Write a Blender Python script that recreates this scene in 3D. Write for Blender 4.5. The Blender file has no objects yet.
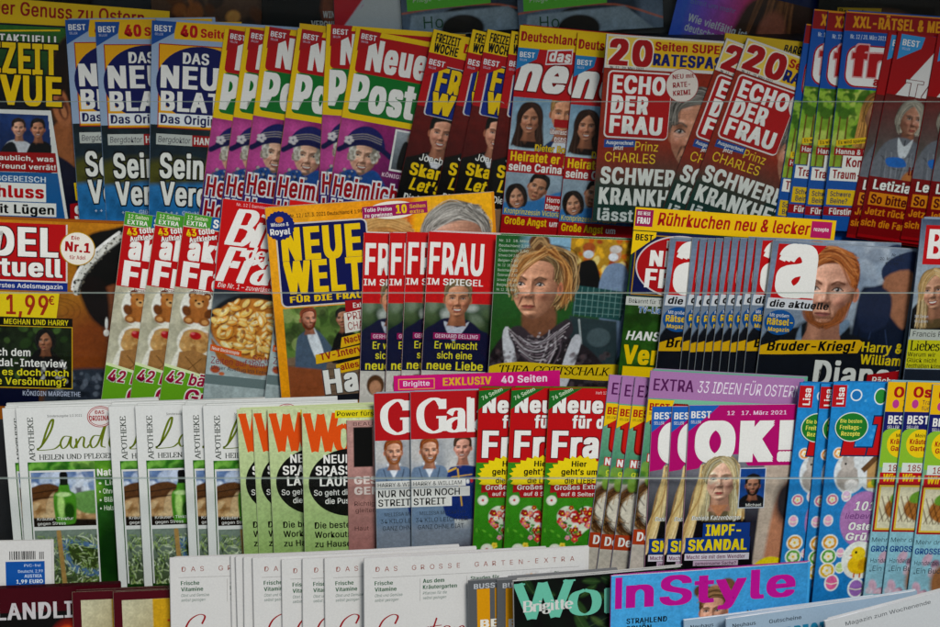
import bpy, bmesh, math, random
import numpy as np
from mathutils import Vector, Matrix
from mathutils.geometry import tessellate_polygon

random.seed(7)
S = bpy.context.scene
COL = S.collection
R = math.radians

# ------------------------------------------------------------------ camera geometry (photo is 940 x 627)
PITCH = R(18.0); TILT = R(6.0)
FPX = 940 * 50.0 / 36.0
CAM = Vector((0, 0, 1.62))
CF = Vector((0, math.cos(PITCH), -math.sin(PITCH)))
CU = Vector((0, math.sin(PITCH), math.cos(PITCH)))
NRM = Vector((0, -math.cos(TILT), math.sin(TILT)))      # shelf-plane normal, towards the street
UPV = Vector((0, math.sin(TILT), math.cos(TILT)))
EX = Vector((1, 0, 0))
ROWD = {0: 2.16, 1: 2.03, 2: 1.905, 3: 1.79, 4: 1.675}
ROWY = {0: -30, 1: 110, 2: 300, 3: 470, 4: 610}
UPX = {k: v / FPX for k, v in ROWD.items()}             # metres per photo pixel on each tier

def ray(px, py):
    return (CF * FPX + EX * (px - 470) + CU * (313.5 - py)).normalized()
def rowpoint(k):
    d = ray(470, ROWY[k]); return CAM + d * (ROWD[k] / d.dot(CF))
PR = {k: rowpoint(k) for k in ROWD}
def hit(px, py, P, n):
    d = ray(px, py); return CAM + d * ((P - CAM).dot(n) / d.dot(n))

# ------------------------------------------------------------------ colour
def hexc(h):
    if not isinstance(h, str): return tuple(h)
    h = h.lstrip('#')
    if len(h) == 3: h = ''.join(c * 2 for c in h)
    v = [int(h[i:i + 2], 16) / 255 for i in (0, 2, 4)]
    return tuple(min(.86, (c / 12.92 if c <= .04045 else ((c + .055) / 1.055) ** 2.4) ** 1.24) * 1.0 for c in v)

def new_mat(name):
    m = bpy.data.materials.new(name); m.use_nodes = True
    nt = m.node_tree; b = nt.nodes['Principled BSDF']
    return m, nt, b
def L(nt, a, b): nt.links.new(a, b)

def print_material(name, rough, coat):
    m, nt, b = new_mat(name)
    at = nt.nodes.new('ShaderNodeAttribute'); at.attribute_name = 'Ink'
    tc = nt.nodes.new('ShaderNodeTexCoord')
    nz = nt.nodes.new('ShaderNodeTexNoise'); nz.inputs['Scale'].default_value = 420; nz.inputs['Detail'].default_value = 2
    mr = nt.nodes.new('ShaderNodeMapRange'); mr.inputs['To Min'].default_value = .9; mr.inputs['To Max'].default_value = 1.08
    mx = nt.nodes.new('ShaderNodeMix'); mx.data_type = 'RGBA'; mx.blend_type = 'MULTIPLY'; mx.inputs['Factor'].default_value = 1
    L(nt, tc.outputs['Object'], nz.inputs['Vector']); L(nt, nz.outputs['Fac'], mr.inputs['Value'])
    L(nt, at.outputs['Color'], mx.inputs['A']); L(nt, mr.outputs['Result'], mx.inputs['B'])
    L(nt, mx.outputs['Result'], b.inputs['Base Color'])
    n2 = nt.nodes.new('ShaderNodeTexNoise'); n2.inputs['Scale'].default_value = 9; n2.inputs['Detail'].default_value = 3
    L(nt, tc.outputs['Object'], n2.inputs['Vector'])
    bp = nt.nodes.new('ShaderNodeBump'); bp.inputs['Strength'].default_value = .35; bp.inputs['Distance'].default_value = .006
    L(nt, n2.outputs['Fac'], bp.inputs['Height']); L(nt, bp.outputs['Normal'], b.inputs['Normal'])
    r2 = nt.nodes.new('ShaderNodeMapRange'); r2.inputs['To Min'].default_value = rough - .07; r2.inputs['To Max'].default_value = rough + .1
    L(nt, n2.outputs['Fac'], r2.inputs['Value']); L(nt, r2.outputs['Result'], b.inputs['Roughness'])
    b.inputs['Specular IOR Level'].default_value = coat
    return m
INK = print_material('printed_gloss_paper', .32, .17)

def paper_material():
    m, nt, b = new_mat('page_edges')
    tc = nt.nodes.new('ShaderNodeTexCoord'); mp = nt.nodes.new('ShaderNodeMapping')
    mp.inputs['Scale'].default_value = (3, 2600, 3)
    nz = nt.nodes.new('ShaderNodeTexNoise'); nz.inputs['Scale'].default_value = 1; nz.inputs['Detail'].default_value = 4
    cr = nt.nodes.new('ShaderNodeValToRGB')
    cr.color_ramp.elements[0].position = .34; cr.color_ramp.elements[0].color = (.42, .41, .4, 1)
    cr.color_ramp.elements[1].position = .56; cr.color_ramp.elements[1].color = (.86, .865, .87, 1)
    L(nt, tc.outputs['Object'], mp.inputs['Vector']); L(nt, mp.outputs['Vector'], nz.inputs['Vector'])
    L(nt, nz.outputs['Fac'], cr.inputs['Fac']); L(nt, cr.outputs['Color'], b.inputs['Base Color'])
    bp = nt.nodes.new('ShaderNodeBump'); bp.inputs['Strength'].default_value = .4; bp.inputs['Distance'].default_value = .0004
    L(nt, nz.outputs['Fac'], bp.inputs['Height']); L(nt, bp.outputs['Normal'], b.inputs['Normal'])
    b.inputs['Roughness'].default_value = .8
    return m
PAPER = paper_material()

# ------------------------------------------------------------------ gentle bow shared by every booklet (they nest)
def bow(x, z, Hm):
    """x from the spine, z above the base (metres) -> displacement towards the street"""
    return .0012 * np.sin(np.clip(x / .26, 0, 1) * math.pi) - .002 * np.clip((z / Hm - .55) / .45, 0, 1) ** 2

# ------------------------------------------------------------------ convex clipping / slicing
def clip_half(poly, ax, v, sign):
    out = []; n = len(poly)
    for i in range(n):
        a = poly[i]; b = poly[(i + 1) % n]
        da = (a[ax] - v) * sign; db = (b[ax] - v) * sign
        if da >= 0: out.append(a)
        if (da > 0 and db < 0) or (da < 0 and db > 0):
            t = da / (da - db); out.append((a[0] + (b[0] - a[0]) * t, a[1] + (b[1] - a[1]) * t))
    return out if len(out) > 2 else []
def slice_poly(poly, cell):
    x_ = [p[0] for p in poly]; y_ = [p[1] for p in poly]
    if math.floor(min(x_) / cell) == math.floor(max(x_) / cell) and math.floor(min(y_) / cell) == math.floor(max(y_) / cell): return [poly]
    res = [poly]
    for ax in (0, 1):
        nxt = []
        for p in res:
            lo = min(q[ax] for q in p); hi = max(q[ax] for q in p)
            k = math.floor(lo / cell) + 1; cur = p
            while k * cell < hi - 1e-6 and cur:
                a = clip_half(cur, ax, k * cell, -1)
                if a: nxt.append(a)
                cur = clip_half(cur, ax, k * cell, 1); k += 1
            if cur: nxt.append(cur)
        res = nxt
    return res

# ------------------------------------------------------------------ lettering
GLY = {
 'A': (480, '16 0l185 509l75 0l187 -509l-68 0l-108 302l-23 70l-32 106l13 0l-32 -107l-22 -69l-106 -302l-69 0z110 142l0 57l260 0l0 -57l-260 0'),
 'B': (456, '60 0l0 509l181 0c35 0 65 -6 88 -18c23 -12 40 -29 52 -49c11 -20 17 -43 17 -68c0 -22 -4 -40 -11 -54c-8 -14 -18 -26 -31 -34c-12 -9 -26 -15 -41 -19l0 -5c16 -1 32 -7 48 -17c16 -10 29 -24 39 -42c11 -18 16 -40 16 -67c0 -25 -6 -49 -18 -69c-12 -21 -30 -37 -56 -49c-25 -12 -57 -18 -97 -18l-187 0z125 57l120 0c39 0 68 8 85 23c17 15 25 34 25 57c0 17 -4 33 -13 47c-8 14 -21 25 -36 34c-16 9 -35 13 -58 13l-123 0l0 -174z125 285l113 0c19 0 35 4 50 11c15 7 27 17 35 30c9 13 13 29 13 46c0 23 -8 42 -23 57c-16 15 -40 23 -73 23l-115 0l0 -167'),
 'C': (510, '267 -7c-44 0 -83 11 -117 32c-34 21 -61 51 -80 90c-20 39 -30 86 -30 139c0 54 10 100 30 139c19 39 46 69 80 91c34 21 73 32 117 32c26 0 50 -4 73 -12c23 -7 44 -18 62 -33c18 -14 34 -32 46 -53c12 -20 20 -44 25 -70l-65 0c-4 18 -10 33 -19 47c-8 13 -19 24 -32 33c-12 10 -26 16 -42 21l-48 7c-31 0 -59 -8 -83 -24c-25 -15 -45 -38 -59 -68c-14 -30 -22 -67 -22 -110c0 -43 8 -79 22 -109c15 -30 34 -53 59 -69c25 -15 52 -23 83 -23l48 7c16 5 30 11 42 21c13 9 24 20 32 33l19 46l65 0c-4 -25 -13 -49 -25 -69c-12 -21 -27 -39 -46 -53c-18 -15 -39 -26 -61 -33c-23 -8 -48 -12 -74 -12'),
 'D': (502, '219 0l-123 0l0 57l119 0c41 0 76 8 103 24c27 16 48 38 61 68c13 30 20 65 20 106c0 41 -7 76 -20 106c-13 29 -33 51 -59 67c-27 16 -60 24 -99 24l-128 0l0 57l132 0c50 0 92 -10 128 -31c35 -20 62 -49 80 -87c19 -38 29 -83 29 -136c0 -53 -10 -98 -29 -136c-19 -38 -46 -68 -82 -88c-37 -21 -80 -31 -132 -31z125 509l0 -509l-65 0l0 509l65 0'),
 'E': (419, '60 0l0 509l312 0l0 -57l-247 0l0 -166l230 0l0 -57l-230 0l0 -172l250 0l0 -57l-315 0'),
 'F': (410, '60 0l0 509l309 0l0 -57l-244 0l0 -174l221 0l0 -57l-221 0l0 -221l-65 0'),
 'G': (520, '269 -7c-46 0 -85 11 -120 32c-34 21 -61 52 -80 91c-19 39 -29 85 -29 138c0 54 10 100 29 139c19 39 46 69 80 91c34 21 72 32 116 32c27 0 52 -4 75 -12c24 -8 45 -20 63 -35c19 -15 34 -32 46 -53c12 -20 21 -43 25 -67l-66 0l-21 44l-31 34c-12 9 -26 17 -41 21l-50 8c-30 0 -57 -8 -82 -24c-24 -15 -44 -38 -58 -68c-14 -30 -22 -67 -22 -110c0 -43 8 -79 22 -109c15 -30 34 -53 59 -69c25 -15 53 -23 85 -23c28 0 54 6 76 18c22 12 39 30 51 52c13 23 19 49 19 79l19 -3l-151 0l0 57l195 0l0 -56c0 -42 -9 -78 -27 -109c-18 -31 -43 -55 -74 -72c-32 -17 -68 -26 -108 -26'),
 'H': (517, '60 0l0 509l65 0l0 -220l267 0l0 220l65 0l0 -509l-65 0l0 232l-267 0l0 -232l-65 0'),
 'I': (300, '31 0l0 57l87 0l0 395l-87 0l0 57l238 0l0 -57l-86 0l0 -395l86 0l0 -57l-238 0'),
 'J': (396, '185 -7c-45 0 -81 13 -110 40c-28 26 -42 64 -42 112l0 28l65 0l0 -28c0 -31 8 -54 24 -71c15 -16 37 -24 63 -24c26 0 47 8 63 24c16 17 24 40 24 71l0 364l64 0l0 -364c0 -48 -14 -86 -42 -112c-28 -27 -64 -40 -109 -40'),
 'K': (467, '56 0l0 509l62 0l0 -249l225 249l78 0l-198 -218l205 -291l-75 0l-174 245l-61 -66l0 -179'),
 'L': (393, '60 0l0 509l65 0l0 -452l236 0l0 -57l-301 0'),
 'M': (628, '60 0l0 509l92 0l125 -322l10 -28l12 -36l12 -39l11 -35l-15 0l11 34l12 38l12 37l10 29l124 322l92 0l0 -509l-64 0l0 291l0 36l1 42l1 44l1 44l6 0l-15 -48l-16 -46l-15 -41l-11 -31l-114 -291l-56 0l-116 291l-11 30l-14 40l-16 47l-17 49l7 0l1 -41l1 -44l1 -44l0 -37l0 -291l-62 0'),
 'N': (523, '60 0l0 509l76 0l207 -326l20 -32l25 -44l26 -52l-9 -1l-4 54l-2 49l0 38l0 314l64 0l0 -509l-76 0l-185 290l-25 41l-29 50l-40 71l11 2l3 -70l2 -56l1 -37l0 -291l-65 0'),
 'O': (533, '267 -7c-44 0 -83 11 -117 32c-34 21 -60 51 -80 90c-20 39 -30 86 -30 139c0 54 10 100 30 139c20 39 46 69 80 91c34 21 73 32 117 32c44 0 83 -11 117 -32c34 -22 60 -52 80 -91c19 -39 29 -85 29 -139c0 -53 -10 -100 -29 -139c-20 -39 -46 -69 -80 -90c-34 -21 -73 -32 -117 -32z267 53c30 0 58 8 82 23c25 15 45 38 59 68c15 30 22 67 22 110c0 44 -7 81 -22 111c-14 30 -34 52 -59 68c-24 15 -52 23 -82 23c-31 0 -58 -8 -83 -23c-25 -16 -44 -39 -59 -69c-14 -30 -22 -67 -22 -110c0 -43 8 -80 22 -110c15 -30 34 -52 59 -68c25 -15 52 -23 83 -23'),
 'P': (445, '60 0l0 509l175 0c39 0 72 -7 97 -22c26 -14 45 -33 58 -57c12 -25 19 -52 19 -82c0 -31 -7 -58 -19 -83c-13 -24 -32 -43 -58 -58c-25 -14 -58 -21 -97 -21l-126 0l0 56l124 0c26 0 48 5 64 14c16 9 28 22 36 38c8 16 11 34 11 54c0 20 -3 38 -11 54c-8 15 -20 28 -36 37c-17 9 -38 13 -65 13l-107 0l0 -452l-65 0'),
 'Q': (533, '245 159l68 0l56 -74l15 -20l84 -113l-67 0l-55 75l-15 19l-86 113z267 -7c-44 0 -83 11 -117 32c-34 21 -60 51 -80 90c-20 39 -30 86 -30 139c0 54 10 100 30 139c20 39 46 69 80 91c34 21 73 32 117 32c44 0 83 -11 117 -32c34 -22 60 -52 80 -91c19 -39 29 -85 29 -139c0 -53 -10 -100 -29 -139c-20 -39 -46 -69 -80 -90c-34 -21 -73 -32 -117 -32z267 53c30 0 58 8 82 23c25 15 45 38 59 68c15 30 22 67 22 110c0 44 -7 81 -22 111c-14 30 -34 52 -59 68c-24 15 -52 23 -82 23c-31 0 -58 -8 -83 -23c-25 -16 -44 -39 -59 -69c-14 -30 -22 -67 -22 -110c0 -43 8 -80 22 -110c15 -30 34 -52 59 -68c25 -15 52 -23 83 -23'),
 'R': (449, '60 0l0 509l176 0c39 0 71 -7 97 -20c26 -14 45 -32 57 -56c13 -23 19 -51 19 -81c0 -31 -6 -57 -19 -81c-12 -23 -31 -41 -57 -54c-26 -13 -58 -19 -97 -19l-140 0l0 57l138 0c26 0 47 4 64 12c16 8 28 19 36 33c7 15 11 32 11 52c0 20 -4 38 -11 53c-8 15 -20 26 -36 35c-17 8 -39 12 -65 12l-108 0l0 -452l-65 0z353 0l-123 229l73 0l125 -229l-75 0'),
 'S': (447, '224 -9c-37 0 -69 6 -96 18c-28 12 -49 29 -64 51c-15 22 -24 47 -26 77l66 0c2 -20 8 -36 19 -49c11 -13 26 -23 43 -29c18 -7 37 -10 58 -10c23 0 44 4 62 11c18 8 33 18 43 32c11 13 17 29 17 47c0 16 -5 30 -14 40c-9 10 -21 19 -36 26l-51 17l-61 17c-42 12 -75 29 -98 50c-23 22 -34 50 -34 83c0 29 8 54 23 76c15 21 36 38 63 50c26 12 56 18 89 18c34 0 63 -6 89 -18c26 -12 46 -29 61 -49c15 -21 23 -45 24 -71l-64 0c-2 25 -14 45 -35 59c-21 14 -46 22 -77 22c-22 0 -41 -4 -58 -11c-16 -7 -29 -17 -38 -30c-9 -12 -14 -27 -14 -42c0 -18 5 -32 16 -42c11 -11 23 -20 38 -26l43 -15l52 -14l48 -15l47 -26c14 -11 26 -24 36 -40c9 -17 13 -36 13 -59c0 -28 -7 -53 -22 -75c-14 -23 -35 -40 -63 -53c-27 -13 -60 -20 -99 -20'),
 'T': (449, '32 452l0 57l385 0l0 -57l-160 0l0 -452l-64 0l0 452l-161 0'),
 'U': (517, '259 -8c-40 0 -75 8 -105 23c-30 16 -53 38 -69 65c-17 27 -25 58 -25 93l0 336l64 0l0 -331c0 -24 6 -46 17 -65c11 -19 26 -34 46 -45c20 -11 44 -16 72 -16c28 0 52 5 72 16c20 11 35 26 46 45c10 19 16 41 16 65l0 331l64 0l0 -336c0 -35 -8 -66 -24 -93c-17 -27 -40 -49 -70 -65c-29 -15 -64 -23 -104 -23'),
 'V': (480, '204 0l-188 509l68 0l108 -303l23 -69l33 -106l-13 0l32 107l23 68l105 303l68 0l-185 -509l-74 0'),
 'W': (686, '155 0l-139 509l66 0l81 -313l12 -51l12 -51l10 -54l-8 0l11 54l11 51l13 51l82 313l74 0l82 -313l12 -51l12 -51l11 -54l-9 0l11 54l11 51l13 51l80 313l67 0l-140 -509l-75 0l-87 323l-17 68l-15 84l14 0l-15 -80l-17 -72l-88 -323l-75 0'),
 'X': (474, '18 0l199 284l0 -48l-188 273l75 0l74 -109l26 -39l19 -32l20 -37l-11 0l20 37l20 32l26 39l76 109l72 0l-187 -270l0 48l197 -287l-74 0l-90 129l-24 36l-18 30l-20 36l14 0l-19 -35l-19 -30l-24 -37l-91 -129l-73 0'),
 'Y': (472, '203 0l0 208l-187 301l75 0l101 -165l30 -52l28 -62l-26 0l27 63l29 51l101 165l74 0l-187 -301l0 -208l-65 0'),
 'Z': (438, '42 0l0 46l231 339l33 46l35 45l7 -22l-63 -2l-62 0l-183 0l0 57l357 0l0 -47l-228 -333l-35 -48l-37 -48l-7 21l62 3l62 0l185 0l0 -57l-357 0'),
 'a': (389, '160 -9c-24 0 -46 5 -66 14c-19 9 -35 22 -46 40c-12 17 -18 38 -18 63c0 22 5 39 13 53c9 14 20 24 35 32l47 18l53 9l56 7l31 8c7 4 11 10 11 20l0 2c0 15 -3 29 -9 40c-6 11 -15 19 -27 25c-12 6 -27 9 -44 9c-18 0 -34 -3 -47 -9c-13 -5 -23 -13 -31 -21l-18 -27l-59 17c9 23 21 41 38 55c16 14 34 23 54 29c20 6 40 9 61 9l45 -5c16 -3 32 -9 47 -19c15 -9 27 -22 36 -40c10 -17 15 -40 15 -69l0 -251l-60 0l0 52l-5 0l-20 -27c-9 -10 -22 -18 -37 -24c-15 -6 -33 -10 -55 -10z170 45c23 0 42 5 58 14c15 9 27 20 35 34c8 14 13 29 13 45l0 52l-17 -8l-28 -6l-31 -5l-25 -3l-41 -9c-13 -5 -23 -11 -31 -20c-7 -8 -11 -20 -11 -34c0 -13 3 -24 10 -33c7 -9 16 -15 28 -20l40 -7'),
 'b': (424, '229 -8c-23 0 -42 4 -57 12l-34 27l-20 28l-6 0l0 -59l-59 0l0 509l61 0l0 -190l4 0l19 27l34 27c15 8 34 11 58 11c32 0 60 -8 84 -23c24 -16 43 -39 57 -68c13 -30 20 -64 20 -104c0 -40 -7 -75 -20 -105c-14 -29 -33 -52 -57 -68c-24 -16 -52 -24 -84 -24z220 47c24 0 43 6 59 19c16 12 29 29 37 51c8 21 12 45 12 72c0 27 -4 51 -12 72c-8 21 -20 38 -36 50c-16 13 -36 19 -60 19c-23 0 -43 -6 -59 -18c-16 -12 -28 -28 -36 -49c-8 -21 -12 -46 -12 -74c0 -28 4 -53 12 -74c8 -21 21 -38 37 -50c16 -12 35 -18 58 -18'),
 'c': (396, '207 -8c-34 0 -64 8 -90 24c-26 17 -46 40 -61 69c-15 29 -22 64 -22 102c0 40 7 75 22 104c15 30 35 52 61 69c26 16 56 24 90 24l53 -7l45 -21c14 -9 25 -21 35 -34c10 -13 17 -28 22 -45l-59 -15l-13 27l-20 22l-28 14l-35 5c-25 0 -46 -7 -62 -20c-16 -13 -29 -30 -37 -52c-8 -21 -12 -45 -12 -71c0 -25 4 -48 12 -70c8 -21 21 -38 37 -51c16 -13 37 -20 62 -20l36 6l28 14l21 23l12 28l59 -15l-22 -46l-35 -35l-45 -22l-54 -7'),
 'd': (424, '195 -8c-31 0 -59 8 -84 24c-24 16 -43 39 -56 68c-14 30 -21 65 -21 105c0 40 7 74 21 104c14 29 33 52 57 68c24 15 52 23 84 23c23 0 42 -3 57 -11c15 -8 26 -17 34 -27l19 -27l5 0l0 190l61 0l0 -509l-59 0l0 59l-6 0l-20 -28l-35 -27c-14 -8 -33 -12 -57 -12z205 47c22 0 42 6 58 18c16 12 28 29 36 50c9 21 13 46 13 74c0 28 -4 53 -12 74c-8 21 -21 37 -37 49c-16 12 -35 18 -58 18c-24 0 -44 -6 -60 -19c-16 -12 -29 -29 -37 -50c-8 -21 -12 -45 -12 -72c0 -27 4 -51 13 -72c8 -22 20 -39 36 -51c16 -13 36 -19 60 -19'),
 'e': (404, '212 -8c-37 0 -69 8 -95 24c-27 17 -47 40 -61 69c-15 29 -22 63 -22 102c0 39 7 73 21 103c14 29 34 53 60 69c26 17 56 25 90 25c21 0 41 -3 61 -10c19 -7 37 -18 53 -33c16 -15 29 -35 38 -59c9 -24 14 -54 14 -88l0 -25l-296 0l0 52l263 0l-28 -19c0 25 -4 47 -12 67c-8 19 -20 34 -35 45c-16 11 -35 16 -58 16c-23 0 -42 -5 -59 -17c-16 -11 -28 -25 -37 -43c-9 -19 -13 -38 -13 -59l0 -33c0 -28 5 -52 14 -72c10 -19 24 -34 41 -45c17 -10 38 -15 61 -15l42 7c12 4 23 11 31 20l21 32l59 -14c-6 -20 -16 -37 -30 -52c-14 -15 -32 -26 -52 -35c-21 -8 -45 -12 -71 -12'),
 'f': (254, '228 379l0 -52l-222 0l0 52l222 0z81 0l0 432c0 21 5 39 15 54c10 14 23 25 39 33c17 7 34 11 52 11l35 -3l21 -6l-16 -53l-12 4l-20 2c-19 0 -32 -5 -41 -14c-8 -9 -12 -23 -12 -41l0 -419l-61 0'),
 'g': (425, '207 -151c-28 0 -52 4 -73 11c-21 8 -38 17 -52 30c-13 12 -24 26 -31 41l50 28l21 -25l32 -22c14 -6 32 -9 53 -9c31 0 56 7 75 22c20 15 29 38 29 69l0 74l-5 0l-19 -27c-9 -9 -20 -18 -35 -25c-14 -8 -33 -11 -57 -11c-31 0 -58 7 -82 22c-25 14 -44 35 -58 63c-14 28 -21 62 -21 101c0 39 7 73 21 102c14 29 33 52 57 68c25 15 53 23 84 23c24 0 43 -3 57 -11c15 -8 27 -17 35 -27l20 -27l5 0l0 60l59 0l0 -388c0 -33 -7 -60 -22 -81c-15 -21 -34 -36 -59 -46c-25 -10 -53 -15 -84 -15z205 59c23 0 43 5 59 16c16 11 28 26 36 46c8 20 12 44 12 72c0 27 -4 50 -12 71c-8 20 -20 37 -36 48c-16 12 -36 18 -59 18c-24 0 -44 -6 -60 -18c-16 -13 -28 -29 -36 -50c-9 -20 -13 -43 -13 -69c0 -27 4 -50 13 -70c8 -20 20 -36 36 -47c17 -11 36 -17 60 -17'),
 'h': (410, '114 227l0 -227l-61 0l0 509l61 0l0 -222l-12 0c12 35 29 60 50 75c22 15 47 22 75 22c26 0 49 -5 68 -15c20 -11 35 -27 46 -48c11 -22 16 -48 16 -81l0 -240l-61 0l0 235c0 30 -8 53 -23 69c-15 17 -36 25 -63 25c-18 0 -35 -4 -49 -12c-15 -8 -26 -19 -35 -34c-8 -16 -12 -34 -12 -56'),
 'i': (167, '53 0l0 379l61 0l0 -379l-61 0z84 443c-12 0 -22 4 -30 12c-9 7 -13 17 -13 28c0 11 4 21 13 29c8 8 18 12 30 12c11 0 22 -4 30 -12c8 -8 12 -18 12 -29c0 -11 -4 -21 -12 -28c-8 -8 -19 -12 -30 -12'),
 'j': (167, '53 379l61 0l0 -409c0 -23 -4 -43 -12 -60c-9 -17 -21 -30 -37 -39c-17 -9 -37 -14 -61 -14l-14 0l0 56l12 0c18 0 30 5 38 15c9 10 13 24 13 43l0 408z83 443c-11 0 -21 4 -30 12c-8 7 -12 17 -12 28c0 11 4 21 12 29c9 8 19 12 30 12c12 0 22 -4 31 -12c8 -8 12 -18 12 -29c0 -11 -4 -21 -12 -28c-9 -8 -19 -12 -31 -12'),
 'k': (381, '110 137l0 75l11 0l163 167l76 0l-176 -180l-7 0l-67 -62z53 0l0 509l61 0l0 -509l-61 0z294 0l-146 186l43 43l181 -229l-78 0'),
 'l': (189, '139 -2c-29 0 -51 7 -65 22c-14 15 -21 37 -21 64l0 425l61 0l0 -410l6 -37c5 -7 13 -10 26 -10l14 1l10 1l11 -51l-19 -4l-23 -1'),
 'm': (610, '53 0l0 379l59 0l0 -84l-4 0c5 21 13 37 24 51c12 13 25 23 40 30c15 7 31 10 47 10c28 0 51 -8 68 -25c18 -17 29 -39 34 -66l-9 0c5 18 13 34 25 48c12 14 27 24 44 32c17 7 35 11 56 11c22 0 42 -5 60 -14c18 -10 33 -24 44 -44c10 -19 16 -43 16 -73l0 -255l-61 0l0 254c0 27 -8 47 -23 59c-16 12 -34 17 -54 17c-17 0 -32 -3 -45 -10c-12 -7 -22 -17 -29 -30c-6 -12 -10 -27 -10 -43l0 -247l-61 0l0 260c0 21 -7 38 -21 51c-14 13 -32 19 -54 19c-14 0 -28 -3 -41 -10c-14 -7 -24 -17 -32 -31c-8 -13 -12 -31 -12 -51l0 -238l-61 0'),
 'n': (410, '114 227l0 -227l-61 0l0 379l59 0l0 -92l-10 0c12 35 29 60 50 75c22 15 47 22 75 22c26 0 49 -5 68 -15c19 -11 35 -27 46 -48c11 -22 16 -48 16 -81l0 -240l-61 0l0 235c0 30 -8 53 -23 69c-15 17 -36 25 -63 25c-18 0 -35 -4 -49 -12c-15 -8 -26 -19 -35 -34c-8 -16 -12 -34 -12 -56'),
 'o': (415, '207 -8c-34 0 -64 8 -90 24c-26 17 -46 40 -61 69c-15 29 -22 64 -22 102c0 40 7 75 22 104c15 30 35 52 61 69c26 16 56 24 90 24c35 0 66 -8 92 -24c26 -17 46 -39 60 -69c15 -29 22 -64 22 -104c0 -38 -7 -73 -22 -102c-14 -29 -34 -52 -60 -69c-26 -16 -57 -24 -92 -24z207 46c26 0 47 7 63 20c17 13 29 30 37 51c8 22 12 45 12 70c0 26 -4 49 -12 71c-8 22 -20 39 -37 52c-16 13 -37 20 -63 20c-25 0 -46 -7 -62 -20c-16 -13 -29 -30 -37 -52c-8 -21 -12 -45 -12 -71c0 -25 4 -48 12 -70c8 -21 21 -38 37 -51c16 -13 37 -20 62 -20'),
 'p': (424, '53 -143l0 522l59 0l0 -60l6 0l19 27l34 27c15 8 34 11 58 11c32 0 60 -8 84 -23c24 -16 43 -39 57 -68c13 -30 20 -64 20 -104c0 -40 -7 -75 -20 -105c-14 -29 -33 -52 -57 -68c-24 -16 -52 -24 -84 -24c-23 0 -42 4 -56 12c-15 8 -27 17 -35 27l-20 28l-4 0l0 -202l-61 0z220 47c24 0 43 6 59 19c16 12 29 29 37 51c8 21 12 45 12 72c0 27 -4 51 -12 72c-8 21 -20 38 -36 50c-16 13 -36 19 -60 19c-23 0 -43 -6 -59 -18c-16 -12 -28 -28 -36 -49c-8 -21 -12 -46 -12 -74c0 -28 4 -53 12 -74c8 -21 21 -38 37 -50c16 -12 35 -18 58 -18'),
 'q': (424, '372 -143l-61 0l0 202l-5 0l-19 -28l-35 -27c-14 -8 -33 -12 -57 -12c-31 0 -59 8 -84 24c-24 16 -43 39 -56 68c-14 30 -21 65 -21 105c0 40 7 74 21 104c14 29 33 52 57 68c24 15 52 23 84 23c23 0 42 -3 57 -11c15 -8 26 -17 34 -27l20 -27l6 0l0 60l59 0l0 -522z205 47c22 0 42 6 58 18c16 12 28 29 36 50c9 21 13 46 13 74c0 28 -4 53 -12 74c-8 21 -21 37 -37 49c-16 12 -35 18 -58 18c-24 0 -44 -6 -60 -19c-16 -12 -29 -29 -37 -50c-8 -21 -12 -45 -12 -72c0 -27 4 -51 13 -72c8 -22 20 -39 36 -51c16 -13 36 -19 60 -19'),
 'r': (259, '53 0l0 379l59 0l0 -58l3 0c7 19 20 34 37 46c18 12 38 18 61 18l16 -1l14 0l0 -62l-13 2l-23 2c-18 0 -34 -4 -48 -11c-14 -8 -25 -18 -33 -31c-8 -14 -12 -29 -12 -47l0 -237l-61 0'),
 's': (365, '182 -8c-26 0 -49 4 -70 11c-20 8 -37 20 -50 35c-13 15 -22 34 -26 56l58 13c5 -21 15 -37 30 -47c15 -10 34 -15 57 -15c27 0 48 6 63 17c16 12 24 25 24 41c0 13 -5 24 -14 33c-9 8 -23 15 -42 19l-63 15c-34 8 -60 21 -77 38c-17 17 -25 39 -25 66c0 22 6 41 18 58c12 16 29 29 50 38c21 10 45 14 72 14c26 0 48 -4 67 -12c18 -7 33 -19 45 -33c11 -14 20 -30 25 -49l-56 -13c-5 15 -13 27 -25 39c-13 11 -31 17 -56 17c-22 0 -41 -6 -56 -16c-15 -11 -22 -24 -22 -40c0 -14 5 -25 15 -34c10 -8 26 -15 48 -20l57 -14c35 -8 61 -21 77 -38c17 -17 25 -38 25 -64c0 -23 -6 -43 -19 -60c-12 -17 -30 -31 -52 -41c-23 -9 -49 -14 -78 -14'),
 't': (227, '204 379l0 -52l-198 0l0 52l198 0z65 471l61 0l0 -373c0 -17 3 -29 10 -37c7 -7 18 -11 34 -11l15 1l17 3l11 -52l-21 -5l-24 -1c-32 0 -58 8 -76 25c-18 17 -27 41 -27 72l0 378'),
 'u': (410, '182 -5c-25 0 -48 5 -67 16c-20 10 -35 26 -46 48c-11 21 -16 48 -16 80l0 240l61 0l0 -235c0 -30 7 -53 23 -69c15 -17 36 -25 63 -25c18 0 35 4 49 12c15 8 26 19 34 35c9 15 13 34 13 56l0 226l61 0l0 -379l-59 0l0 92l9 0c-12 -35 -28 -60 -50 -75c-22 -15 -46 -22 -75 -22'),
 'v': (389, '163 0l-146 379l67 0l81 -224l22 -68l19 -66l-22 0l19 66l21 68l81 224l66 0l-145 -379l-63 0'),
 'w': (567, '138 0l-115 379l64 0l46 -165l21 -77l21 -96l-10 0l21 94l20 79l46 165l64 0l46 -165l20 -78l20 -95l-11 0l22 94l21 79l46 165l65 0l-116 -379l-61 0l-49 172l-14 53l-14 55l-14 58l14 0l-14 -58l-14 -55l-15 -53l-49 -172l-61 0'),
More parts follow.
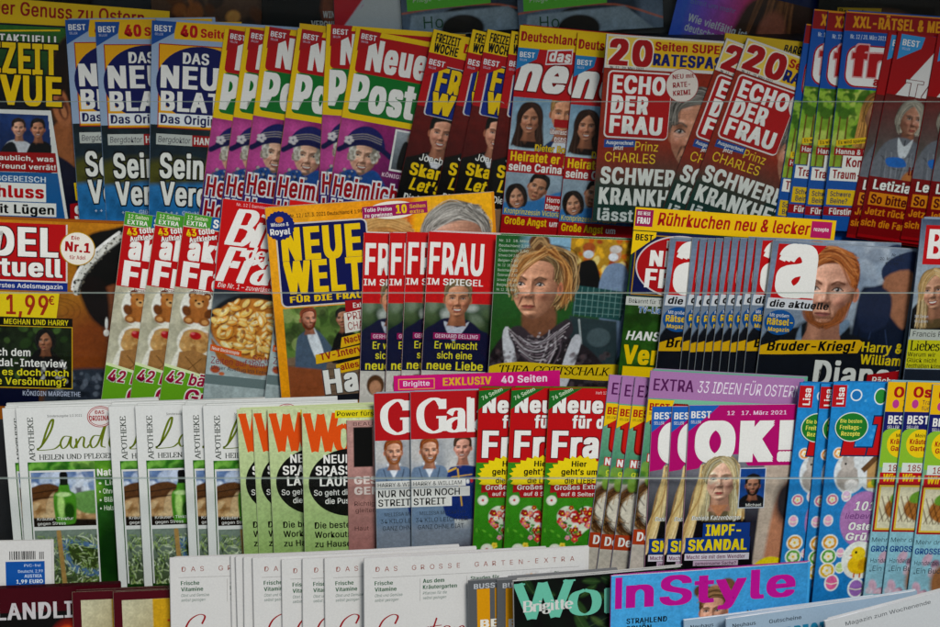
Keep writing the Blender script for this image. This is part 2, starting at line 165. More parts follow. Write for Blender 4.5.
 'x': (379, '21 0l150 218l0 -47l-142 208l71 0l47 -73l32 -53l28 -47l-32 0l27 47l31 53l49 73l70 0l-143 -210l0 45l149 -214l-71 0l-56 85l-31 51l-27 46l32 0l-27 -46l-30 -51l-57 -85l-70 0'),
 'y': (389, '47 -139l14 53l10 -1l33 -2c10 2 18 7 26 15c8 8 15 21 21 38l12 35l-146 380l67 0l81 -224l22 -68l19 -66l-22 0l18 66l22 68l81 224l66 0l-167 -437l-27 -49c-11 -13 -24 -22 -38 -29c-14 -6 -30 -9 -48 -9l-26 2l-18 4'),
 'z': (380, '42 0l0 46l212 274l0 3l-206 0l0 56l285 0l0 -48l-207 -271l0 -4l213 0l0 -56l-297 0'),
 '0': (453, '227 -7c-38 0 -70 10 -97 31c-27 21 -47 50 -61 89c-14 39 -21 86 -21 141c0 55 7 102 21 141c14 39 35 69 61 89c27 21 59 32 97 32c37 0 69 -11 96 -32c27 -20 47 -50 61 -89c14 -39 21 -86 21 -141c0 -55 -7 -102 -21 -141c-14 -39 -34 -68 -61 -89c-26 -21 -59 -31 -96 -31z227 50c25 0 46 8 63 24c18 16 31 39 40 70c9 30 14 67 14 110c0 43 -5 80 -14 111c-9 30 -22 54 -40 70c-17 16 -38 25 -63 25c-25 0 -47 -9 -64 -25c-17 -16 -31 -40 -40 -70c-9 -31 -14 -68 -14 -111c0 -43 5 -80 14 -110c9 -31 23 -54 40 -70c17 -16 39 -24 64 -24'),
 '1': (453, '76 0l0 55l315 0l0 -55l-315 0z276 509l0 -509l-64 0l0 448l-3 0l-123 -90l0 69l112 82l78 0'),
 '2': (453, '64 0l0 47l170 182l48 53l29 45c6 14 9 29 9 44c0 19 -4 34 -12 48c-9 13 -20 23 -35 30c-14 7 -31 11 -49 11c-20 0 -37 -4 -52 -13c-14 -8 -25 -19 -33 -34c-8 -14 -12 -31 -12 -51l-61 0c0 30 6 57 20 80c14 23 33 41 57 54c24 13 51 20 82 20c30 0 57 -7 81 -19c23 -13 42 -30 55 -52c13 -21 20 -46 20 -73c0 -18 -3 -37 -10 -54c-7 -18 -18 -38 -35 -59l-69 -79l-114 -120l0 -3l236 0l0 -57l-325 0'),
 '3': (453, '218 -7c-31 0 -60 6 -85 17c-26 11 -47 27 -63 47c-16 21 -24 46 -26 75l65 0c2 -18 8 -33 17 -45c10 -12 23 -22 39 -28c16 -6 34 -9 54 -9c20 0 39 3 56 11c17 7 30 18 40 32c9 14 14 31 14 52c0 18 -4 36 -13 51c-9 16 -23 28 -41 38c-19 9 -44 14 -74 14l-44 0l0 51l131 149l0 4l-218 0l0 57l302 0l0 -48l-161 -183l0 11c38 4 70 -1 97 -13c27 -13 48 -30 63 -54c15 -23 22 -49 22 -77c0 -30 -8 -56 -23 -79c-15 -23 -35 -41 -61 -54c-27 -12 -57 -19 -91 -19'),
 '4': (453, '40 105l0 53l207 351l64 0l-202 -343l0 -3l304 0l0 -58l-373 0z282 0l0 121l0 25l0 172l61 0l0 -318l-61 0'),
 '5': (453, '221 -7c-30 0 -57 6 -81 18c-24 12 -43 28 -57 49c-14 21 -22 44 -23 70l62 0c2 -15 7 -29 16 -41c9 -12 21 -22 35 -29c15 -7 31 -10 48 -10c21 0 39 5 55 14c16 10 29 23 38 40c9 17 14 37 14 58c0 22 -5 42 -14 59c-10 17 -23 31 -39 41c-17 10 -36 15 -57 15l-51 -9c-16 -5 -29 -13 -39 -22l-61 7l29 256l270 0l0 -57l-215 0l-17 -151l2 0c11 10 25 18 42 24c16 6 33 9 51 9c24 0 45 -5 65 -13c19 -8 37 -20 51 -36c14 -15 26 -33 34 -54c8 -21 12 -43 12 -68c0 -33 -7 -62 -22 -87c-15 -26 -35 -46 -60 -61c-26 -14 -55 -22 -88 -22'),
 '6': (453, '226 -7c-31 0 -59 7 -84 22c-24 14 -44 34 -58 59c-13 26 -20 55 -20 88c0 24 5 50 16 77c11 27 30 61 57 101l115 169l70 0l-171 -248l-6 0l20 27l31 19l39 7c31 0 58 -6 81 -19c23 -13 41 -32 54 -55c12 -24 19 -51 19 -83c0 -32 -7 -60 -21 -84c-14 -25 -34 -45 -58 -59c-24 -14 -52 -21 -84 -21z226 48c20 0 38 5 53 15c15 9 27 22 35 38c9 17 13 35 13 56c0 21 -4 40 -13 56c-8 17 -20 29 -35 38c-15 10 -33 14 -53 14c-19 0 -37 -4 -52 -13c-15 -9 -27 -22 -36 -38c-9 -16 -13 -35 -13 -56c0 -21 4 -40 13 -56c9 -17 21 -30 36 -39c15 -10 33 -15 52 -15'),
 '7': (453, '97 0l226 448l0 4l-261 0l0 57l329 0l0 -60l-226 -449l-68 0'),
 '8': (453, '226 -7c-34 0 -64 6 -90 18c-27 13 -47 29 -62 51c-15 21 -22 46 -22 73c0 22 4 42 13 60c9 18 21 34 36 46c15 12 32 20 52 24l0 2c-25 6 -45 20 -60 41c-15 21 -23 45 -23 72c0 26 7 49 20 70c14 20 32 36 56 48c23 12 50 18 80 18c30 0 57 -6 80 -18c23 -12 42 -28 55 -48c14 -21 21 -44 21 -70c0 -27 -8 -51 -23 -72c-15 -21 -34 -35 -59 -41l0 -2c19 -4 36 -12 51 -24c15 -12 27 -28 36 -46c9 -18 14 -38 14 -60c0 -27 -8 -52 -23 -73c-14 -22 -35 -38 -61 -51c-26 -12 -57 -18 -91 -18z226 49c23 0 42 4 59 11c16 8 29 18 38 31c9 14 14 30 14 48c0 19 -5 35 -15 50c-9 14 -22 25 -39 34c-17 8 -36 12 -57 12c-21 0 -40 -4 -57 -12c-17 -9 -30 -20 -39 -34c-10 -15 -15 -31 -15 -50c0 -18 5 -34 14 -48c9 -13 22 -23 38 -31c17 -7 37 -11 59 -11z226 290c18 0 34 3 48 10c14 7 25 18 33 30c8 13 12 28 12 46c0 17 -4 31 -11 44c-8 13 -19 23 -33 29c-14 7 -30 11 -49 11c-18 0 -35 -4 -49 -11c-14 -6 -25 -16 -32 -29c-8 -13 -12 -27 -12 -44c0 -18 4 -33 12 -46c7 -12 18 -23 33 -30c14 -7 30 -10 48 -10'),
 '9': (453, '226 516c32 0 60 -8 84 -22c25 -14 44 -34 58 -60c14 -25 21 -54 21 -87c0 -24 -6 -50 -16 -77c-11 -27 -30 -61 -58 -102l-115 -168l-70 0l171 248l6 0l-20 -27l-30 -19l-39 -7c-31 0 -58 6 -81 19c-23 13 -41 31 -54 55c-13 23 -19 51 -19 83c0 32 7 60 21 84c14 25 33 44 58 58c24 14 52 22 83 22z226 460c-19 0 -37 -4 -52 -14c-15 -9 -27 -22 -36 -39c-8 -16 -13 -35 -13 -55c0 -22 5 -40 13 -57c9 -16 21 -29 36 -38c15 -9 33 -14 52 -14c20 0 37 5 53 14c15 9 27 22 35 38c9 16 13 35 13 55c0 22 -4 41 -13 57c-8 17 -20 30 -35 39c-15 10 -33 14 -53 14'),
 'Ä': (480, '16 0l185 509l75 0l187 -509l-68 0l-108 302l-23 70l-32 106l13 0l-32 -107l-22 -69l-106 -302l-69 0z110 142l0 57l260 0l0 -57l-260 0z312 572c-11 0 -21 4 -29 12c-8 8 -12 17 -12 28c0 12 4 21 12 29c8 8 18 12 29 12c11 0 20 -4 28 -12c8 -8 12 -17 12 -29c0 -11 -4 -20 -12 -28c-8 -8 -17 -12 -28 -12z168 572c-11 0 -21 4 -29 12c-8 8 -12 17 -12 28c0 12 4 21 12 29c8 8 18 12 29 12c11 0 21 -4 28 -12c8 -8 12 -17 12 -29c0 -11 -4 -20 -12 -28c-7 -8 -17 -12 -28 -12'),
 'Ö': (533, '267 -7c-44 0 -83 11 -117 32c-34 21 -60 51 -80 90c-20 39 -30 86 -30 139c0 54 10 100 30 139c20 39 46 69 80 91c34 21 73 32 117 32c44 0 83 -11 117 -32c34 -22 60 -52 80 -91c19 -39 29 -85 29 -139c0 -53 -10 -100 -29 -139c-20 -39 -46 -69 -80 -90c-34 -21 -73 -32 -117 -32z267 53c30 0 58 8 82 23c25 15 45 38 59 68c15 30 22 67 22 110c0 44 -7 81 -22 111c-14 30 -34 52 -59 68c-24 15 -52 23 -82 23c-31 0 -58 -8 -83 -23c-25 -16 -44 -39 -59 -69c-14 -30 -22 -67 -22 -110c0 -43 8 -80 22 -110c15 -30 34 -52 59 -68c25 -15 52 -23 83 -23z339 572c-11 0 -21 4 -29 12c-8 8 -12 17 -12 28c0 12 4 21 12 29c8 8 18 12 29 12c11 0 21 -4 29 -12c7 -8 11 -17 11 -29c0 -11 -4 -20 -11 -28c-8 -8 -18 -12 -29 -12z195 572c-11 0 -20 4 -28 12c-8 8 -12 17 -12 28c0 12 4 21 12 29c8 8 17 12 28 12c11 0 21 -4 29 -12c8 -8 12 -17 12 -29c0 -11 -4 -20 -12 -28c-8 -8 -18 -12 -29 -12'),
 'Ü': (517, '259 -8c-40 0 -75 8 -105 23c-30 16 -53 38 -69 65c-17 27 -25 58 -25 93l0 336l64 0l0 -331c0 -24 6 -46 17 -65c11 -19 26 -34 46 -45c20 -11 44 -16 72 -16c28 0 52 5 72 16c20 11 35 26 46 45c10 19 16 41 16 65l0 331l64 0l0 -336c0 -35 -8 -66 -24 -93c-17 -27 -40 -49 -70 -65c-29 -15 -64 -23 -104 -23z331 572c-11 0 -21 4 -29 12c-8 8 -12 17 -12 28c0 12 4 21 12 29c8 8 18 12 29 12c11 0 20 -4 28 -12c8 -8 12 -17 12 -29c0 -11 -4 -20 -12 -28c-8 -8 -17 -12 -28 -12z187 572c-11 0 -21 4 -29 12c-8 8 -12 17 -12 28c0 12 4 21 12 29c8 8 18 12 29 12c11 0 21 -4 29 -12c7 -8 11 -17 11 -29c0 -11 -4 -20 -11 -28c-8 -8 -18 -12 -29 -12'),
 'ä': (389, '160 -9c-24 0 -46 5 -66 14c-19 9 -35 22 -46 40c-12 17 -18 38 -18 63c0 22 5 39 13 53c9 14 20 24 35 32l47 18l53 9l56 7l31 8c7 4 11 10 11 20l0 2c0 15 -3 29 -9 40c-6 11 -15 19 -27 25c-12 6 -27 9 -44 9c-18 0 -34 -3 -47 -9c-13 -5 -23 -13 -31 -21l-18 -27l-59 17c9 23 21 41 38 55c16 14 34 23 54 29c20 6 40 9 61 9l45 -5c16 -3 32 -9 47 -19c15 -9 27 -22 36 -40c10 -17 15 -40 15 -69l0 -251l-60 0l0 52l-5 0l-20 -27c-9 -10 -22 -18 -37 -24c-15 -6 -33 -10 -55 -10z170 45c23 0 42 5 58 14c15 9 27 20 35 34c8 14 13 29 13 45l0 52l-17 -8l-28 -6l-31 -5l-25 -3l-41 -9c-13 -5 -23 -11 -31 -20c-7 -8 -11 -20 -11 -34c0 -13 3 -24 10 -33c7 -9 16 -15 28 -20l40 -7z261 443c-11 0 -21 4 -28 12c-8 7 -12 17 -12 28c0 11 4 21 12 29c7 7 17 11 28 11c11 0 21 -4 29 -11c8 -8 11 -18 11 -29c0 -11 -3 -21 -11 -28c-8 -8 -18 -12 -29 -12z117 443c-11 0 -20 4 -28 12c-8 7 -12 17 -12 28c0 11 4 21 12 29c8 7 17 11 28 11c12 0 21 -4 29 -11c8 -8 12 -18 12 -29c0 -11 -4 -21 -12 -28c-8 -8 -17 -12 -29 -12'),
 'ö': (415, '207 -8c-34 0 -64 8 -90 24c-26 17 -46 40 -61 69c-15 29 -22 64 -22 102c0 40 7 75 22 104c15 30 35 52 61 69c26 16 56 24 90 24c35 0 66 -8 92 -24c26 -17 46 -39 60 -69c15 -29 22 -64 22 -104c0 -38 -7 -73 -22 -102c-14 -29 -34 -52 -60 -69c-26 -16 -57 -24 -92 -24z207 46c26 0 47 7 63 20c17 13 29 30 37 51c8 22 12 45 12 70c0 26 -4 49 -12 71c-8 22 -20 39 -37 52c-16 13 -37 20 -63 20c-25 0 -46 -7 -62 -20c-16 -13 -29 -30 -37 -52c-8 -21 -12 -45 -12 -71c0 -25 4 -48 12 -70c8 -21 21 -38 37 -51c16 -13 37 -20 62 -20z279 443c-11 0 -20 4 -28 12c-8 7 -12 17 -12 28c0 11 4 21 12 29c8 7 17 11 28 11c11 0 21 -4 29 -11c8 -8 12 -18 12 -29c0 -11 -4 -21 -12 -28c-8 -8 -18 -12 -29 -12z136 443c-12 0 -21 4 -29 12c-8 7 -12 17 -12 28c0 11 4 21 12 29c8 7 17 11 29 11c11 0 20 -4 28 -11c8 -8 12 -18 12 -29c0 -11 -4 -21 -12 -28c-8 -8 -17 -12 -28 -12'),
 'ü': (410, '182 -5c-25 0 -48 5 -67 16c-20 10 -35 26 -46 48c-11 21 -16 48 -16 80l0 240l61 0l0 -235c0 -30 7 -53 23 -69c15 -17 36 -25 63 -25c18 0 35 4 49 12c15 8 26 19 34 35c9 15 13 34 13 56l0 226l61 0l0 -379l-59 0l0 92l9 0c-12 -35 -28 -60 -50 -75c-22 -15 -46 -22 -75 -22z277 443c-11 0 -21 4 -29 12c-8 7 -12 17 -12 28c0 11 4 21 12 29c8 7 18 11 29 11c11 0 21 -4 28 -11c8 -8 12 -18 12 -29c0 -11 -4 -21 -12 -28c-7 -8 -17 -12 -28 -12z133 443c-11 0 -21 4 -29 12c-7 7 -11 17 -11 28c0 11 4 21 11 29c8 7 18 11 29 11c11 0 21 -4 29 -11c8 -8 11 -18 11 -29c0 -11 -3 -21 -11 -28c-8 -8 -18 -12 -29 -12'),
 'ß': (441, '122 362l0 -362l-62 0l0 362c0 51 13 90 39 115c26 26 59 39 98 39c22 0 43 -5 63 -13c21 -9 38 -22 52 -40c13 -18 20 -41 20 -70c0 -17 -2 -31 -7 -42l-16 -29l-17 -23l-7 -27c0 -12 4 -22 12 -31l30 -26l35 -27c12 -10 21 -22 29 -36c8 -14 12 -31 12 -52c0 -22 -5 -42 -17 -58c-11 -16 -26 -28 -46 -36c-20 -9 -44 -13 -71 -13l-62 8l-43 19l23 54l30 -16c12 -5 28 -8 48 -8c24 0 43 5 56 14c14 10 21 23 21 40c0 14 -4 25 -12 35l-30 28l-36 27c-12 9 -21 20 -29 33c-8 12 -12 27 -12 45c0 14 2 26 7 34l17 23l17 24c5 9 8 21 8 35c0 24 -8 42 -22 54c-15 11 -32 17 -53 17c-25 0 -43 -8 -56 -24c-13 -15 -19 -40 -19 -73'),
 '.': (188, '95 -4c-12 0 -23 4 -32 13c-9 9 -13 19 -13 32c0 13 4 24 13 32c9 9 20 14 32 14c13 0 24 -5 33 -14c9 -8 13 -19 13 -32c0 -13 -4 -23 -13 -32c-9 -9 -20 -13 -33 -13'),
 ',': (188, '38 -119l30 190l69 0l-53 -190l-46 0'),
 '-': (453, '337 244l0 -56l-223 0l0 56l223 0'),
 '–': (350, '350 244l0 -56l-350 0l0 56l350 0'),
 '!': (196, '67 160l-4 349l69 0l-4 -349l-61 0z98 -4c-13 0 -23 4 -32 13c-9 9 -14 19 -14 32c0 12 5 23 14 32c9 9 19 13 32 13c13 0 23 -4 32 -13c9 -9 13 -20 13 -32c0 -13 -4 -23 -13 -32c-9 -9 -19 -13 -32 -13'),
 '?': (358, '132 152l0 7c0 31 3 54 9 71c6 16 15 29 27 39l41 29c15 10 28 22 38 36c10 14 15 31 15 50c0 16 -4 29 -12 41c-7 12 -17 21 -30 27c-12 6 -27 10 -42 10c-15 0 -28 -3 -41 -9c-13 -6 -23 -15 -31 -28c-8 -12 -13 -28 -14 -47l-65 0c1 29 8 54 22 74c14 21 31 37 54 47c22 11 47 17 75 17c29 0 55 -6 77 -18c22 -11 39 -27 51 -47c12 -20 18 -43 18 -69c0 -28 -6 -51 -18 -71c-12 -19 -29 -36 -52 -50l-35 -26c-9 -8 -15 -18 -19 -30l-6 -47l0 -6l-62 0z164 -4c-13 0 -24 4 -33 13c-8 9 -13 19 -13 32c0 12 5 23 13 32c9 9 20 13 33 13c12 0 23 -4 32 -13c9 -9 13 -20 13 -32c0 -13 -4 -23 -13 -32c-9 -9 -20 -13 -32 -13'),
 '&': (448, '197 -7c-34 0 -62 6 -87 19c-24 12 -43 29 -56 50c-13 21 -20 45 -20 71c0 22 5 41 13 56c9 16 22 31 38 46l55 44l76 56l21 17l18 23l7 30c0 16 -6 29 -17 40c-10 11 -25 16 -44 16l-33 -8c-10 -5 -17 -12 -23 -22l-8 -32l8 -36l24 -36l35 -43l234 -284l-74 0l-193 231l-50 62l-34 51c-8 17 -12 35 -12 54c0 23 6 43 16 60c10 17 25 31 43 41c19 10 41 14 66 14c25 0 47 -4 66 -14c18 -10 32 -23 42 -40c11 -16 16 -35 16 -55c0 -15 -3 -29 -9 -42c-6 -14 -13 -26 -24 -37l-35 -32l-102 -76c-21 -15 -35 -29 -44 -43c-9 -13 -13 -27 -13 -43c0 -16 4 -31 12 -44c8 -12 20 -22 34 -30c15 -7 31 -11 50 -11c20 0 40 5 58 13c19 9 35 21 50 36c15 16 27 35 35 56c9 22 13 46 13 73l59 0c0 -32 -4 -59 -11 -80c-8 -22 -16 -39 -26 -52l-26 -30l-12 -15c-17 -18 -37 -31 -62 -40c-25 -9 -50 -14 -74 -14'),
 '+': (453, '198 34l0 330l57 0l0 -330l-57 0z61 172l0 54l330 0l0 -54l-330 0'),
 '/': (249, '235 533l-164 -609l-57 0l164 609l57 0'),
 ':': (188, '95 -4c-12 0 -23 4 -32 13c-9 9 -13 19 -13 32c0 13 4 24 13 32c9 9 20 14 32 14c13 0 24 -5 33 -14c9 -8 13 -19 13 -32c0 -13 -4 -23 -13 -32c-9 -9 -20 -13 -33 -13z95 271c-12 0 -23 4 -32 13c-9 9 -13 20 -13 32c0 13 4 24 13 33c9 8 20 13 32 13c13 0 24 -5 33 -13c9 -9 13 -20 13 -33c0 -12 -4 -23 -13 -32c-9 -9 -20 -13 -33 -13'),
 "'": (206, '78 318l-8 191l66 0l-8 -191l-50 0'),
 '’': (177, '52 318l30 191l69 0l-53 -191l-46 0'),
 '„': (287, '38 -119l30 190l70 0l-53 -190l-47 0z161 -119l31 190l69 0l-53 -190l-47 0'),
 '“': (300, '52 318l52 191l47 0l-30 -191l-69 0z175 318l53 191l46 0l-30 -191l-69 0'),
 '|': (230, '141 673l0 -837l-53 0l0 837l53 0'),
 '€': (464, '364 329l-23 -50l-325 0l18 50l330 0z321 229l-23 -50l-282 0l18 50l287 0z423 463l-25 -54l-32 24l-37 17l-41 6c-28 0 -53 -8 -75 -23c-22 -16 -40 -38 -52 -68c-13 -30 -20 -67 -20 -111c0 -43 7 -80 20 -110c12 -30 30 -53 52 -68c22 -15 47 -23 75 -23l41 6l36 15l31 22l26 -53c-18 -17 -38 -29 -61 -37c-23 -9 -48 -13 -73 -13c-41 0 -77 11 -109 32c-31 21 -56 51 -74 90c-18 39 -27 85 -27 139c0 54 9 100 27 139c18 40 43 70 74 91c32 21 68 32 109 32c26 0 50 -5 73 -14c23 -8 44 -21 62 -39'),
 '•': (389, '194 93c-20 0 -38 4 -55 14c-16 10 -30 23 -39 40c-10 16 -15 35 -15 55c0 20 5 38 15 55c9 16 23 30 39 39c17 10 35 15 55 15c21 0 39 -5 55 -15c17 -9 30 -23 40 -39c10 -17 15 -35 15 -55c0 -20 -5 -39 -15 -55c-10 -17 -23 -30 -40 -40c-16 -10 -34 -14 -55 -14'),
 ' ': (188, ''),
}
_gc = {}; _tc = {}
def flatten(path):
    import re
    loops = []
    for sub in path.split('z'):
        if not sub: continue
        m = re.findall(r'([lc]?)([^lc]+)', sub); x, y = map(float, m[0][1].split()); pts = [(x, y)]
        for cmd, nums in m[1:]:
            v = list(map(float, nums.split()))
            if cmd == 'l': x += v[0]; y += v[1]; pts.append((x, y))
            else:
                for k in (1, 2, 3, 4):
                    t = k / 4; u = 1 - t; pts.append((x + 3 * u * u * t * v[0] + 3 * u * t * t * v[2] + t ** 3 * v[4], y + 3 * u * u * t * v[1] + 3 * u * t * t * v[3] + t ** 3 * v[5]))
                x += v[4]; y += v[5]
        q = []
        for p in pts:
            if not q or math.hypot(p[0] - q[-1][0], p[1] - q[-1][1]) > 4: q.append(p)
        while len(q) > 3 and math.hypot(q[0][0] - q[-1][0], q[0][1] - q[-1][1]) < 9: q.pop()
        pts = q
        loops.append([(p[0] / 1000, p[1] / 1000) for p in pts])
    return loops
def glyph(ch, bold):
    """one letter as triangles; a light outline growth thickens the horizontals"""
    key = (ch, round(bold, 4))
    if key in _gc: return _gc[key]
    loops = flatten(GLY[ch][1]) if ch in GLY else []
    cu = bpy.data.curves.new('lettering', 'CURVE'); cu.dimensions = '2D'; cu.fill_mode = 'BOTH'; cu.offset = bold
    for lp in loops:
        sp = cu.splines.new('POLY'); sp.points.add(len(lp) - 1); sp.use_cyclic_u = True
        for i, p in enumerate(lp): sp.points[i].co = (p[0], p[1], 0, 1)
    ob = bpy.data.objects.new('lettering', cu); COL.objects.link(ob); me = bpy.data.meshes.new_from_object(ob)
    V = [(v.co.x, v.co.y) for v in me.vertices]; F = [tuple(p.vertices) for p in me.polygons]
    bpy.data.objects.remove(ob); bpy.data.meshes.remove(me); bpy.data.curves.remove(cu)
    _gc[key] = (V, F); return V, F
def font_tris(s, bold, res=3):
    """a run of sans letters at unit size"""
    key = (s, round(bold, 4))
    if key in _tc: return _tc[key]
    V = []; F = []; x = 0.0; ex = 1.6 * max(0.0, bold)
    for ch in s:
        adv = GLY.get(ch, (300, ''))[0] / 1000
        if ch != ' ':
            gv, gf = glyph(ch, 0.0); o = len(V)
            V += [(a + x, b) for a, b in gv]; F += [tuple(i + o for i in f) for f in gf]
        x += adv + ex
    _tc[key] = (V, F); return V, F
def _cap():
    V, F = glyph('H', 0.0); return max(v[1] for v in V)
CAPH = _cap()

# broad-nib serif letters: centre-line strokes on a unit cap height (y up); s = slab serif ends
SER = {
 'A': (.78, ['0,0 .36,1', '.36,1 .72,0', '.14,.36 .58,.36', '-.08,0 .12,0', '.58,0 .84,0']),
 'B': (.72, ['.12,0 .12,1', '.12,1 .45,1 .6,.85 .55,.6 .4,.53 .12,.53', '.4,.53 .62,.45 .68,.25 .55,.03 .4,0 .12,0', '0,1 .12,1', '0,0 .12,0']),
 'C': (.72, ['.66,.78 .55,.97 .35,1 .1,.8 .04,.5 .12,.18 .36,0 .55,.03 .68,.22', '.66,1 .66,.7']),
 'D': (.8, ['.12,0 .12,1', '.12,1 .45,.98 .7,.75 .72,.4 .6,.1 .4,0 .12,0', '0,1 .12,1', '0,0 .12,0']),
 'E': (.66, ['.12,0 .12,1', '0,1 .58,1', '.12,.53 .42,.53', '0,0 .6,0', '.58,1 .58,.8', '.6,0 .6,.22', '.42,.63 .42,.43']),
 'F': (.62, ['.12,0 .12,1', '0,1 .58,1', '.12,.5 .42,.5', '0,0 .26,0', '.58,1 .58,.78', '.42,.62 .42,.4']),
 'G': (.8, ['.68,.78 .55,.97 .36,1 .1,.8 .04,.5 .12,.18 .36,0 .55,.02 .68,.1', '.68,.45 .68,.02', '.5,.45 .8,.45', '.68,1 .68,.7']),
 'H': (.84, ['.12,0 .12,1', '.7,0 .7,1', '.12,.52 .7,.52', '0,0 .26,0', '0,1 .26,1', '.58,0 .84,0', '.58,1 .84,1']),
 'I': (.34, ['.14,0 .14,1', '0,0 .28,0', '0,1 .28,1']),
 'K': (.78, ['.12,0 .12,1', '.62,1 .14,.45', '.28,.58 .66,0', '0,0 .26,0', '0,1 .26,1', '.5,1 .76,1', '.52,0 .82,0']),
 'L': (.64, ['.12,0 .12,1', '0,1 .28,1', '0,0 .6,0', '.6,0 .6,.25']),
 'N': (.84, ['.12,0 .12,1', '.12,1 .7,0', '.7,0 .7,1', '0,0 .26,0', '0,1 .14,1', '.58,1 .84,1']),
 'O': (.82, ['.4,1 .12,.85 .04,.5 .12,.15 .4,0 .68,.15 .76,.5 .68,.85 .4,1']),
 'P': (.68, ['.12,0 .12,1', '0,1 .45,1 .64,.85 .62,.6 .45,.48 .12,.48', '0,0 .28,0']),
 'R': (.76, ['.12,0 .12,1', '0,1 .45,1 .62,.85 .6,.62 .42,.5 .12,.5', '.36,.5 .66,0', '.6,0 .8,0', '0,0 .26,0']),
 'S': (.62, ['.54,.8 .42,.98 .25,1 .08,.85 .1,.65 .3,.53 .5,.4 .56,.2 .42,.02 .22,0 .06,.2', '.54,1 .54,.72', '.06,0 .06,.28']),
 'T': (.72, ['.34,0 .34,1', '.02,1 .66,1', '.02,1 .02,.78', '.66,1 .66,.78', '.2,0 .48,0']),
 'U': (.82, ['.12,1 .12,.35 .2,.08 .42,0 .62,.1 .7,.35 .7,1', '0,1 .26,1', '.58,1 .84,1']),
 'W': (1.12, ['.06,1 .32,0', '.32,0 .54,.98', '.54,.98 .78,0', '.78,0 1.06,1', '-.08,.98 .2,.98', '.94,.98 1.18,.98']),
 'a': (.56, ['.08,.52 .16,.64 .3,.68 .42,.58 .42,.1 .46,.02 .56,.04', '.42,.42 .2,.38 .05,.25 .06,.08 .2,0 .34,.05 .42,.18']),
 'b': (.6, ['.1,1 .1,0', '.1,.5 .25,.66 .4,.66 .54,.45 .54,.25 .42,.02 .25,0 .1,.12', '0,1 .1,1']),
 'd': (.6, ['.46,1 .46,0', '.46,.52 .34,.66 .2,.66 .05,.48 .04,.22 .15,.02 .3,0 .46,.14', '.36,1 .46,1', '.46,0 .56,0']),
 'e': (.52, ['.06,.38 .46,.38 .44,.56 .28,.68 .1,.58 .04,.35 .1,.1 .28,0 .46,.12']),
 'g': (.56, ['.26,.68 .1,.58 .08,.42 .24,.3 .4,.4 .42,.58 .26,.68', '.12,.32 .06,.16 .4,.08 .5,-.08 .4,-.26 .15,-.28 .04,-.14 .14,.02', '.4,.62 .54,.68']),
 'i': (.3, ['.13,0 .13,.66', '.02,.66 .13,.66', '.02,0 .26,0', '.12,.86 .14,.94']),
 'l': (.3, ['.13,0 .13,1', '.02,1 .13,1', '.02,0 .26,0']),
 'n': (.62, ['.12,0 .12,.66', '.12,.5 .26,.66 .4,.66 .48,.52 .48,0', '.02,.66 .12,.66', '.02,0 .24,0', '.38,0 .6,0']),
 'o': (.58, ['.28,.68 .1,.58 .04,.34 .1,.1 .28,0 .46,.1 .52,.34 .46,.58 .28,.68']),
 'r': (.44, ['.12,0 .12,.66', '.12,.48 .22,.64 .36,.68 .42,.58', '.02,.66 .12,.66', '.02,0 .26,0']),
 's': (.48, ['.4,.56 .3,.67 .16,.66 .08,.52 .2,.38 .38,.3 .4,.12 .26,0 .1,.02 .05,.16']),
 'm': (.92, ['.12,0 .12,.66', '.12,.5 .24,.66 .36,.66 .44,.52 .44,0', '.44,.5 .56,.66 .68,.66 .76,.52 .76,0', '.02,.66 .12,.66', '.02,0 .22,0', '.34,0 .54,0', '.66,0 .88,0']),
 't': (.4, ['.16,.9 .16,.12 .22,.02 .36,.06', '.02,.66 .34,.66']),
 'u': (.62, ['.12,.66 .12,.15 .22,0 .36,.02 .48,.18', '.48,.66 .48,0', '.02,.66 .12,.66', '.38,.66 .48,.66', '.48,0 .58,0']),
 ' ': (.34, []),
}
def catmull(pts, n=5, closed=False):
    if len(pts) < 3: return pts
    P = [Vector(p) for p in pts]; out = []
    m = len(P); rng = range(m if closed else m - 1)
    for i in rng:
        p1 = P[i]; p2 = P[(i + 1) % m]
        p0 = P[(i - 1) % m] if (closed or i > 0) else p1 * 2 - p2
        p3 = P[(i + 2) % m] if (closed or i + 2 < m) else p2 * 2 - p1
        for k in range(n):
            t = k / n
            q = .5 * ((2 * p1) + (p2 - p0) * t + (2 * p0 - 5 * p1 + 4 * p2 - p3) * t * t + (3 * p1 - p0 - 3 * p2 + p3) * t ** 3)
            out.append((q[0], q[1]))
    if not closed: out.append(tuple(P[-1][:2]))
    return out
def ribbon(pts, thick, thin):
    """quads of a stroke whose width follows the pen direction (upright strokes thick)"""
    n = len(pts); Lf = []; Rt = []
    for i in range(n):
        a = pts[max(i - 1, 0)]; b = pts[min(i + 1, n - 1)]
        dx, dy = b[0] - a[0], b[1] - a[1]; l = math.hypot(dx, dy) or 1e-9
        dx /= l; dy /= l
        w = .5 * math.sqrt((thick * dy) ** 2 + (thin * dx) ** 2)
        Lf.append((pts[i][0] - dy * w, pts[i][1] + dx * w)); Rt.append((pts[i][0] + dy * w, pts[i][1] - dx * w))
    V = Lf + Rt
    F = [(i, i + 1, n + i + 1, n + i) for i in range(n - 1)]
    return V, F
def serif_strokes(s, thick, thin, track=.08):
    x = 0; out = []
    for ch in s:
        w, st = SER.get(ch, SER.get(ch.upper(), SER[' ']))
        for q in st:
            pts = [tuple(map(float, p.split(','))) for p in q.split()]
            pts = catmull([(p[0] + x, p[1]) for p in pts], 4)
            out.append(ribbon(pts, thick, thin))
        x += w + track
    return out, x

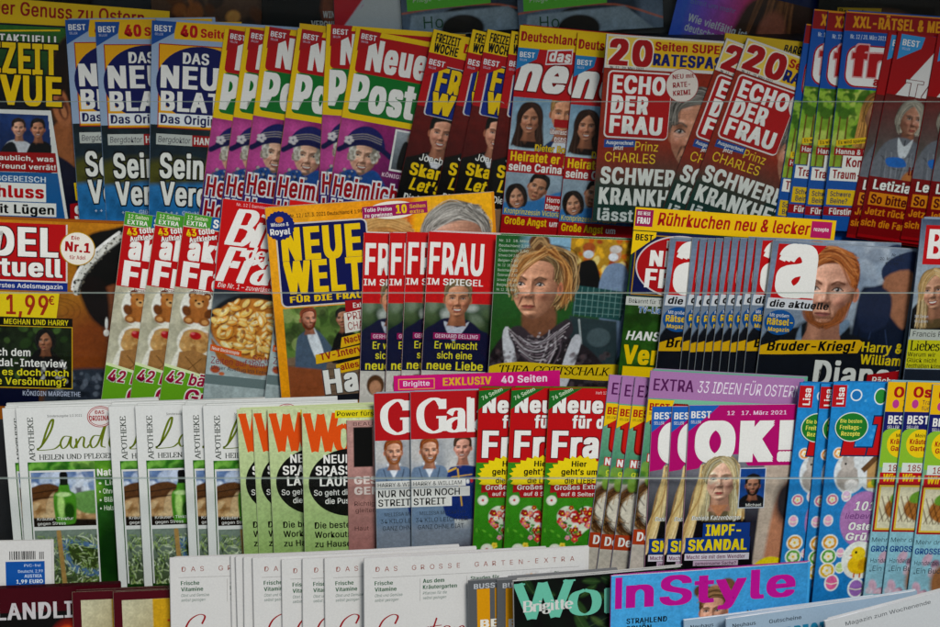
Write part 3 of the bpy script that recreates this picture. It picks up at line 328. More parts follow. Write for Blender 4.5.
# ------------------------------------------------------------------ printed pictures: a colour per mesh vertex
class Img:
    def __init__(s, w, h, col='#888', res=1.5, seed=1):
        s.w, s.h = w, h; s.nx = max(2, int(w * res)); s.ny = max(2, int(h * res))
        xs = np.linspace(0, w, s.nx + 1); ys = np.linspace(0, h, s.ny + 1)
        s.X, s.Y = np.meshgrid(xs, ys); s.C = np.zeros(s.X.shape + (3,)); s.C[:] = hexc(col)
        s.rng = np.random.RandomState(seed)
    def win(s, x0, y0, x1, y1):
        """index window of the grid that a mark can touch"""
        i0 = max(0, int(x0 / s.w * s.nx) - 1); i1 = min(s.nx + 1, int(x1 / s.w * s.nx) + 3)
        j0 = max(0, int(y0 / s.h * s.ny) - 1); j1 = min(s.ny + 1, int(y1 / s.h * s.ny) + 3)
        return (slice(j0, j1), slice(i0, i1)) if i1 > i0 and j1 > j0 else None
    def mix(s, m, col, a=1.0, w=None):
        c = np.array(hexc(col)); m = (m * a)[..., None]
        if w is None: s.C = s.C * (1 - m) + c * m
        else: s.C[w] = s.C[w] * (1 - m) + c * m
    def grad(s, c0, c1, x0=0, y0=0, x1=0, y1=None):
        if y1 is None: y1 = s.h
        dx, dy = x1 - x0, y1 - y0; t = ((s.X - x0) * dx + (s.Y - y0) * dy) / (dx * dx + dy * dy)
        t = np.clip(t, 0, 1)[..., None]; s.C = np.array(hexc(c0)) * (1 - t) + np.array(hexc(c1)) * t
    def ell(s, cx, cy, rx, ry, col, soft=1.2, rot=0, a=1.0):
        q = max(rx, ry) + soft + 1; w = s.win(cx - q, cy - q, cx + q, cy + q)
        if w is None: return
        r = R(rot); dx = s.X[w] - cx; dy = s.Y[w] - cy
        u = dx * math.cos(r) + dy * math.sin(r); v = -dx * math.sin(r) + dy * math.cos(r)
        d = np.sqrt((u / rx) ** 2 + (v / ry) ** 2)
        s.mix(np.clip((1 - d) * min(rx, ry) / max(soft, .01) + .5, 0, 1), col, a, w)
    def _dist(s, X, Y, pts, closed):
        P = np.array(pts, float); Q = np.roll(P, -1, 0)
        if not closed: P, Q = P[:-1], Q[:-1]
        best = np.full(X.shape, 1e9)
        for (ax, ay), (bx, by) in zip(P, Q):
            dx, dy = bx - ax, by - ay; l = dx * dx + dy * dy + 1e-9
            t = np.clip(((X - ax) * dx + (Y - ay) * dy) / l, 0, 1)
            best = np.minimum(best, (X - ax - t * dx) ** 2 + (Y - ay - t * dy) ** 2)
        return np.sqrt(best)
    def _w(s, pts, q):
        xs = [p[0] for p in pts]; ys = [p[1] for p in pts]; return s.win(min(xs) - q, min(ys) - q, max(xs) + q, max(ys) + q)
    def poly(s, pts, col, soft=1.0, smooth=True, a=1.0):
        if smooth: pts = catmull(pts, 4, True)
        w = s._w(pts, soft + 1)
        if w is None: return
        X, Y = s.X[w], s.Y[w]; d = s._dist(X, Y, pts, True); P = np.array(pts); Q = np.roll(P, -1, 0); ins = np.zeros(X.shape, bool)
        for (ax, ay), (bx, by) in zip(P, Q):
            if ay == by: continue
            ins ^= ((ay > Y) != (by > Y)) & (X < (bx - ax) * (Y - ay) / (by - ay) + ax)
        s.mix(np.clip(np.where(ins, d, -d) / soft + .5, 0, 1), col, a, w)
    def line(s, pts, w, col, soft=.8, a=1.0, smooth=True):
        if smooth and len(pts) > 2: pts = catmull(pts, 4)
        wi = s._w(pts, w / 2 + soft + 1)
        if wi is None: return
        s.mix(np.clip((w / 2 - s._dist(s.X[wi], s.Y[wi], pts, False)) / soft + .5, 0, 1), col, a, wi)
    def field(s, scale, seed=0):
        g = np.random.RandomState(seed + 11).rand(int(s.h / scale) + 3, int(s.w / scale) + 3)
        u = s.X / scale; v = s.Y / scale; i = u.astype(int); j = v.astype(int); fu = u - i; fv = v - j
        fu = fu * fu * (3 - 2 * fu); fv = fv * fv * (3 - 2 * fv)
        return (g[j, i] * (1 - fu) + g[j, i + 1] * fu) * (1 - fv) + (g[j + 1, i] * (1 - fu) + g[j + 1, i + 1] * fu) * fv
    def noise(s, scale, amp, seed=0):
        f = s.field(scale, seed); s.C = s.C * (1 + (f[..., None] - .5) * 2 * amp)
    def blobs(s, n, cols, r0, r1, box=None, seed=0, a=.9, soft=1.5, asp=1.6):
        rg = np.random.RandomState(seed + 5); x0, y0, x1, y1 = box or (0, 0, s.w, s.h)
        for k in range(n):
            r = r0 + (r1 - r0) * rg.rand()
            s.ell(x0 + (x1 - x0) * rg.rand(), y0 + (y1 - y0) * rg.rand(), r * (1 + (asp - 1) * rg.rand()), r, cols[rg.randint(len(cols))], soft, rg.rand() * 180, a)
    def strands(s, pts0, pts1, n, cols, w=1.2, a=.6, seed=0, jit=1.5):
        """hair strands running between two guide lines"""
        rg = np.random.RandomState(seed + 3); A = np.array(pts0, float); B = np.array(pts1, float)
        for k in range(n):
            t = rg.rand(); q = A * (1 - t) + B * t + rg.randn(*A.shape) * jit
            s.line([tuple(p) for p in q], w * (.6 + .8 * rg.rand()), cols[rg.randint(len(cols))], .8, a)

def portrait(g, cx, cy, s, skin='#e0ab8c', hair='#5a3a22', style='short', turn=0.0, smile=1, beard=None, lips='#b0504a',
             top=None, hair2=None, neck=True, tilt=0, eyes='#2a2420', age=0, wide=1.07):
    """a printed head centred on the eye line; s = half of head height in px.
    The face is modelled as a height field lit by one studio lamp, the way the printed photograph shows it."""
    skn = np.array(hexc(skin)); skn = (skn * .85 + skn.mean() * .15) * 1.12; hr = np.array(hexc(hair)) * .8
    h2 = np.array(hexc(hair2)) if hair2 else np.minimum(hr * 2.6 + .03, .9); hd = hr * .22
    ct, st_ = math.cos(R(tilt)), math.sin(R(tilt))
    U = ((g.X - cx) * ct + (g.Y - cy) * st_) / s / wide; Vv = (-(g.X - cx) * st_ + (g.Y - cy) * ct) / s
    def T(x, y): x = x * wide; return (cx + (x * ct - y * st_) * s, cy + (x * st_ + y * ct) * s)
    def P(*a): return [T(a[i], a[i + 1]) for i in range(0, len(a), 2)]
    px = 1.0 / s
    t = turn * .22; f = -1 if turn > 0 else 1
    rs = np.random.RandomState(int(s * 13 + cx * 3) % 9973)
    def G(x, y, rx, ry): return np.exp(-((U - x) / rx) ** 2 - ((Vv - y) / ry) ** 2)
    def strands(a, b, n, cols, w, al, jit): g.strands(P(*a), P(*b), int(n * (2.2 if s > 15 else 1.2)), cols, w, al, int(rs.randint(999)), jit * s)
    hw = max(s * .02, .45)
    if style in ('long', 'longwavy'):
        g.poly(P(-.42, -1.05, -.8, -.4, -.84, .6, -1.0, 1.7, -.5, 1.95, .5, 1.95, 1.0, 1.7, .84, .6, .8, -.4, .42, -1.05), tuple(hd), 1.5)
        for sd in (-1, 1): strands((.3 * sd, -1, .76 * sd, -.3, .8 * sd, .6, 1.0 * sd, 1.8), (.2 * sd, -.9, .6 * sd, -.3, .5 * sd, .6, .45 * sd, 1.85), int(40 + s), [tuple(hr), tuple(h2), tuple(hr), tuple(hd)], hw, .75, .05)
    elif style == 'bob':
        g.poly(P(-.4, -1.05, -.82, -.5, -.86, .2, -.68, .8, 0, .95, .68, .8, .86, .2, .82, -.5, .4, -1.05), tuple(hd), 1.5)
        for sd in (-1, 1): strands((.2 * sd, -1, .74 * sd, -.4, .84 * sd, .2, .6 * sd, .85), (.2 * sd, -.9, .6 * sd, -.3, .6 * sd, .2, .4 * sd, .8), int(30 + s), [tuple(hr), tuple(h2), tuple(hr), tuple(hd)], hw, .75, .05)
    # outline of the head: wide skull, narrowing jaw
    if neck:
        g.poly(P(-.34, .5, -.36, 1.1, -.5, 1.5, .5, 1.5, .4, 1.1, .34, .5), tuple(skn * (.42, .34, .31)), 1.2, False); g.ell(*T(.2 * -f, 1.1), .14 * s, .4 * s, tuple(skn * (.8, .68, .6)), max(s * .2, 1), tilt, .7)
    if style not in ('long', 'longwavy', 'bob'):
        for sd in (-1, 1): g.ell(*T(.64 * sd - t * .4, .1), max(.1 * s, .6), .2 * s, tuple(skn * (.75, .5, .42)), .8, tilt); g.ell(*T(.65 * sd - t * .4, .1), .04 * s, .1 * s, tuple(skn * .2), .8, tilt, .6)
    half = np.interp(Vv, [-1.0, -.85, -.6, -.2, .2, .45, .65, .82, .93, 1.0, 1.04], [.0, .34, .56, .63, .62, .56, .46, .34, .22, .1, 0])
    mask = np.clip((half - np.abs(U)) / (px * 1.0) + .5, 0, 1) * ((Vv > -1.02) & (Vv < 1.05))
    # relief
    nx = t * 1.2; e1 = -.27 + t; e2 = .27 + t
    Hh = .75 * np.sqrt(np.clip(1 - (U / .78) ** 2 - (Vv / 1.25) ** 2, 0.0, 1))
    Hh = Hh - .13 * G(e1, -.02, .16, .1) - .13 * G(e2, -.02, .16, .1) + .05 * G(e1, .0, .1, .055) + .05 * G(e2, 0, .1, .055)
    Hh = Hh + .06 * G(e1, -.2, .18, .06) + .06 * G(e2, -.2, .18, .06) + .07 * G(t, -.55, .35, .2)
    Hh = Hh + .1 * G(nx * .7, .02, .07, .22) + .15 * G(nx, .3, .09, .1) + .07 * G(nx - .1, .34, .05, .05) + .07 * G(nx + .1, .34, .05, .05)
    Hh = Hh + .07 * G(-.36 + t, .3, .14, .12) + .07 * G(.36 + t, .3, .14, .12) + .09 * G(t, .9, .16, .1) - .05 * G(t, .79, .14, .04) + .045 * G(t, .63, .2, .07)
    for sd in (-1, 1): Hh = Hh - (.05 + .03 * age) * np.exp(-((U - (nx + sd * (.13 + .3 * np.clip(Vv - .33, 0, .4)))) / .035) ** 2) * np.clip((Vv - .3) * 6, 0, 1) * np.clip((.72 - Vv) * 6, 0, 1)
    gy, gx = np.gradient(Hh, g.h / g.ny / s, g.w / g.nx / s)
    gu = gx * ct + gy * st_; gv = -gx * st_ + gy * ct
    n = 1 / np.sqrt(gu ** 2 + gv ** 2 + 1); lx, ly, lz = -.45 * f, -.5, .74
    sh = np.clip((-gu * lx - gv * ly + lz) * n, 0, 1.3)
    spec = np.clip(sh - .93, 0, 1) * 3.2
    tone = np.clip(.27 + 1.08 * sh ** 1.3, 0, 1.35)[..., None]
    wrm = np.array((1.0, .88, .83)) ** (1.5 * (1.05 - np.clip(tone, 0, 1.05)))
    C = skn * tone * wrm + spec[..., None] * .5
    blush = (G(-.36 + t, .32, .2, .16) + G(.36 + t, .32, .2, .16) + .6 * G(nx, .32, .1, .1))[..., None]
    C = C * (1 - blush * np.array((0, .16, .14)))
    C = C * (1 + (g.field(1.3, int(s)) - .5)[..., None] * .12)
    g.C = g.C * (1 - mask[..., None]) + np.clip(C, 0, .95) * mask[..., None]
    def E(x, y, rx, ry, col, soft=.6, a=1, r=0):
        p = T(x, y); g.ell(p[0], p[1], max(rx * s, .5), max(ry * s, .45), col, max(soft * s * .06, .5), tilt + r, a)
    def Ln(a, w, col, al=1, so=.7): g.line(P(*a), max(w * s, .5), col, so, al)
    K0 = (.012, .008, .007)
    for sd, ex in ((-1, e1), (1, e2)):
        op = .8 if smile else 1.0
        E(ex, .0, .105, .045 * op, (.5, .45, .42), .5, .95); E(ex, -.005, .052, .052 * op, eyes, .5, 1); E(ex, -.005, .026, .026, K0, .4, 1)
        if s > 20: E(ex - .02, -.022, .012, .012, (.85, .85, .85), .3, 1)
        Ln((ex - .13, .015, ex - .05, -.05 * op, ex + .05, -.052 * op, ex + .13, .012), .034, K0, .95); Ln((ex - .1, .04, ex, .052, ex + .1, .035), .016, tuple(skn * .25), .55)
        Ln((ex - .14, -.03, ex, -.095, ex + .14, -.04), .018, tuple(skn * .2), .5)
        Ln((ex - .15, -.16 + .03 * (sd > 0), ex - .02 * sd, -.215, ex + .15, -.16 + .03 * (sd < 0)), .05, tuple(hr * .35 + .006), .8, .9)
    for sd in (-1, 1): E(nx + .07 * sd, .385, .03, .018, K0, .5, .85)
    E(nx, .42, .12, .025, tuple(skn * .22), 1.5, .5)
    if age:
        for q in range(3): Ln((-.3 + t, -.42 - .1 * q, t, -.46 - .1 * q, .3 + t, -.42 - .1 * q), .014, tuple(skn * .35), .4 * age)
        for ex, sd in ((e1, -1), (e2, 1)):
            Ln((ex - .1, .12, ex, .14, ex + .1, .11), .02, tuple(skn * .3), .5 * age)
            for q in (0, 1, 2): Ln((ex + sd * .15, 0 + q * .03, ex + sd * .26, -.04 + q * .07), .014, tuple(skn * .3), .5 * age)
    mx = t * 1.15
    if beard:
        bd = np.array(hexc(beard)) * .6; bw = (np.clip((Vv - .34 - .25 * np.exp(-(U / .2) ** 2)) * 4, 0, 1) + np.clip((np.abs(U) - .44) * 7, 0, 1) * (Vv > .0)) ; bw = np.clip(bw, 0, 1) * mask
        bw = bw * (1 - .85 * G(mx, .65, .2, .07)); bw = bw * (.55 + .45 * g.field(1.2, 7))
        Cb = bd * (.35 + 1.2 * sh[..., None]); a_ = (bw * .85)[..., None]; g.C = g.C * (1 - a_) + Cb * a_
        for sd in (-1, 1): strands((.56 * sd, .3, .46 * sd, .75, .1 * sd, 1.0), (.3 * sd, .56, .2 * sd, .86, .0, .95), int(10 + s), [tuple(bd * 2), tuple(bd * .3), tuple(bd)], .6, .45, .03)
    lp = np.array(hexc(lips)) * .8
    if smile:
        g.poly(P(mx - .24, .56, mx - .1, .55, mx, .565, mx + .1, .55, mx + .24, .56, mx + .14, .7, mx, .74, mx - .14, .7), tuple(lp), .6); g.poly(P(mx - .19, .575, mx, .59, mx + .19, .575, mx + .1, .655, mx - .1, .655), (.72, .68, .62), .5); Ln((mx - .22, .565, mx, .58, mx + .22, .565), .018, K0, .6); E(mx, .79, .13, .03, tuple(skn * .35), 1.2, .5)
        for sd in (-1, 1): E(mx + .24 * sd, .565, .025, .025, K0, .8, .5)
    else:
        g.poly(P(mx - .19, .64, mx - .06, .595, mx, .61, mx + .06, .595, mx + .19, .64, mx + .08, .705, mx, .715, mx - .08, .705), tuple(lp), .6, True, .85); Ln((mx - .18, .64, mx, .648, mx + .18, .64), .022, K0, .85); E(mx - .03, .68, .06, .014, tuple(np.minimum(lp * 2 + .1, .9)), .8, .5)
    ink = [tuple(hr), tuple(h2 * .9), tuple(hd), tuple(hd), tuple(hr * 1.5)]
    if style in ('short', 'receding', 'side'):
        yo = -.74 if style == 'receding' else -.6
        g.poly(P(-.64, .05, -.7, -.45, -.56, -.88, -.2, -1.08, .2, -1.08, .56, -.88, .7, -.45, .64, .05, .59, -.3, .46, yo, .1, yo - .1, -.3, yo, -.54, -.45, -.6, -.2), tuple(hr * .7), max(.8, s * .04))
        strands((-.62, -.2, -.58, -.7, -.1, -1.06, .45, -.95), (-.56, -.3, -.44, -.64, .1, -.8, .6, -.6), int(30 + s * 2.4), ink, hw, .7, .045)
        strands((.62, -.1, .6, -.6, .3, -1.0), (.56, -.2, .52, -.6, .1, -.86), int(16 + s), ink, hw, .65, .04)
        m_ = (G(-.22 * f, -.86, .3, .14) * .5)[..., None] * np.clip((.7 - Vv * 0 - np.abs(U)) * 4, 0, 1)[..., None] * (Vv < -.62)[..., None]; g.C = g.C * (1 - m_ * .6) + h2 * m_ * .6
    elif style == 'bald':
        for sd in (-1, 1): g.ell(*T(.6 * sd, -.15), .07 * s, .26 * s, tuple(hr), 1.2, tilt, .75)
    elif style in ('long', 'longwavy', 'bob'):
        g.poly(P(-.68, .35, -.76, -.45, -.5, -.98, .05, -1.14, .5, -.98, .78, -.45, .68, .35, .57, -.1, .44, -.5, .1, -.76, -.26, -.5, -.52, -.1), tuple(hr * .7), 1.2)
        for sd in (-1, 1): strands((0, -1.1, .46 * sd, -.86, .68 * sd, -.3, .72 * sd, .45), (.03, -.84, .26 * sd, -.62, .52 * sd, -.2, .6 * sd, .3), int(34 + s * 1.6), ink + [tuple(hr * 1.3)], hw, .75, .03)
    return T

# ------------------------------------------------------------------ a cover: artwork measured in photo pixels from its top-left corner
class Cover:
    def __init__(c, row, w, h, base='#ffffff', spine=None, T=.0024):
        c.row, c.w, c.h, c.base, c.spine, c.T = row, w, h, base, spine or '#d8d6d0', T
        c.u = UPX[row]; c.parts = {}; c.boxes = []; c.pn = 'cover_photo'
    def part(c, n): c.pn = n; return c
    def lev(c, x0, y0, x1, y1):
        l = 1
        for b in c.boxes:
            if b[0] < x1 and b[2] > x0 and b[1] < y1 and b[3] > y0 and b[4] >= l: l = b[4] + 1
        c.boxes.append((x0, y0, x1, y1, l)); return l
    def add(c, V, F, col, vc=None, sl=True):
        if len(V) == 0: return
        xs = [v[0] for v in V]; ys = [v[1] for v in V]
        x0, x1, y0, y1 = min(xs), max(xs), min(ys), max(ys)
        if x0 >= c.w or x1 <= 0 or y0 >= c.h or y1 <= 0: return
        lv = c.lev(max(x0, 0), max(y0, 0), min(x1, c.w), min(y1, c.h))
        cellpx = 12
        col = hexc(col) if col is not None else None
        P = c.parts.setdefault(c.pn, [])
        cl = x0 < 0 or y0 < 0 or x1 > c.w or y1 > c.h
        if vc is not None:
            P.append((np.array(V), F, np.array(vc), lv)); return
        VV = []; FF = []; ix = {}
        for f in F:
            poly = [V[i] for i in f]
            if cl:
                for ax, v, sg in ((0, 0.15, 1), (0, c.w - .15, -1), (1, 0.15, 1), (1, c.h - .15, -1)):
                    poly = clip_half(poly, ax, v, sg)
                    if not poly: break
            if not poly: continue
            for p in slice_poly(poly, cellpx):
                fi = []
                for q in p:
                    k = (round(q[0], 4), round(q[1], 4))
                    if k not in ix: ix[k] = len(VV); VV.append(q)
                    if not fi or fi[-1] != ix[k]: fi.append(ix[k])
                if len(set(fi)) == len(fi) and len(fi) > 2: FF.append(fi)
        if FF: P.append((np.array(VV), FF, np.tile(col, (len(VV), 1)), lv))
    def poly(c, pts, col, smooth=False):
        if smooth: pts = catmull(pts, 5, True)
        T = tessellate_polygon([[Vector((p[0], p[1], 0)) for p in pts]])
        c.add([tuple(p) for p in pts], [tuple(t) for t in T], col)
    def rect(c, x, y, w, h, col, rot=0, sk=0):
        r = R(rot); cs, sn = math.cos(r), math.sin(r)
        pts = [(0, 0), (w, 0), (w, h), (0, h)]
        c.add([(x + p[0] * cs - p[1] * sn - sk * p[1], y + p[0] * sn + p[1] * cs) for p in pts], [(0, 1, 2, 3)], col)
    def rrect(c, x, y, w, h, r, col, rot=0):
        pts = []
        for (ax, ay, a0) in ((x + w - r, y + r, -90), (x + w - r, y + h - r, 0), (x + r, y + h - r, 90), (x + r, y + r, 180)):
            for k in range(6): a = R(a0 + k * 18); pts.append((ax + r * math.cos(a), ay + r * math.sin(a)))
        c.add(pts, [tuple(range(len(pts)))], col)
    def ell(c, cx, cy, rx, ry, col, n=36, rot=0):
        r = R(rot); pts = []
        for k in range(n):
            a = 2 * math.pi * k / n; u, v = rx * math.cos(a), ry * math.sin(a)
            pts.append((cx + u * math.cos(r) - v * math.sin(r), cy + u * math.sin(r) + v * math.cos(r)))
        c.add(pts, [tuple(range(n))], col)
    def burst(c, cx, cy, rx, ry, n, col, d=.86):
        pts = []
        for k in range(2 * n):
            a = math.pi * k / n; q = 1 if k % 2 else d; pts.append((cx + rx * q * math.cos(a), cy + ry * q * math.sin(a)))
        F = [(len(pts), i, (i + 1) % len(pts)) for i in range(len(pts))]; c.add(pts + [(cx, cy)], F, col)
    def frame(c, x, y, w, h, t, col):
        c.rect(x, y, w, t, col); c.rect(x, y + h - t, w, t, col); c.rect(x, y + t, t, h - 2 * t, col); c.rect(x + w - t, y + t, t, h - 2 * t, col)
    def text(c, s, x, y, h, col, w=None, b=.018, rot=0, sh=0, out=None, sx=1.0, res=3, align='l'):
        """x, y = top-left of the capitals, h = cap height; w fits the run to a width; out = (extra weight, colour)"""
        V0, F0 = font_tris(s, 0, res)
        if not V0: return
        xmin = min(v[0] for v in V0); xmax = max(v[0] for v in V0); wd = xmax - xmin
        k = h / CAPH; kx = (w / wd) if w else k * sx
        tot = wd * kx
        ox = {'l': 0, 'c': -tot / 2, 'r': -tot}[align]
        r = R(rot); cs, sn = math.cos(r), math.sin(r)
        V, F = font_tris(s, b, res); xmin = min(v[0] for v in V); xw = max(v[0] for v in V) - xmin; b1 = max(0.0, b) * 1.05
        if w: kx = w / (xw + 2 * b1)
        tot = (xw + 2 * b1) * kx; ox = {'l': 0, 'c': -tot / 2, 'r': -tot}[align]
        def put(e, ey):
            nx_ = 1 if e < .003 else 1 + math.ceil(2 * e / .052); ny_ = 1 if (h < 5 or ey < .004) else 1 + math.ceil(2 * ey / .044)
            if h < 4.2: nx_ = min(nx_, 2)
            for jy in range(ny_):
                dy_ = 0 if ny_ == 1 else (-ey + 2 * ey * jy / (ny_ - 1))
                for j in range(nx_):
                    dxx = 0 if nx_ == 1 else (-e + 2 * e * j / (nx_ - 1)); W = []
                    for (a, q) in V:
                        q = q * (1 - .0 * ey) + dy_; u = (a - xmin + b1 + dxx) * kx + ox + sh * q * k; vv = h - q * k
                        W.append((x + u * cs - vv * sn, y + u * sn + vv * cs))
                    yield W
        if out:
            for W in put(b1 + out[0], b * .4 + out[0]): c.add(W, F, out[1])
        for W in put(b1, b * .4): c.add(W, F, col)
    def serif(c, s, x, y, h, col, w=None, thick=.2, thin=.055, sh=0, rot=0, track=.06):
        st, tot = serif_strokes(s, thick, thin, track); k = h; kx = (w / tot) if w else k
        r = R(rot); cs, sn = math.cos(r), math.sin(r)
        for V, F in st:
            W = []
            for (a, q) in V:
                u = a * kx + sh * q * k; v = h - q * k; W.append((x + u * cs - v * sn, y + u * sn + v * cs))
            c.add(W, F, col)
    def stroke(c, pts, wd, col, thin=None, smooth=True):
        if smooth and len(pts) > 2: pts = catmull(pts, 6)
        V, F = ribbon(pts, wd, thin if thin is not None else wd); c.add(V, F, col)
    def photo(c, x, y, g, poly=None):
        """lays a painted picture with its corner at x, y"""
        nx, ny = g.nx, g.ny
        X = g.X + x; Y = g.Y + y; g.noise(1.5, .13, 3); g.noise(4.5, .1, 8)
        if c.row == 0: g.C = np.minimum(g.C * 2.8, .8)  # top-tier pictures: colours brightened to make up for the shade there
        V = np.stack([X.ravel(), Y.ravel()], 1); C = g.C.reshape(-1, 3)
        i, j = np.meshgrid(np.arange(nx), np.arange(ny)); a = (j * (nx + 1) + i).ravel()
        F = np.stack([a, a + 1, a + nx + 2, a + nx + 1], 1)
        cen = V[F].mean(1); keep = (cen[:, 0] > 0) & (cen[:, 0] < c.w) & (cen[:, 1] > 0) & (cen[:, 1] < c.h)
        if poly is not None:
            P = np.array(poly, float); Q = np.roll(P, -1, 0); ins = np.zeros(len(cen), bool)
            for (ax, ay), (bx, by) in zip(P, Q):
                if ay == by: continue
                ins ^= ((ay > cen[:, 1]) != (by > cen[:, 1])) & (cen[:, 0] < (bx - ax) * (cen[:, 1] - ay) / (by - ay) + ax)
            keep &= ins
        F = F[keep]; used, inv = np.unique(F, return_inverse=True)
        V = V[used]; C = C[used]; F = inv.reshape(F.shape)
        V[:, 0] = np.clip(V[:, 0], .1, c.w - .1); V[:, 1] = np.clip(V[:, 1], .1, c.h - .1)
        if len(V) == 0: return
        lo = V.min(0); hi = V.max(0); lv = c.lev(lo[0], lo[1], hi[0], hi[1])
        c.parts.setdefault(c.pn, []).append((V, F.tolist(), np.maximum(C, .003), lv))
    def best(c, col='#2a6fb8', x=0, y=0, s=1.0):
        c.part('corner_flag'); c.poly([(x, y), (x + 24 * s, y), (x + 22 * s, y + 11 * s), (x, y + 24 * s)], col)
        c.text('BEST', x + 2.5 * s, y + 4.5 * s, 5.6 * s, '#f4f4f4', w=17 * s, b=.03); c.text('SELLER', x + 3 * s, y + 12 * s, 2.2 * s, '#dde', w=8 * s, b=0)

    # -------- meshes
    def build(c):
        u = c.u; W = c.w * u; H = c.h * u; T = c.T; m = {}
        def mesh(name, V, F, C=None, mat=INK, smooth=False):
            me = bpy.data.meshes.new(name); me.from_pydata(np.asarray(V).tolist(), [], F); me.update()
            if C is not None:
                at = me.color_attributes.new('Ink', 'FLOAT_COLOR', 'POINT')
                A = np.ones((len(V), 4), np.float32); A[:, :3] = C; at.data.foreach_set('color', A.ravel())
            me.materials.append(mat)
            if smooth: me.polygons.foreach_set('use_smooth', [True] * len(me.polygons))
            return me
        # cover: folded sheet front / spine / back, .25 mm thick
        t = .00028; prof = []
        nx = 20
        for i in range(nx + 1): prof.append((W * (1 - i / nx), 0.0))
        for k in range(1, 6): a = math.pi * k / 6; prof.append((-math.sin(a) * T * .28, T / 2 - math.cos(a) * T / 2))
        for i in range(nx + 1): prof.append((W * i / nx, T))
        nz = 22; V = []; F = []; C = []; bc = np.array(hexc(c.base)); sc = np.array(hexc(c.spine)); n = len(prof)
        inner = []
        for i, (x, y) in enumerate(prof):
            a = prof[max(i - 1, 0)]; b = prof[min(i + 1, n - 1)]; dx, dy = b[0] - a[0], b[1] - a[1]; l = math.hypot(dx, dy)
            inner.append((x + dy / l * t, y - dx / l * t))
        for shell in (prof, inner):
            for j in range(nz + 1):
                z = H * j / nz
                for i, (x, y) in enumerate(shell):
                    V.append((x, y - float(bow(max(x, 0), z, H)), z)); C.append(bc if i <= nx else sc)
        o = n * (nz + 1)
        for j in range(nz):
            for i in range(n - 1):
                a = j * n + i; F.append((a, a + n, a + n + 1, a + 1)); F.append((o + a, o + a + 1, o + a + n + 1, o + a + n))
        for i in range(n - 1):
            F.append((i, i + 1, o + i + 1, o + i)); q = nz * n + i; F.append((q, o + q, o + q + 1, q + 1))
        for j in range(nz):
            for i in (0, n - 1): a = j * n + i; F.append((a, o + a, o + a + n, a + n) if i == 0 else (a, a + n, o + a + n, o + a))
        m['cover'] = mesh('cover', V, F, np.array(C), INK, False)
        # page block in signatures with slightly uneven heads and fore-edges
        rg = np.random.RandomState(int(W * 1e5) % 999); ns = 3 if T < .003 else 5
        V = []; F = []; lo = t * 1.6; hi = T - t * 1.6; cx = 20; cz = 22
        for k in range(ns):
            y0 = lo + (hi - lo) * k / ns; y1 = lo + (hi - lo) * (k + 1) / ns - .00004
            top = H - .0004 - rg.rand() * .0009; ww = W - .0003 - rg.rand() * .0009; base = len(V)
            for y in (y0, y1):
                for j in range(cz + 1):
                    for i in range(cx + 1):
                        x = .0004 + (ww - .0004) * i / cx; z = .0006 + (top - .0006) * j / cz
                        V.append((x, y - float(bow(x, z, H)), z))
            q = (cx + 1) * (cz + 1)
            for j in range(cz):
                for i in range(cx):
                    a = base + j * (cx + 1) + i; F.append((a, a + 1, a + cx + 2, a + cx + 1)); F.append((a + q, a + q + cx + 1, a + q + cx + 2, a + q + 1))
            for i in range(cx):
                a = base + i; F.append((a, a + q, a + q + 1, a + 1)); a = base + cz * (cx + 1) + i; F.append((a, a + 1, a + q + 1, a + q))
            for j in range(cz):
                a = base + j * (cx + 1); F.append((a, a + cx + 1, a + q + cx + 1, a + q)); a += cx; F.append((a, a + q, a + q + cx + 1, a + cx + 1))
        m['page_block'] = mesh('page_block', V, F, None, PAPER)
        for pn, pieces in c.parts.items():
            VV = []; CC = []; FF = []; off = 0
            for (P, Fc, Cc, lv) in pieces:
                x = P[:, 0] * u; z = H - P[:, 1] * u
                y = -bow(x, z, H) - .00003 * lv - .00005
                VV.append(np.stack([x, y, z], 1)); CC.append(Cc); FF += [[a + off for a in f] for f in Fc]; off += len(P)
            me = mesh(pn, np.concatenate(VV), FF, np.concatenate(CC))
            # every face must look to the street (-Y)
            nrm = np.zeros(len(me.polygons) * 3, np.float32); me.polygons.foreach_get('normal', nrm)
            bad = nrm[1::3] > 0
            if bad.any():
                FF = [f[::-1] if b else f for f, b in zip(FF, bad)]; bpy.data.meshes.remove(me); me = mesh(pn, np.concatenate(VV), FF, np.concatenate(CC))
            m[pn] = me
        c.m = m; return m
EXPOSURE = 0.36
K = {}
W_ = '#f2f0ea'; NAVY = '#1c2468'; RED = '#c81420'; YEL = '#f6cf12'

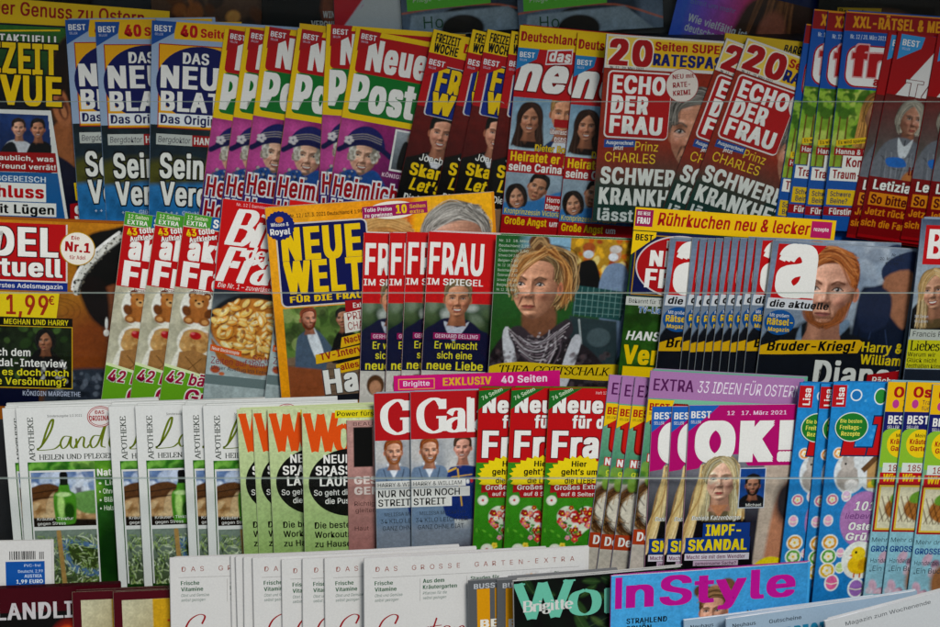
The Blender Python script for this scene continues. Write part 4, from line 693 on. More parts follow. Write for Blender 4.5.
# ======================= tier 1 =======================
def a_revue():
    c = Cover(1, 150, 205, '#1a1c34', spine='#20242c')
    g = Img(150, 205, '#14172a'); g.grad('#3f7a34', '#15202e', 100, 0, 96, 60)
    g.ell(150, 60, 42, 62, '#5f3c22', 3)
    g.poly([(128, 60), (150, 40), (160, 140), (140, 190), (134, 150)], '#4a2d1c', 3)
    g.poly([(118, 95), (112, 130), (150, 175), (165, 190), (165, 90)], '#a56a42', 3)
    g.poly([(100, 150), (118, 128), (165, 172), (165, 215), (90, 215)], '#151b38', 2)
    g.ell(123, 80, 9, 19, '#b97a52', 1.5, -12); g.ell(124, 80, 5, 12, '#7a4530', 1.5, -12); g.ell(125, 84, 2.5, 6, '#c78a60', 1, -12)
    g.poly([(130, 8), (116, 30), (114, 62), (126, 62), (134, 80), (170, 80), (170, 0)], '#2a1c14', 3)
    g.strands([(125, 20), (122, 60)], [(150, 10), (146, 80)], 50, ['#3c281a', '#1d1410'], 1, .5, 2); g.noise(3, .1)
    c.photo(0, 0, g)
    c.part('masthead'); c.text('PTAKTUELL!', 56, 9, 8, W_, w=62, b=.035, out=(.03, '#111'))
    c.poly([(50, 6), (122, 2), (122, 3.5), (50, 7.5)], YEL)
    c.text('FREIZEIT', 10, 18, 29, YEL, w=110, b=.045, out=(.03, '#101018')); c.text('REVUE', 26, 50, 28, YEL, w=97, b=.045, out=(.03, '#101018'))
    c.part('inset_photo'); c.poly([(2, 85), (112, 83), (128, 195), (10, 195)], '#e6e6e2'); 
    g = Img(112, 60, '#1a2450'); g.grad('#2d4d86', '#16203c'); g.noise(6, .3)
    g.poly([(62, 60), (66, 32), (80, 26), (94, 34), (96, 60)], '#d4d6dc'); g.poly([(56, 60), (64, 34), (76, 30), (80, 60)], '#20242e'); portrait(g, 80, 14, 9, hair='#3a2518')
    g.poly([(84, 60), (90, 32), (100, 26), (112, 32), (112, 60)], '#16181e'); portrait(g, 99, 14, 9.5, skin='#c98d68', hair='#1b1310'); 
    c.photo(0, 88, g, [(4, 88), (109, 86), (112, 122), (116, 147), (10, 147)])
    c.part('headline'); c.poly([(0, 128), (116, 126), (118, 146), (0, 148)], '#a8141c'); c.text('Unglaublich, was', 40, 130, 5, W_, w=74); c.text('ihr Freund verr\u00e4t!', 44, 138.5, 5, W_, w=72)
    c.poly([(0, 148), (118, 146.5), (125, 194), (0, 194)], '#2a6fa6'); c.text('ABGEREISCH', 50, 151, 5.5, '#dfe8f0', w=56)
    c.rect(0, 158, 106, 19, W_); c.text('Schluss', 34, 161, 12, RED, w=70, b=.04); c.rect(0, 178, 116, 14, W_); c.text('mit L\u00fcgen', 48, 180.5, 9, '#111', w=66, b=.035)
    c.part('sticker'); c.poly([(134, 156), (150, 152), (150, 172), (136, 174)], YEL); c.text('Seit', 136, 159, 6, '#444', w=14, b=0, rot=-6)
    c.part('headline'); c.poly([(130, 178), (150, 174), (150, 200), (130, 202)], '#b01420'); c.text('Si', 134, 180, 15, W_, w=15, b=.04, rot=-3)
    return c
K['revue'] = a_revue

def a_blatt():
    c = Cover(1, 145, 205, '#a9bbd2', spine='#6f8db4')
    g = Img(145, 105, '#20404c'); g.grad('#28393f', '#173246', 0, 0, 0, 60); g.poly([(-5, 40), (40, 32), (90, 45), (150, 30), (150, 62), (60, 58), (-5, 64)], '#5b5a22', 8)
    g.poly([(-5, 62), (70, 56), (60, 110), (-5, 110)], '#3580b4', 6, False); g.ell(100, 60, 40, 50, '#15191c', 10); g.noise(7, .35); portrait(g, 118, 40, 18, hair='#4a3826')
    c.photo(0, 103, g)
    c.part('top_banner'); c.rect(22, 0, 123, 17, '#efc21c'); c.text('40', 28, 3, 11, RED, w=17, b=.05); c.text('Seiten', 48, 5.5, 8, RED, w=32, b=.04); c.text('R\u00e4tsel', 83, 5.5, 8, RED, w=30, b=.04)
    c.part('masthead'); c.rect(7, 22, 100, 84, '#b83a28'); c.rect(8, 23, 98, 82, '#efb51a'); c.ell(50, 60, 45, 37, NAVY, 48)
    c.text('DAS', 31, 30, 10.5, W_, w=26, b=.03); c.text('NEUE', 9.5, 44, 21, W_, w=76, b=.045); c.text('BLATT', 10, 69.5, 18.5, W_, w=78, b=.045)
    c.rect(8, 91, 70, 12, '#eef0f4'); c.text('Das Original', 10, 92.5, 8.5, NAVY, w=66, b=.03)
    c.part('headline'); c.rect(6, 112, 36, 11, '#cfd2cc'); c.text('Bergdoktor', 8, 114.5, 6, '#445', w=32, b=.0, sh=.1); c.rect(42, 112, 34, 11, '#b01a22'); c.text('HANS S.', 44, 114, 7, W_, w=30, b=.03)
    c.text('Sein', 10, 132, 24, W_, w=44, b=.035, out=(.035, '#0c1418')); c.text('Ende', 62, 132, 24, W_, w=50, b=.035, out=(.035, '#0c1418'))
    c.text('Verdacht', 11, 161, 23, W_, w=95, b=.035, out=(.035, '#0c1418')); c.text('+ + +  Gl\u00fccklich  + + +', 16, 190, 4, '#cfd8e8', w=60)
    c.best('#2b62a8')
    return c
K['blatt'] = a_blatt

def hat_lady(g, cx, cy, s):
    T = portrait(g, cx, cy + .05 * s, s * 1.12, skin='#e4b498', hair='#8c7a66', style='bald', smile=1, age=1, lips='#b0484a', wide=1.15)
    g.blobs(60, ['#e8e4dc', '#b0a89c', '#d4ccc0', '#8c8478'], 1, 2.2, (cx - .85 * s, cy - .5 * s, cx - .55 * s, cy + .35 * s), 3, .8, 1); g.blobs(60, ['#e8e4dc', '#b0a89c', '#d4ccc0', '#8c8478'], 1, 2.2, (cx + .55 * s, cy - .5 * s, cx + .85 * s, cy + .35 * s), 5, .8, 1)
    g.poly([(cx - 1.25 * s, cy - .3 * s), (cx - .9 * s, cy - 1.3 * s), (cx, cy - 1.75 * s), (cx + .9 * s, cy - 1.35 * s), (cx + 1.2 * s, cy - .35 * s), (cx, cy - .62 * s)], '#222a72', 1.2)
    g.line([(cx - 1.5 * s, cy - .1 * s), (cx - .8 * s, cy - .55 * s), (cx, cy - .72 * s), (cx + .9 * s, cy - .55 * s), (cx + 1.6 * s, cy - .15 * s)], .32 * s, '#1a1f5c', 1.2)
    for k in range(3): g.line([(cx - .9 * s, cy - (.78 + .14 * k) * s), (cx, cy - (.98 + .14 * k) * s), (cx + .95 * s, cy - (.8 + .14 * k) * s)], .05 * s, '#c2b8a6', .8, .7)
    for a in range(5): g.ell(cx - 1.0 * s + .17 * s * math.cos(a * 1.26), cy - .75 * s + .17 * s * math.sin(a * 1.26), .13 * s, .1 * s, '#dcd6d8', 1)
    g.poly([(cx - 1.5 * s, cy + 2.2 * s), (cx - 1.1 * s, cy + 1.2 * s), (cx - .4 * s, cy + .95 * s), (cx, cy + 1.25 * s), (cx + .7 * s, cy + .8 * s), (cx + 1.3 * s, cy + 1.2 * s), (cx + 1.6 * s, cy + 2.2 * s)], '#2c5c9c', 1.5)
    g.blobs(30, ['#c8c4bc', '#26304e', '#6a6660'], .6, 1.6, (cx - 1.2 * s, cy + .95 * s, cx + .2 * s, cy + 1.6 * s), 4, .8, 1)
def a_post():
    c = Cover(1, 140, 205, '#8f2a7a', spine='#d8b020')
    g = Img(140, 115, '#a83a84'); g.grad('#a83480', '#58245c', 0, 0, 40, 100); g.ell(10, 30, 22, 30, '#cc5ca4', 12); g.noise(12, .12); hat_lady(g, 28, 36, 17)
    g.ell(45, 80, 62, 12, '#2a3a8c', 9, 0, .85); g.ell(45, 100, 62, 14, '#2a3a8c', 9, 0, .85)
    c.photo(0, 88, g)
    c.part('masthead'); c.rect(0, 0, 140, 90, YEL); c.rrect(5, 5, 150, 38, 4, '#c01822'); c.rrect(5, 43, 150, 41, 4, '#17833a')
    c.poly([(5, 5), (22, 5), (22, 14), (5, 24)], '#c01822'); c.text('Neue', 15, 9, 29, W_, w=62, b=.05); c.text('Post', 5, 46, 33, W_, w=66, b=.055)
    c.rect(110, 1, 30, 4, '#c01822')
    c.part('inset_photo'); c.rect(56, 92, 44, 43, '#e8e6e4')
    g = Img(40, 39, '#8a929a'); g.grad('#a8b0b6', '#5c6268'); g.poly([(6, 39), (8, 12), (15, 9), (22, 14), (24, 39)], '#14161a', 1); g.ell(15, 6, 3.6, 4.6, '#c0a08c', 1); g.ell(15, 3, 4, 2.5, '#9a948c'); g.poly([(26, 39), (27, 16), (34, 12), (40, 17), (41, 39)], '#22304c', 1); g.ell(34, 9, 3.4, 4.4, '#b89880', 1)
    c.photo(58, 94, g)
    c.part('headline'); c.text('K\u00d6NIGIN MARGRETHE', 50, 138, 4, '#f0d8e4', w=60); pass
    c.text('Heimliche', 3, 150, 19, '#b01426', w=76, b=.035, out=(.05, '#f0eef0')); c.text('Hochzeit', 4, 175, 19, '#b01426', w=72, b=.035, out=(.05, '#f0eef0'))
    c.text('++ Das ganze Land ++', 8, 199, 4, W_, w=60)
    c.best('#b8202c', 4, 0, .9)
    return c
K['post'] = a_post

def a_woche():
    c = Cover(1, 130, 205, '#5c1418', spine='#7a2020')
    g = Img(130, 130, '#5c1a1c'); g.grad('#7a2420', '#3a1014', 0, 0, 0, 90); g.noise(9, .15)
    g.poly([(-14, 130), (-8, 66), (12, 50), (26, 44), (46, 44), (70, 58), (80, 130)], '#0d0d12', 1.5)
    portrait(g, 31, 24, 18, skin='#d89c7c', hair='#1a1210', style='short', smile=1)
    g.poly([(20, 48), (28, 60), (34, 60), (43, 47), (34, 54)], '#dcdce0', .8, False); g.poly([(26, 49), (32, 53), (38, 49), (38, 55), (32, 52), (26, 55)], '#08080c', .6, False)
    c.photo(0, 76, g)
    c.part('top_banner'); c.rect(0, 0, 130, 24, YEL); c.text('FREIZEIT', 4, 3, 8.5, '#111', w=25, b=.05); c.text('WOCHE', 4, 13, 8.5, '#111', w=25, b=.05); c.text('Deutschlands', 34, 7, 9, RED, w=70, b=.03)
    c.part('masthead'); c.rect(0, 23, 130, 54, '#c01c28'); c.rrect(8, 33, 140, 52, 3, '#dcd8d8'); c.rrect(9.5, 34.5, 140, 50, 3, '#1d3c94')
    c.text('FREIZEIT', 14, 36, 23, YEL, w=98, b=.05, out=(.03, '#12205c')); c.text('WOCHE', 13, 61, 20, YEL, w=98, b=.05, out=(.03, '#12205c'))
    c.part('headline'); c.text('Joachim L.', 14, 124, 7, W_, w=44, b=.01); c.text('Skandal', 7, 135, 12, YEL, w=58, b=.04); c.text("Let's D.", 10, 150, 12, YEL, w=50, b=.035, sh=.2)
    c.text('Die Verwandlung', 7, 167, 7, W_, w=62, b=.015, out=(.02, '#111')); c.rect(0, 180, 130, 20, '#b8b4b0'); c.ell(18, 192, 13, 13, '#9a7a60')
    c.best('#c01c28', 0, 25, .95)
    return c
K['woche'] = a_woche

def a_dasneue():
    c = Cover(1, 138, 205, '#b81822', spine='#a02028')
    g = Img(138, 66, '#93b2c4'); g.grad('#86a8be', '#b8c8d0'); g.noise(14, .1)
    portrait(g, 19, 22, 15, skin='#c58a66', hair='#4a2c1c', style='long', smile=1); g.poly([(0, 66), (6, 52), (17, 58), (30, 52), (36, 66)], '#c9d4da', 1)
    g.poly([(32, 66), (38, 46), (56, 38), (76, 44), (84, 66)], '#24406e', 1.2); g.poly([(40, 66), (48, 40), (62, 46), (58, 66)], '#e0e4ea', 1)
    g2 = portrait(g, 53, 14, 19, skin='#d89a70', hair='#b08a54', style='short', smile=1)
    portrait(g, 96, 26, 14, skin='#c58a66', hair='#3c2418', style='long', smile=1)
    c.photo(0, 70, g)
    g = Img(138, 50, '#8fa6b8'); g.grad('#a8b8c4', '#6c8496'); g.noise(10, .15)
    g.poly([(0, 50), (0, 34), (30, 30), (60, 18), (80, 26), (84, 50)], '#4484b8', 2); portrait(g, 34, 16, 14, skin='#c08a66', hair='#1c1410', style='short', smile=0, tilt=18, neck=False)
    portrait(g, 13, 27, 12, skin='#cf9a78', hair='#2a1a12', style='bob', smile=1, tilt=-12, neck=False); g.poly([(78, 50), (90, 20), (110, 10), (130, 20), (138, 50)], '#223048', 2)
    c.photo(0, 145, g)
    c.part('top_banner'); c.rect(0, 0, 138, 22, YEL); c.text('Deutschlands gro\u00dfes', 2, 6, 9, '#b81420', w=100, b=.04)
    c.part('masthead'); c.rect(0, 22, 138, 49, '#c41a26'); c.poly([(30, 22), (56, 19), (56, 34), (29, 37)], '#e8e0e0'); c.poly([(31, 23.4), (55, 20.4), (55, 32.6), (30, 35.6)], '#c41a26')
    c.text('das', 32, 22, 10.5, W_, w=22, b=.04, sh=.12); c.text('neue', 0, 30, 33, W_, w=104, b=.05, sh=.22, out=(.02, '#8c1018'))
    c.part('headline'); c.text('Nach', 47, 92, 5, W_, w=15); c.rect(44, 90, 22, 8, '#b01822'); c.text('\u00fcberraschendem', 41, 100, 5, W_, w=32, out=(.05, '#a01822')); c.text('DSDS-Aus', 46, 108, 5, W_, w=24, out=(.05, '#a01822'))
    c.text('Dieter Bohlen', 27, 117, 6.5, YEL, w=46, b=.02, out=(.03, '#333'))
    c.rect(0, 124, 138, 23, '#b41a24'); c.text('Heiratet er jetzt', 3, 126, 9, YEL, w=76, b=.035); c.text('seine Carina?', 2, 137, 8, W_, w=60, b=.03)
    c.rect(43, 168, 24, 16, '#b41a24'); c.text('Horror-', 45, 170, 5, W_, w=18); c.text('Diagnose', 44, 177, 5, W_, w=22)
    c.text('Kronprinzessin Victoria', 2, 184, 5.5, '#e8d850', w=58, b=.01)
    c.rect(0, 191, 138, 14, '#b41a24'); c.text('Gro\u00dfe Angst', 3, 193, 7.5, YEL, w=44, b=.03); c.text('um', 50, 194, 6, W_, w=10)
    c.best('#2f8fc4', 0, 22, .9)
    return c
K['dasneue'] = a_dasneue

def a_echo():
    c = Cover(1, 135, 205, '#9a3420', spine='#3a4240')
    g = Img(135, 205, '#7a2c1c'); g.grad('#a03a22', '#2c4c44', 30, 80, 0, 165); g.noise(20, .12)
    portrait(g, 100, 92, 40, skin='#c48a6a', hair='#8e8880', style='side', smile=0, age=1, turn=-.6, neck=False)
    g.poly([(70, 205), (78, 150), (110, 132), (140, 140), (140, 205)], '#22262c', 3); g.mix(np.clip((g.Y - 105) / 40, 0, 1), '#2c4c44', .75); g.mix(np.clip((62 - g.X) / 20, 0, 1) * np.clip((g.Y - 30) / 20, 0, 1) * np.clip((150 - g.Y) / 30, 0, 1), '#9c3822', .8)
    c.photo(0, 0, g)
    c.part('top_banner'); c.rect(0, 0, 135, 33, '#dedad2'); c.poly([(2, 30), (2, 2), (135, 2), (135, 30)], '#ecd060'); c.rect(48, 4, 87, 26, '#e9c024')
    c.text('20', 4, 5, 24, '#b41420', w=44, b=.05, out=(.025, '#f0e8d8')); c.text('Seiten SUPER', 50, 5, 8, '#b41420', w=74, b=.04); c.text('RATESPASS', 49, 16.5, 11, '#1c2c7c', w=80, b=.045)
    c.text('Nr. 12   20. M\u00e4rz 2021', 6, 31, 2.4, '#222', w=34)
    c.part('masthead'); c.rrect(4.5, 35, 66, 67, 5, '#e8e0dc'); c.rrect(6, 36.5, 64, 64, 4, '#bb1c22')
    c.text('ECHO', 10, 40, 16.5, W_, w=54, b=.05); c.text('DER', 10, 60, 16.5, W_, w=38, b=.05); c.text('FRAU', 10, 80, 16.5, W_, w=54, b=.05)
    c.part('badge'); c.ell(81, 46, 17, 17, '#b03040'); c.ell(81, 46, 16.3, 16.3, '#e6dcd2'); c.text('NEU mit', 70, 36, 4.6, '#a81c2c', w=22, b=.03, rot=-8); c.text('RATE-', 71, 44, 5, '#a81c2c', w=18, b=.03, rot=-8); c.text('KRIMI', 72, 52, 5, '#a81c2c', w=18, b=.03, rot=-8)
    c.part('headline'); c.poly([(6, 104), (38, 103), (38, 110), (6, 112)], '#2a5aa0'); c.text('Ausgerechnet', 8, 105, 3.6, W_, w=28, rot=-1); c.text('jetzt', 16, 109.5, 4, W_, w=10)
    c.text('Prinz', 38, 104.5, 9, '#e8c838', w=24, b=.0); c.text('CHARLES', 8, 116.5, 9.5, '#e8c838', w=52, b=.0)
    c.text('SCHWERE', 5, 132, 16, '#dfe0da', w=88, b=.045); c.text('KRANKHEIT', 5, 153, 16, '#dfe0da', w=104, b=.045); c.text('l\u00e4sst ihn', 5, 174, 12, '#cfd4d0', w=66, b=.03); 
    g = Img(60, 24, '#2c4c44'); portrait(g, 22, 14, 12, hair='#171210', neck=False); c.photo(20, 188, g)
    return c
K['echo'] = a_echo

def a_aktu():
    c = Cover(1, 138, 205, '#2465ae', spine='#1b4f94')
    g = Img(138, 80, '#6fa02a'); g.grad('#7fb836', '#98b040', 0, 0, 0, 60); g.noise(7, .35); g.blobs(40, ['#4c7a20', '#a8c850', '#c8d870'], 2, 6, (0, 0, 30, 60), 3)
    for x in (5, 13): g.line([(x, 80), (x + 1, 30)], 1.6, '#7a4a24')
    portrait(g, 44, 24, 19, skin='#d0986c', hair='#b88a48', style='long', smile=1, turn=.8); g.poly([(60, 80), (64, 52), (84, 44), (104, 60), (108, 80)], '#3a4c6c', 2)
    c.photo(0, 75, g)
    c.part('top_banner'); c.rect(0, 0, 138, 19, '#a4121c'); c.rect(0, 0, 138, 1.2, '#e6a020'); c.text('XXL-R\u00c4TSEL & MEHR', 8, 4.5, 10.5, '#e8a61c', w=106, b=.045)
    c.part('masthead'); c.rect(0, 19, 138, 57, '#1f66b4'); c.text('Nr. 12 / 20. M\u00e4rz 2021  1,20 \u20ac', 7, 22, 4.2, '#dbe4f0', w=50); c.rrect(5, 32, 120, 42, 12, '#b81822'); c.rrect(6.5, 33.5, 117, 39, 11, W_)
    c.text('frau', 11, 34.5, 27, '#c01c26', w=74, b=.07, out=(.03, '#e8b0b0')); c.text('aktuell', 36, 63, 8, '#b81822', w=36, b=.04)
    c.part('headline'); c.poly([(5, 128), (44, 122), (44, 128), (5, 134)], YEL); c.text('Es wird spannend', 7, 128.5, 3.6, '#222', w=34, rot=-8)
    c.rect(4, 135, 60, 8, '#b01c24'); c.text('Hanna & Fritz', 6, 136.5, 5, W_, w=42, b=.02)
    c.rect(14, 143, 60, 13, W_); c.text('Kommt die', 18, 145, 9, '#a81824', w=48, b=.035); c.rect(2, 156, 66, 13, W_); c.text('Traum-Hochzeit', 5, 158, 8.5, '#a81824', w=66, b=.035)
    c.rect(2, 178, 32, 16, '#e8c41c'); c.text('Schwere', 5, 180, 5.2, '#24446c', w=22); c.text('Beine?', 6, 187, 5.2, '#24446c', w=18); c.rect(0, 196, 60, 9, '#a81824'); c.text('F\u00fcrstin', 6, 197.5, 6, W_, w=24, b=.03)
    return c
K['aktu'] = a_aktu

def a_tag():
    c = Cover(1, 135, 205, '#a8101c', spine='#8c1018')
    g = Img(135, 86, '#6d6358'); g.grad('#7c2a26', '#6a6864', 0, 0, 0, 60); g.noise(12, .15); portrait(g, 31, 22, 17, skin='#b98468', hair='#a8a294', style='bob', smile=0, age=1, turn=.8)
    g.poly([(2, 86), (6, 54), (22, 42), (40, 44), (54, 56), (58, 86)], '#7d8088', 2); g.line([(8, 62), (24, 74), (50, 72)], .8, '#4c5058'); g.line([(30, 44), (30, 84)], 1, '#3c4048'); g.poly([(22, 42), (30, 50), (38, 42), (34, 60), (26, 60)], '#d8dce0', 1.2); g.strands([(8, 60), (12, 84)], [(50, 60), (48, 84)], 24, ['#a8acb4', '#5c6068', '#8c9098'], 1.5, .5, 3, 2); g.poly([(14, 64), (30, 62), (36, 70), (18, 72)], '#2c76c0', 1)
    g.ell(50, 84, 16, 12, '#c08048', 2); c.photo(0, 62, g)
    c.part('masthead'); c.rect(0, 0, 135, 62, '#b0141f'); c.poly([(44, 12), (44, 62), (10, 62)], '#e4e2de'); c.rect(44, 12, 60, 1, '#b0141f'); c.text('TAG', 18, 46, 15, '#e4e2de', w=62, b=.045, out=(.02, '#7c0c14'))
    c.poly([(60, 8), (120, 8), (120, 44), (100, 44)], '#e4e2de')
    c.part('side_panel'); c.rect(56, 64, 26, 84, '#d8961c'); c.text('Mette', 58, 67, 7, '#111', w=22, b=.03)
    for k, s in enumerate(('Der', 'Sch', 'W\u00fc')): c.rect(60, 80 + k * 13, 20, 11, '#b0141f'); c.text(s, 61, 82 + k * 13, 7, '#e89a20', w=14, b=.02)
    c.text('liebt ihn', 40, 132, 8, '#7c1414', w=38, b=.03)
    c.part('headline'); c.rect(0, 146, 135, 60, '#8c0f18'); c.text('Letizia', 6, 149, 9.5, W_, w=40, b=.035, out=(.02, '#400')); c.rect(4, 162, 52, 13, '#e0941c'); c.text('So bitter!', 6, 164, 9, '#70101a', w=46, b=.035, out=(.01, '#e8a020'))
    c.text('Jetzt r\u00fcckt', 3, 178, 7, '#e0941c', w=46, b=.03); c.text('sich die Familie', 1, 190, 7, '#e0941c', w=62, b=.03)
    c.best('#4aa4d8', 4, 2, 1.05)
    return c
K['tag'] = a_tag

def a_genuss():
    c = Cover(1, 175, 215, '#e8c41c', spine='#c8a818')
    c.part('top_banner'); c.text('Der Genuss zu Ostern', 0, 2.5, 13, '#a81a14', w=150, b=.02)
    return c
K['genuss'] = a_genuss
def a_backstrip():
    c = Cover(1, 150, 205, '#e0be24', spine='#d8d4c8')
    c.part('top_banner'); c.rect(0, 0, 150, 10, '#e8c020'); c.rect(60, 3, 50, 6, '#b81a24'); c.rect(112, 2, 38, 6, '#2f6fb4'); c.text('BARGELD', 60, 3.6, 4.5, W_, w=44)
    return c
K['backstrip'] = a_backstrip
def a_bargeld():
    c = Cover(1, 140, 205, '#d8b828', spine='#bba020')
    c.part('top_banner'); c.text('BARGELD GEWINNEN', 62, 5, 7.5, '#1c2430', w=74, b=.04, sh=.15)
    return c
K['bargeld'] = a_bargeld

# ======================= tier 0 (only the feet of these covers show) =======================
def bottom(name, fn, base, w=150):
    def f():
        c = Cover(0, w, 180, base, spine='#22211f'); fn(c, 180); return c
    K[name] = f
def f0(c, b):
    g = Img(150, 60, '#2a1a12'); g.grad('#5a4030', '#463428'); g.blobs(30, ['#8a5428', '#5a3418', '#c08848', '#241814'], 3, 9, (20, 20, 140, 60), 2, .7, 3); c.photo(0, b - 60, g)
bottom('brown', f0, '#1a1310')
def f1(c, b):
    g = Img(150, 60, '#14100f'); g.poly([(10, 60), (14, 20), (50, 0), (60, 60)], '#0c0c10', 3); g.ell(80, 30, 20, 24, '#6a3a24', 5); g.poly([(110, 0), (150, 0), (150, 50), (130, 60), (100, 20)], '#1c4438', 4); c.photo(0, b - 60, g)
    c.part('headline'); c.text('WINTER-', 62, b - 27, 6.5, '#dcdcd8', w=27, b=.03); c.text('VERGN\u00dcGEN', 50, b - 17, 6.5, '#dcdcd8', w=40, b=.03)
bottom('winter', f1, '#17120f')
def f2(c, b):
    g = Img(150, 60, '#b4b0bc'); g.poly([(-5, 0), (40, -10), (30, 30), (-5, 66)], '#b8202e', 2, False); g.line([(8, 55), (40, 14), (60, 0)], 2, '#c8c4cc', 3); g.ell(95, 50, 22, 25, '#b05a5c', 6); g.line([(80, 60), (92, 20)], 3, '#2c6a3c', 2); g.line([(100, 60), (110, 10)], 2.4, '#2c6a3c', 2); c.photo(0, b - 60, g)
bottom('tulip', f2, '#807e88')
def f3(c, b):
    g = Img(150, 70, '#2c3440'); g.grad('#3c4656', '#5a6674'); g.ell(62, 60, 26, 16, '#0e0c0c', 2); g.ell(95, 50, 30, 30, '#20303e', 8); g.line([(0, 48), (40, 44), (100, 44), (150, 60)], 1.5, '#a85a3c', 1.5); g.poly([(10, 50), (110, 46), (140, 70), (6, 70)], '#78828a', 2, False); g.ell(62, 66, 22, 14, '#1a1412', 2); g.noise(9, .2)
    c.photo(0, b - 70, g)
    c.part('headline'); c.poly([(6, b - 50), (92, b - 54), (92, b - 28), (6, b - 24)], '#7cdc48'); c.text('Wohlf\u00fchlen im eigenen', 12, b - 48, 5.5, '#f0f8e0', w=76, b=-.002, sh=.25, rot=-2.5); c.text('Pflege- und Gartentipps', 12, b - 38, 5.5, '#f0f8e0', w=74, b=-.002, sh=.25, rot=-2.5)
    c.text('H', 22, b - 18, 12, '#2c6a40', w=9, b=0); c.text('o', 34, b - 18, 12, '#2c6a40', w=8, b=0)
bottom('garden', f3, '#303840')
def f4(c, b):
    g = Img(150, 60, '#27407c'); g.grad('#3454b0', '#a8305c', 10, 0, 75, 0); g.poly([(70, 60), (66, 30), (84, 0), (150, -5), (150, 60)], '#3c2418', 6); g.strands([(72, 60), (84, 0)], [(130, 60), (120, 0)], 50, ['#6a4428', '#2c1a10', '#8a5c38'], 1.5, .6, 4); g.ell(104, 34, 14, 22, '#8a5440', 5)
    c.photo(0, b - 60, g); c.part('headline'); c.text('Wie vielf\u00e4ltig ist', 16, b - 27, 7.5, '#f0f4fc', w=64, b=.02, rot=4); c.text('deutsches TV?', 15, b - 17, 7.5, '#f0f4fc', w=52, b=.02, rot=4)
    c.text('Streit um mehr', 14, b - 42, 5, '#8aa0d0', w=48, b=0); c.text('Warum so einseitig', 13, b - 7, 4, '#7a90c8', w=50, b=0)
bottom('tv', f4, '#1e3468')
def f5(c, b):
    g = Img(150, 60, '#17120e'); g.noise(10, .4); g.ell(70, 50, 40, 20, '#6a4428', 8); c.photo(0, b - 60, g); c.part('headline'); c.poly([(20, b - 30), (66, b - 32), (66, b - 22), (20, b - 20)], '#d8b020'); c.text('Besonders', 22, b - 29, 5.5, '#2a200c', w=36, b=.02); c.text('anregend', 40, b - 18, 5.5, '#e8c838', w=40, b=.02)
bottom('dark', f5, '#17130f')

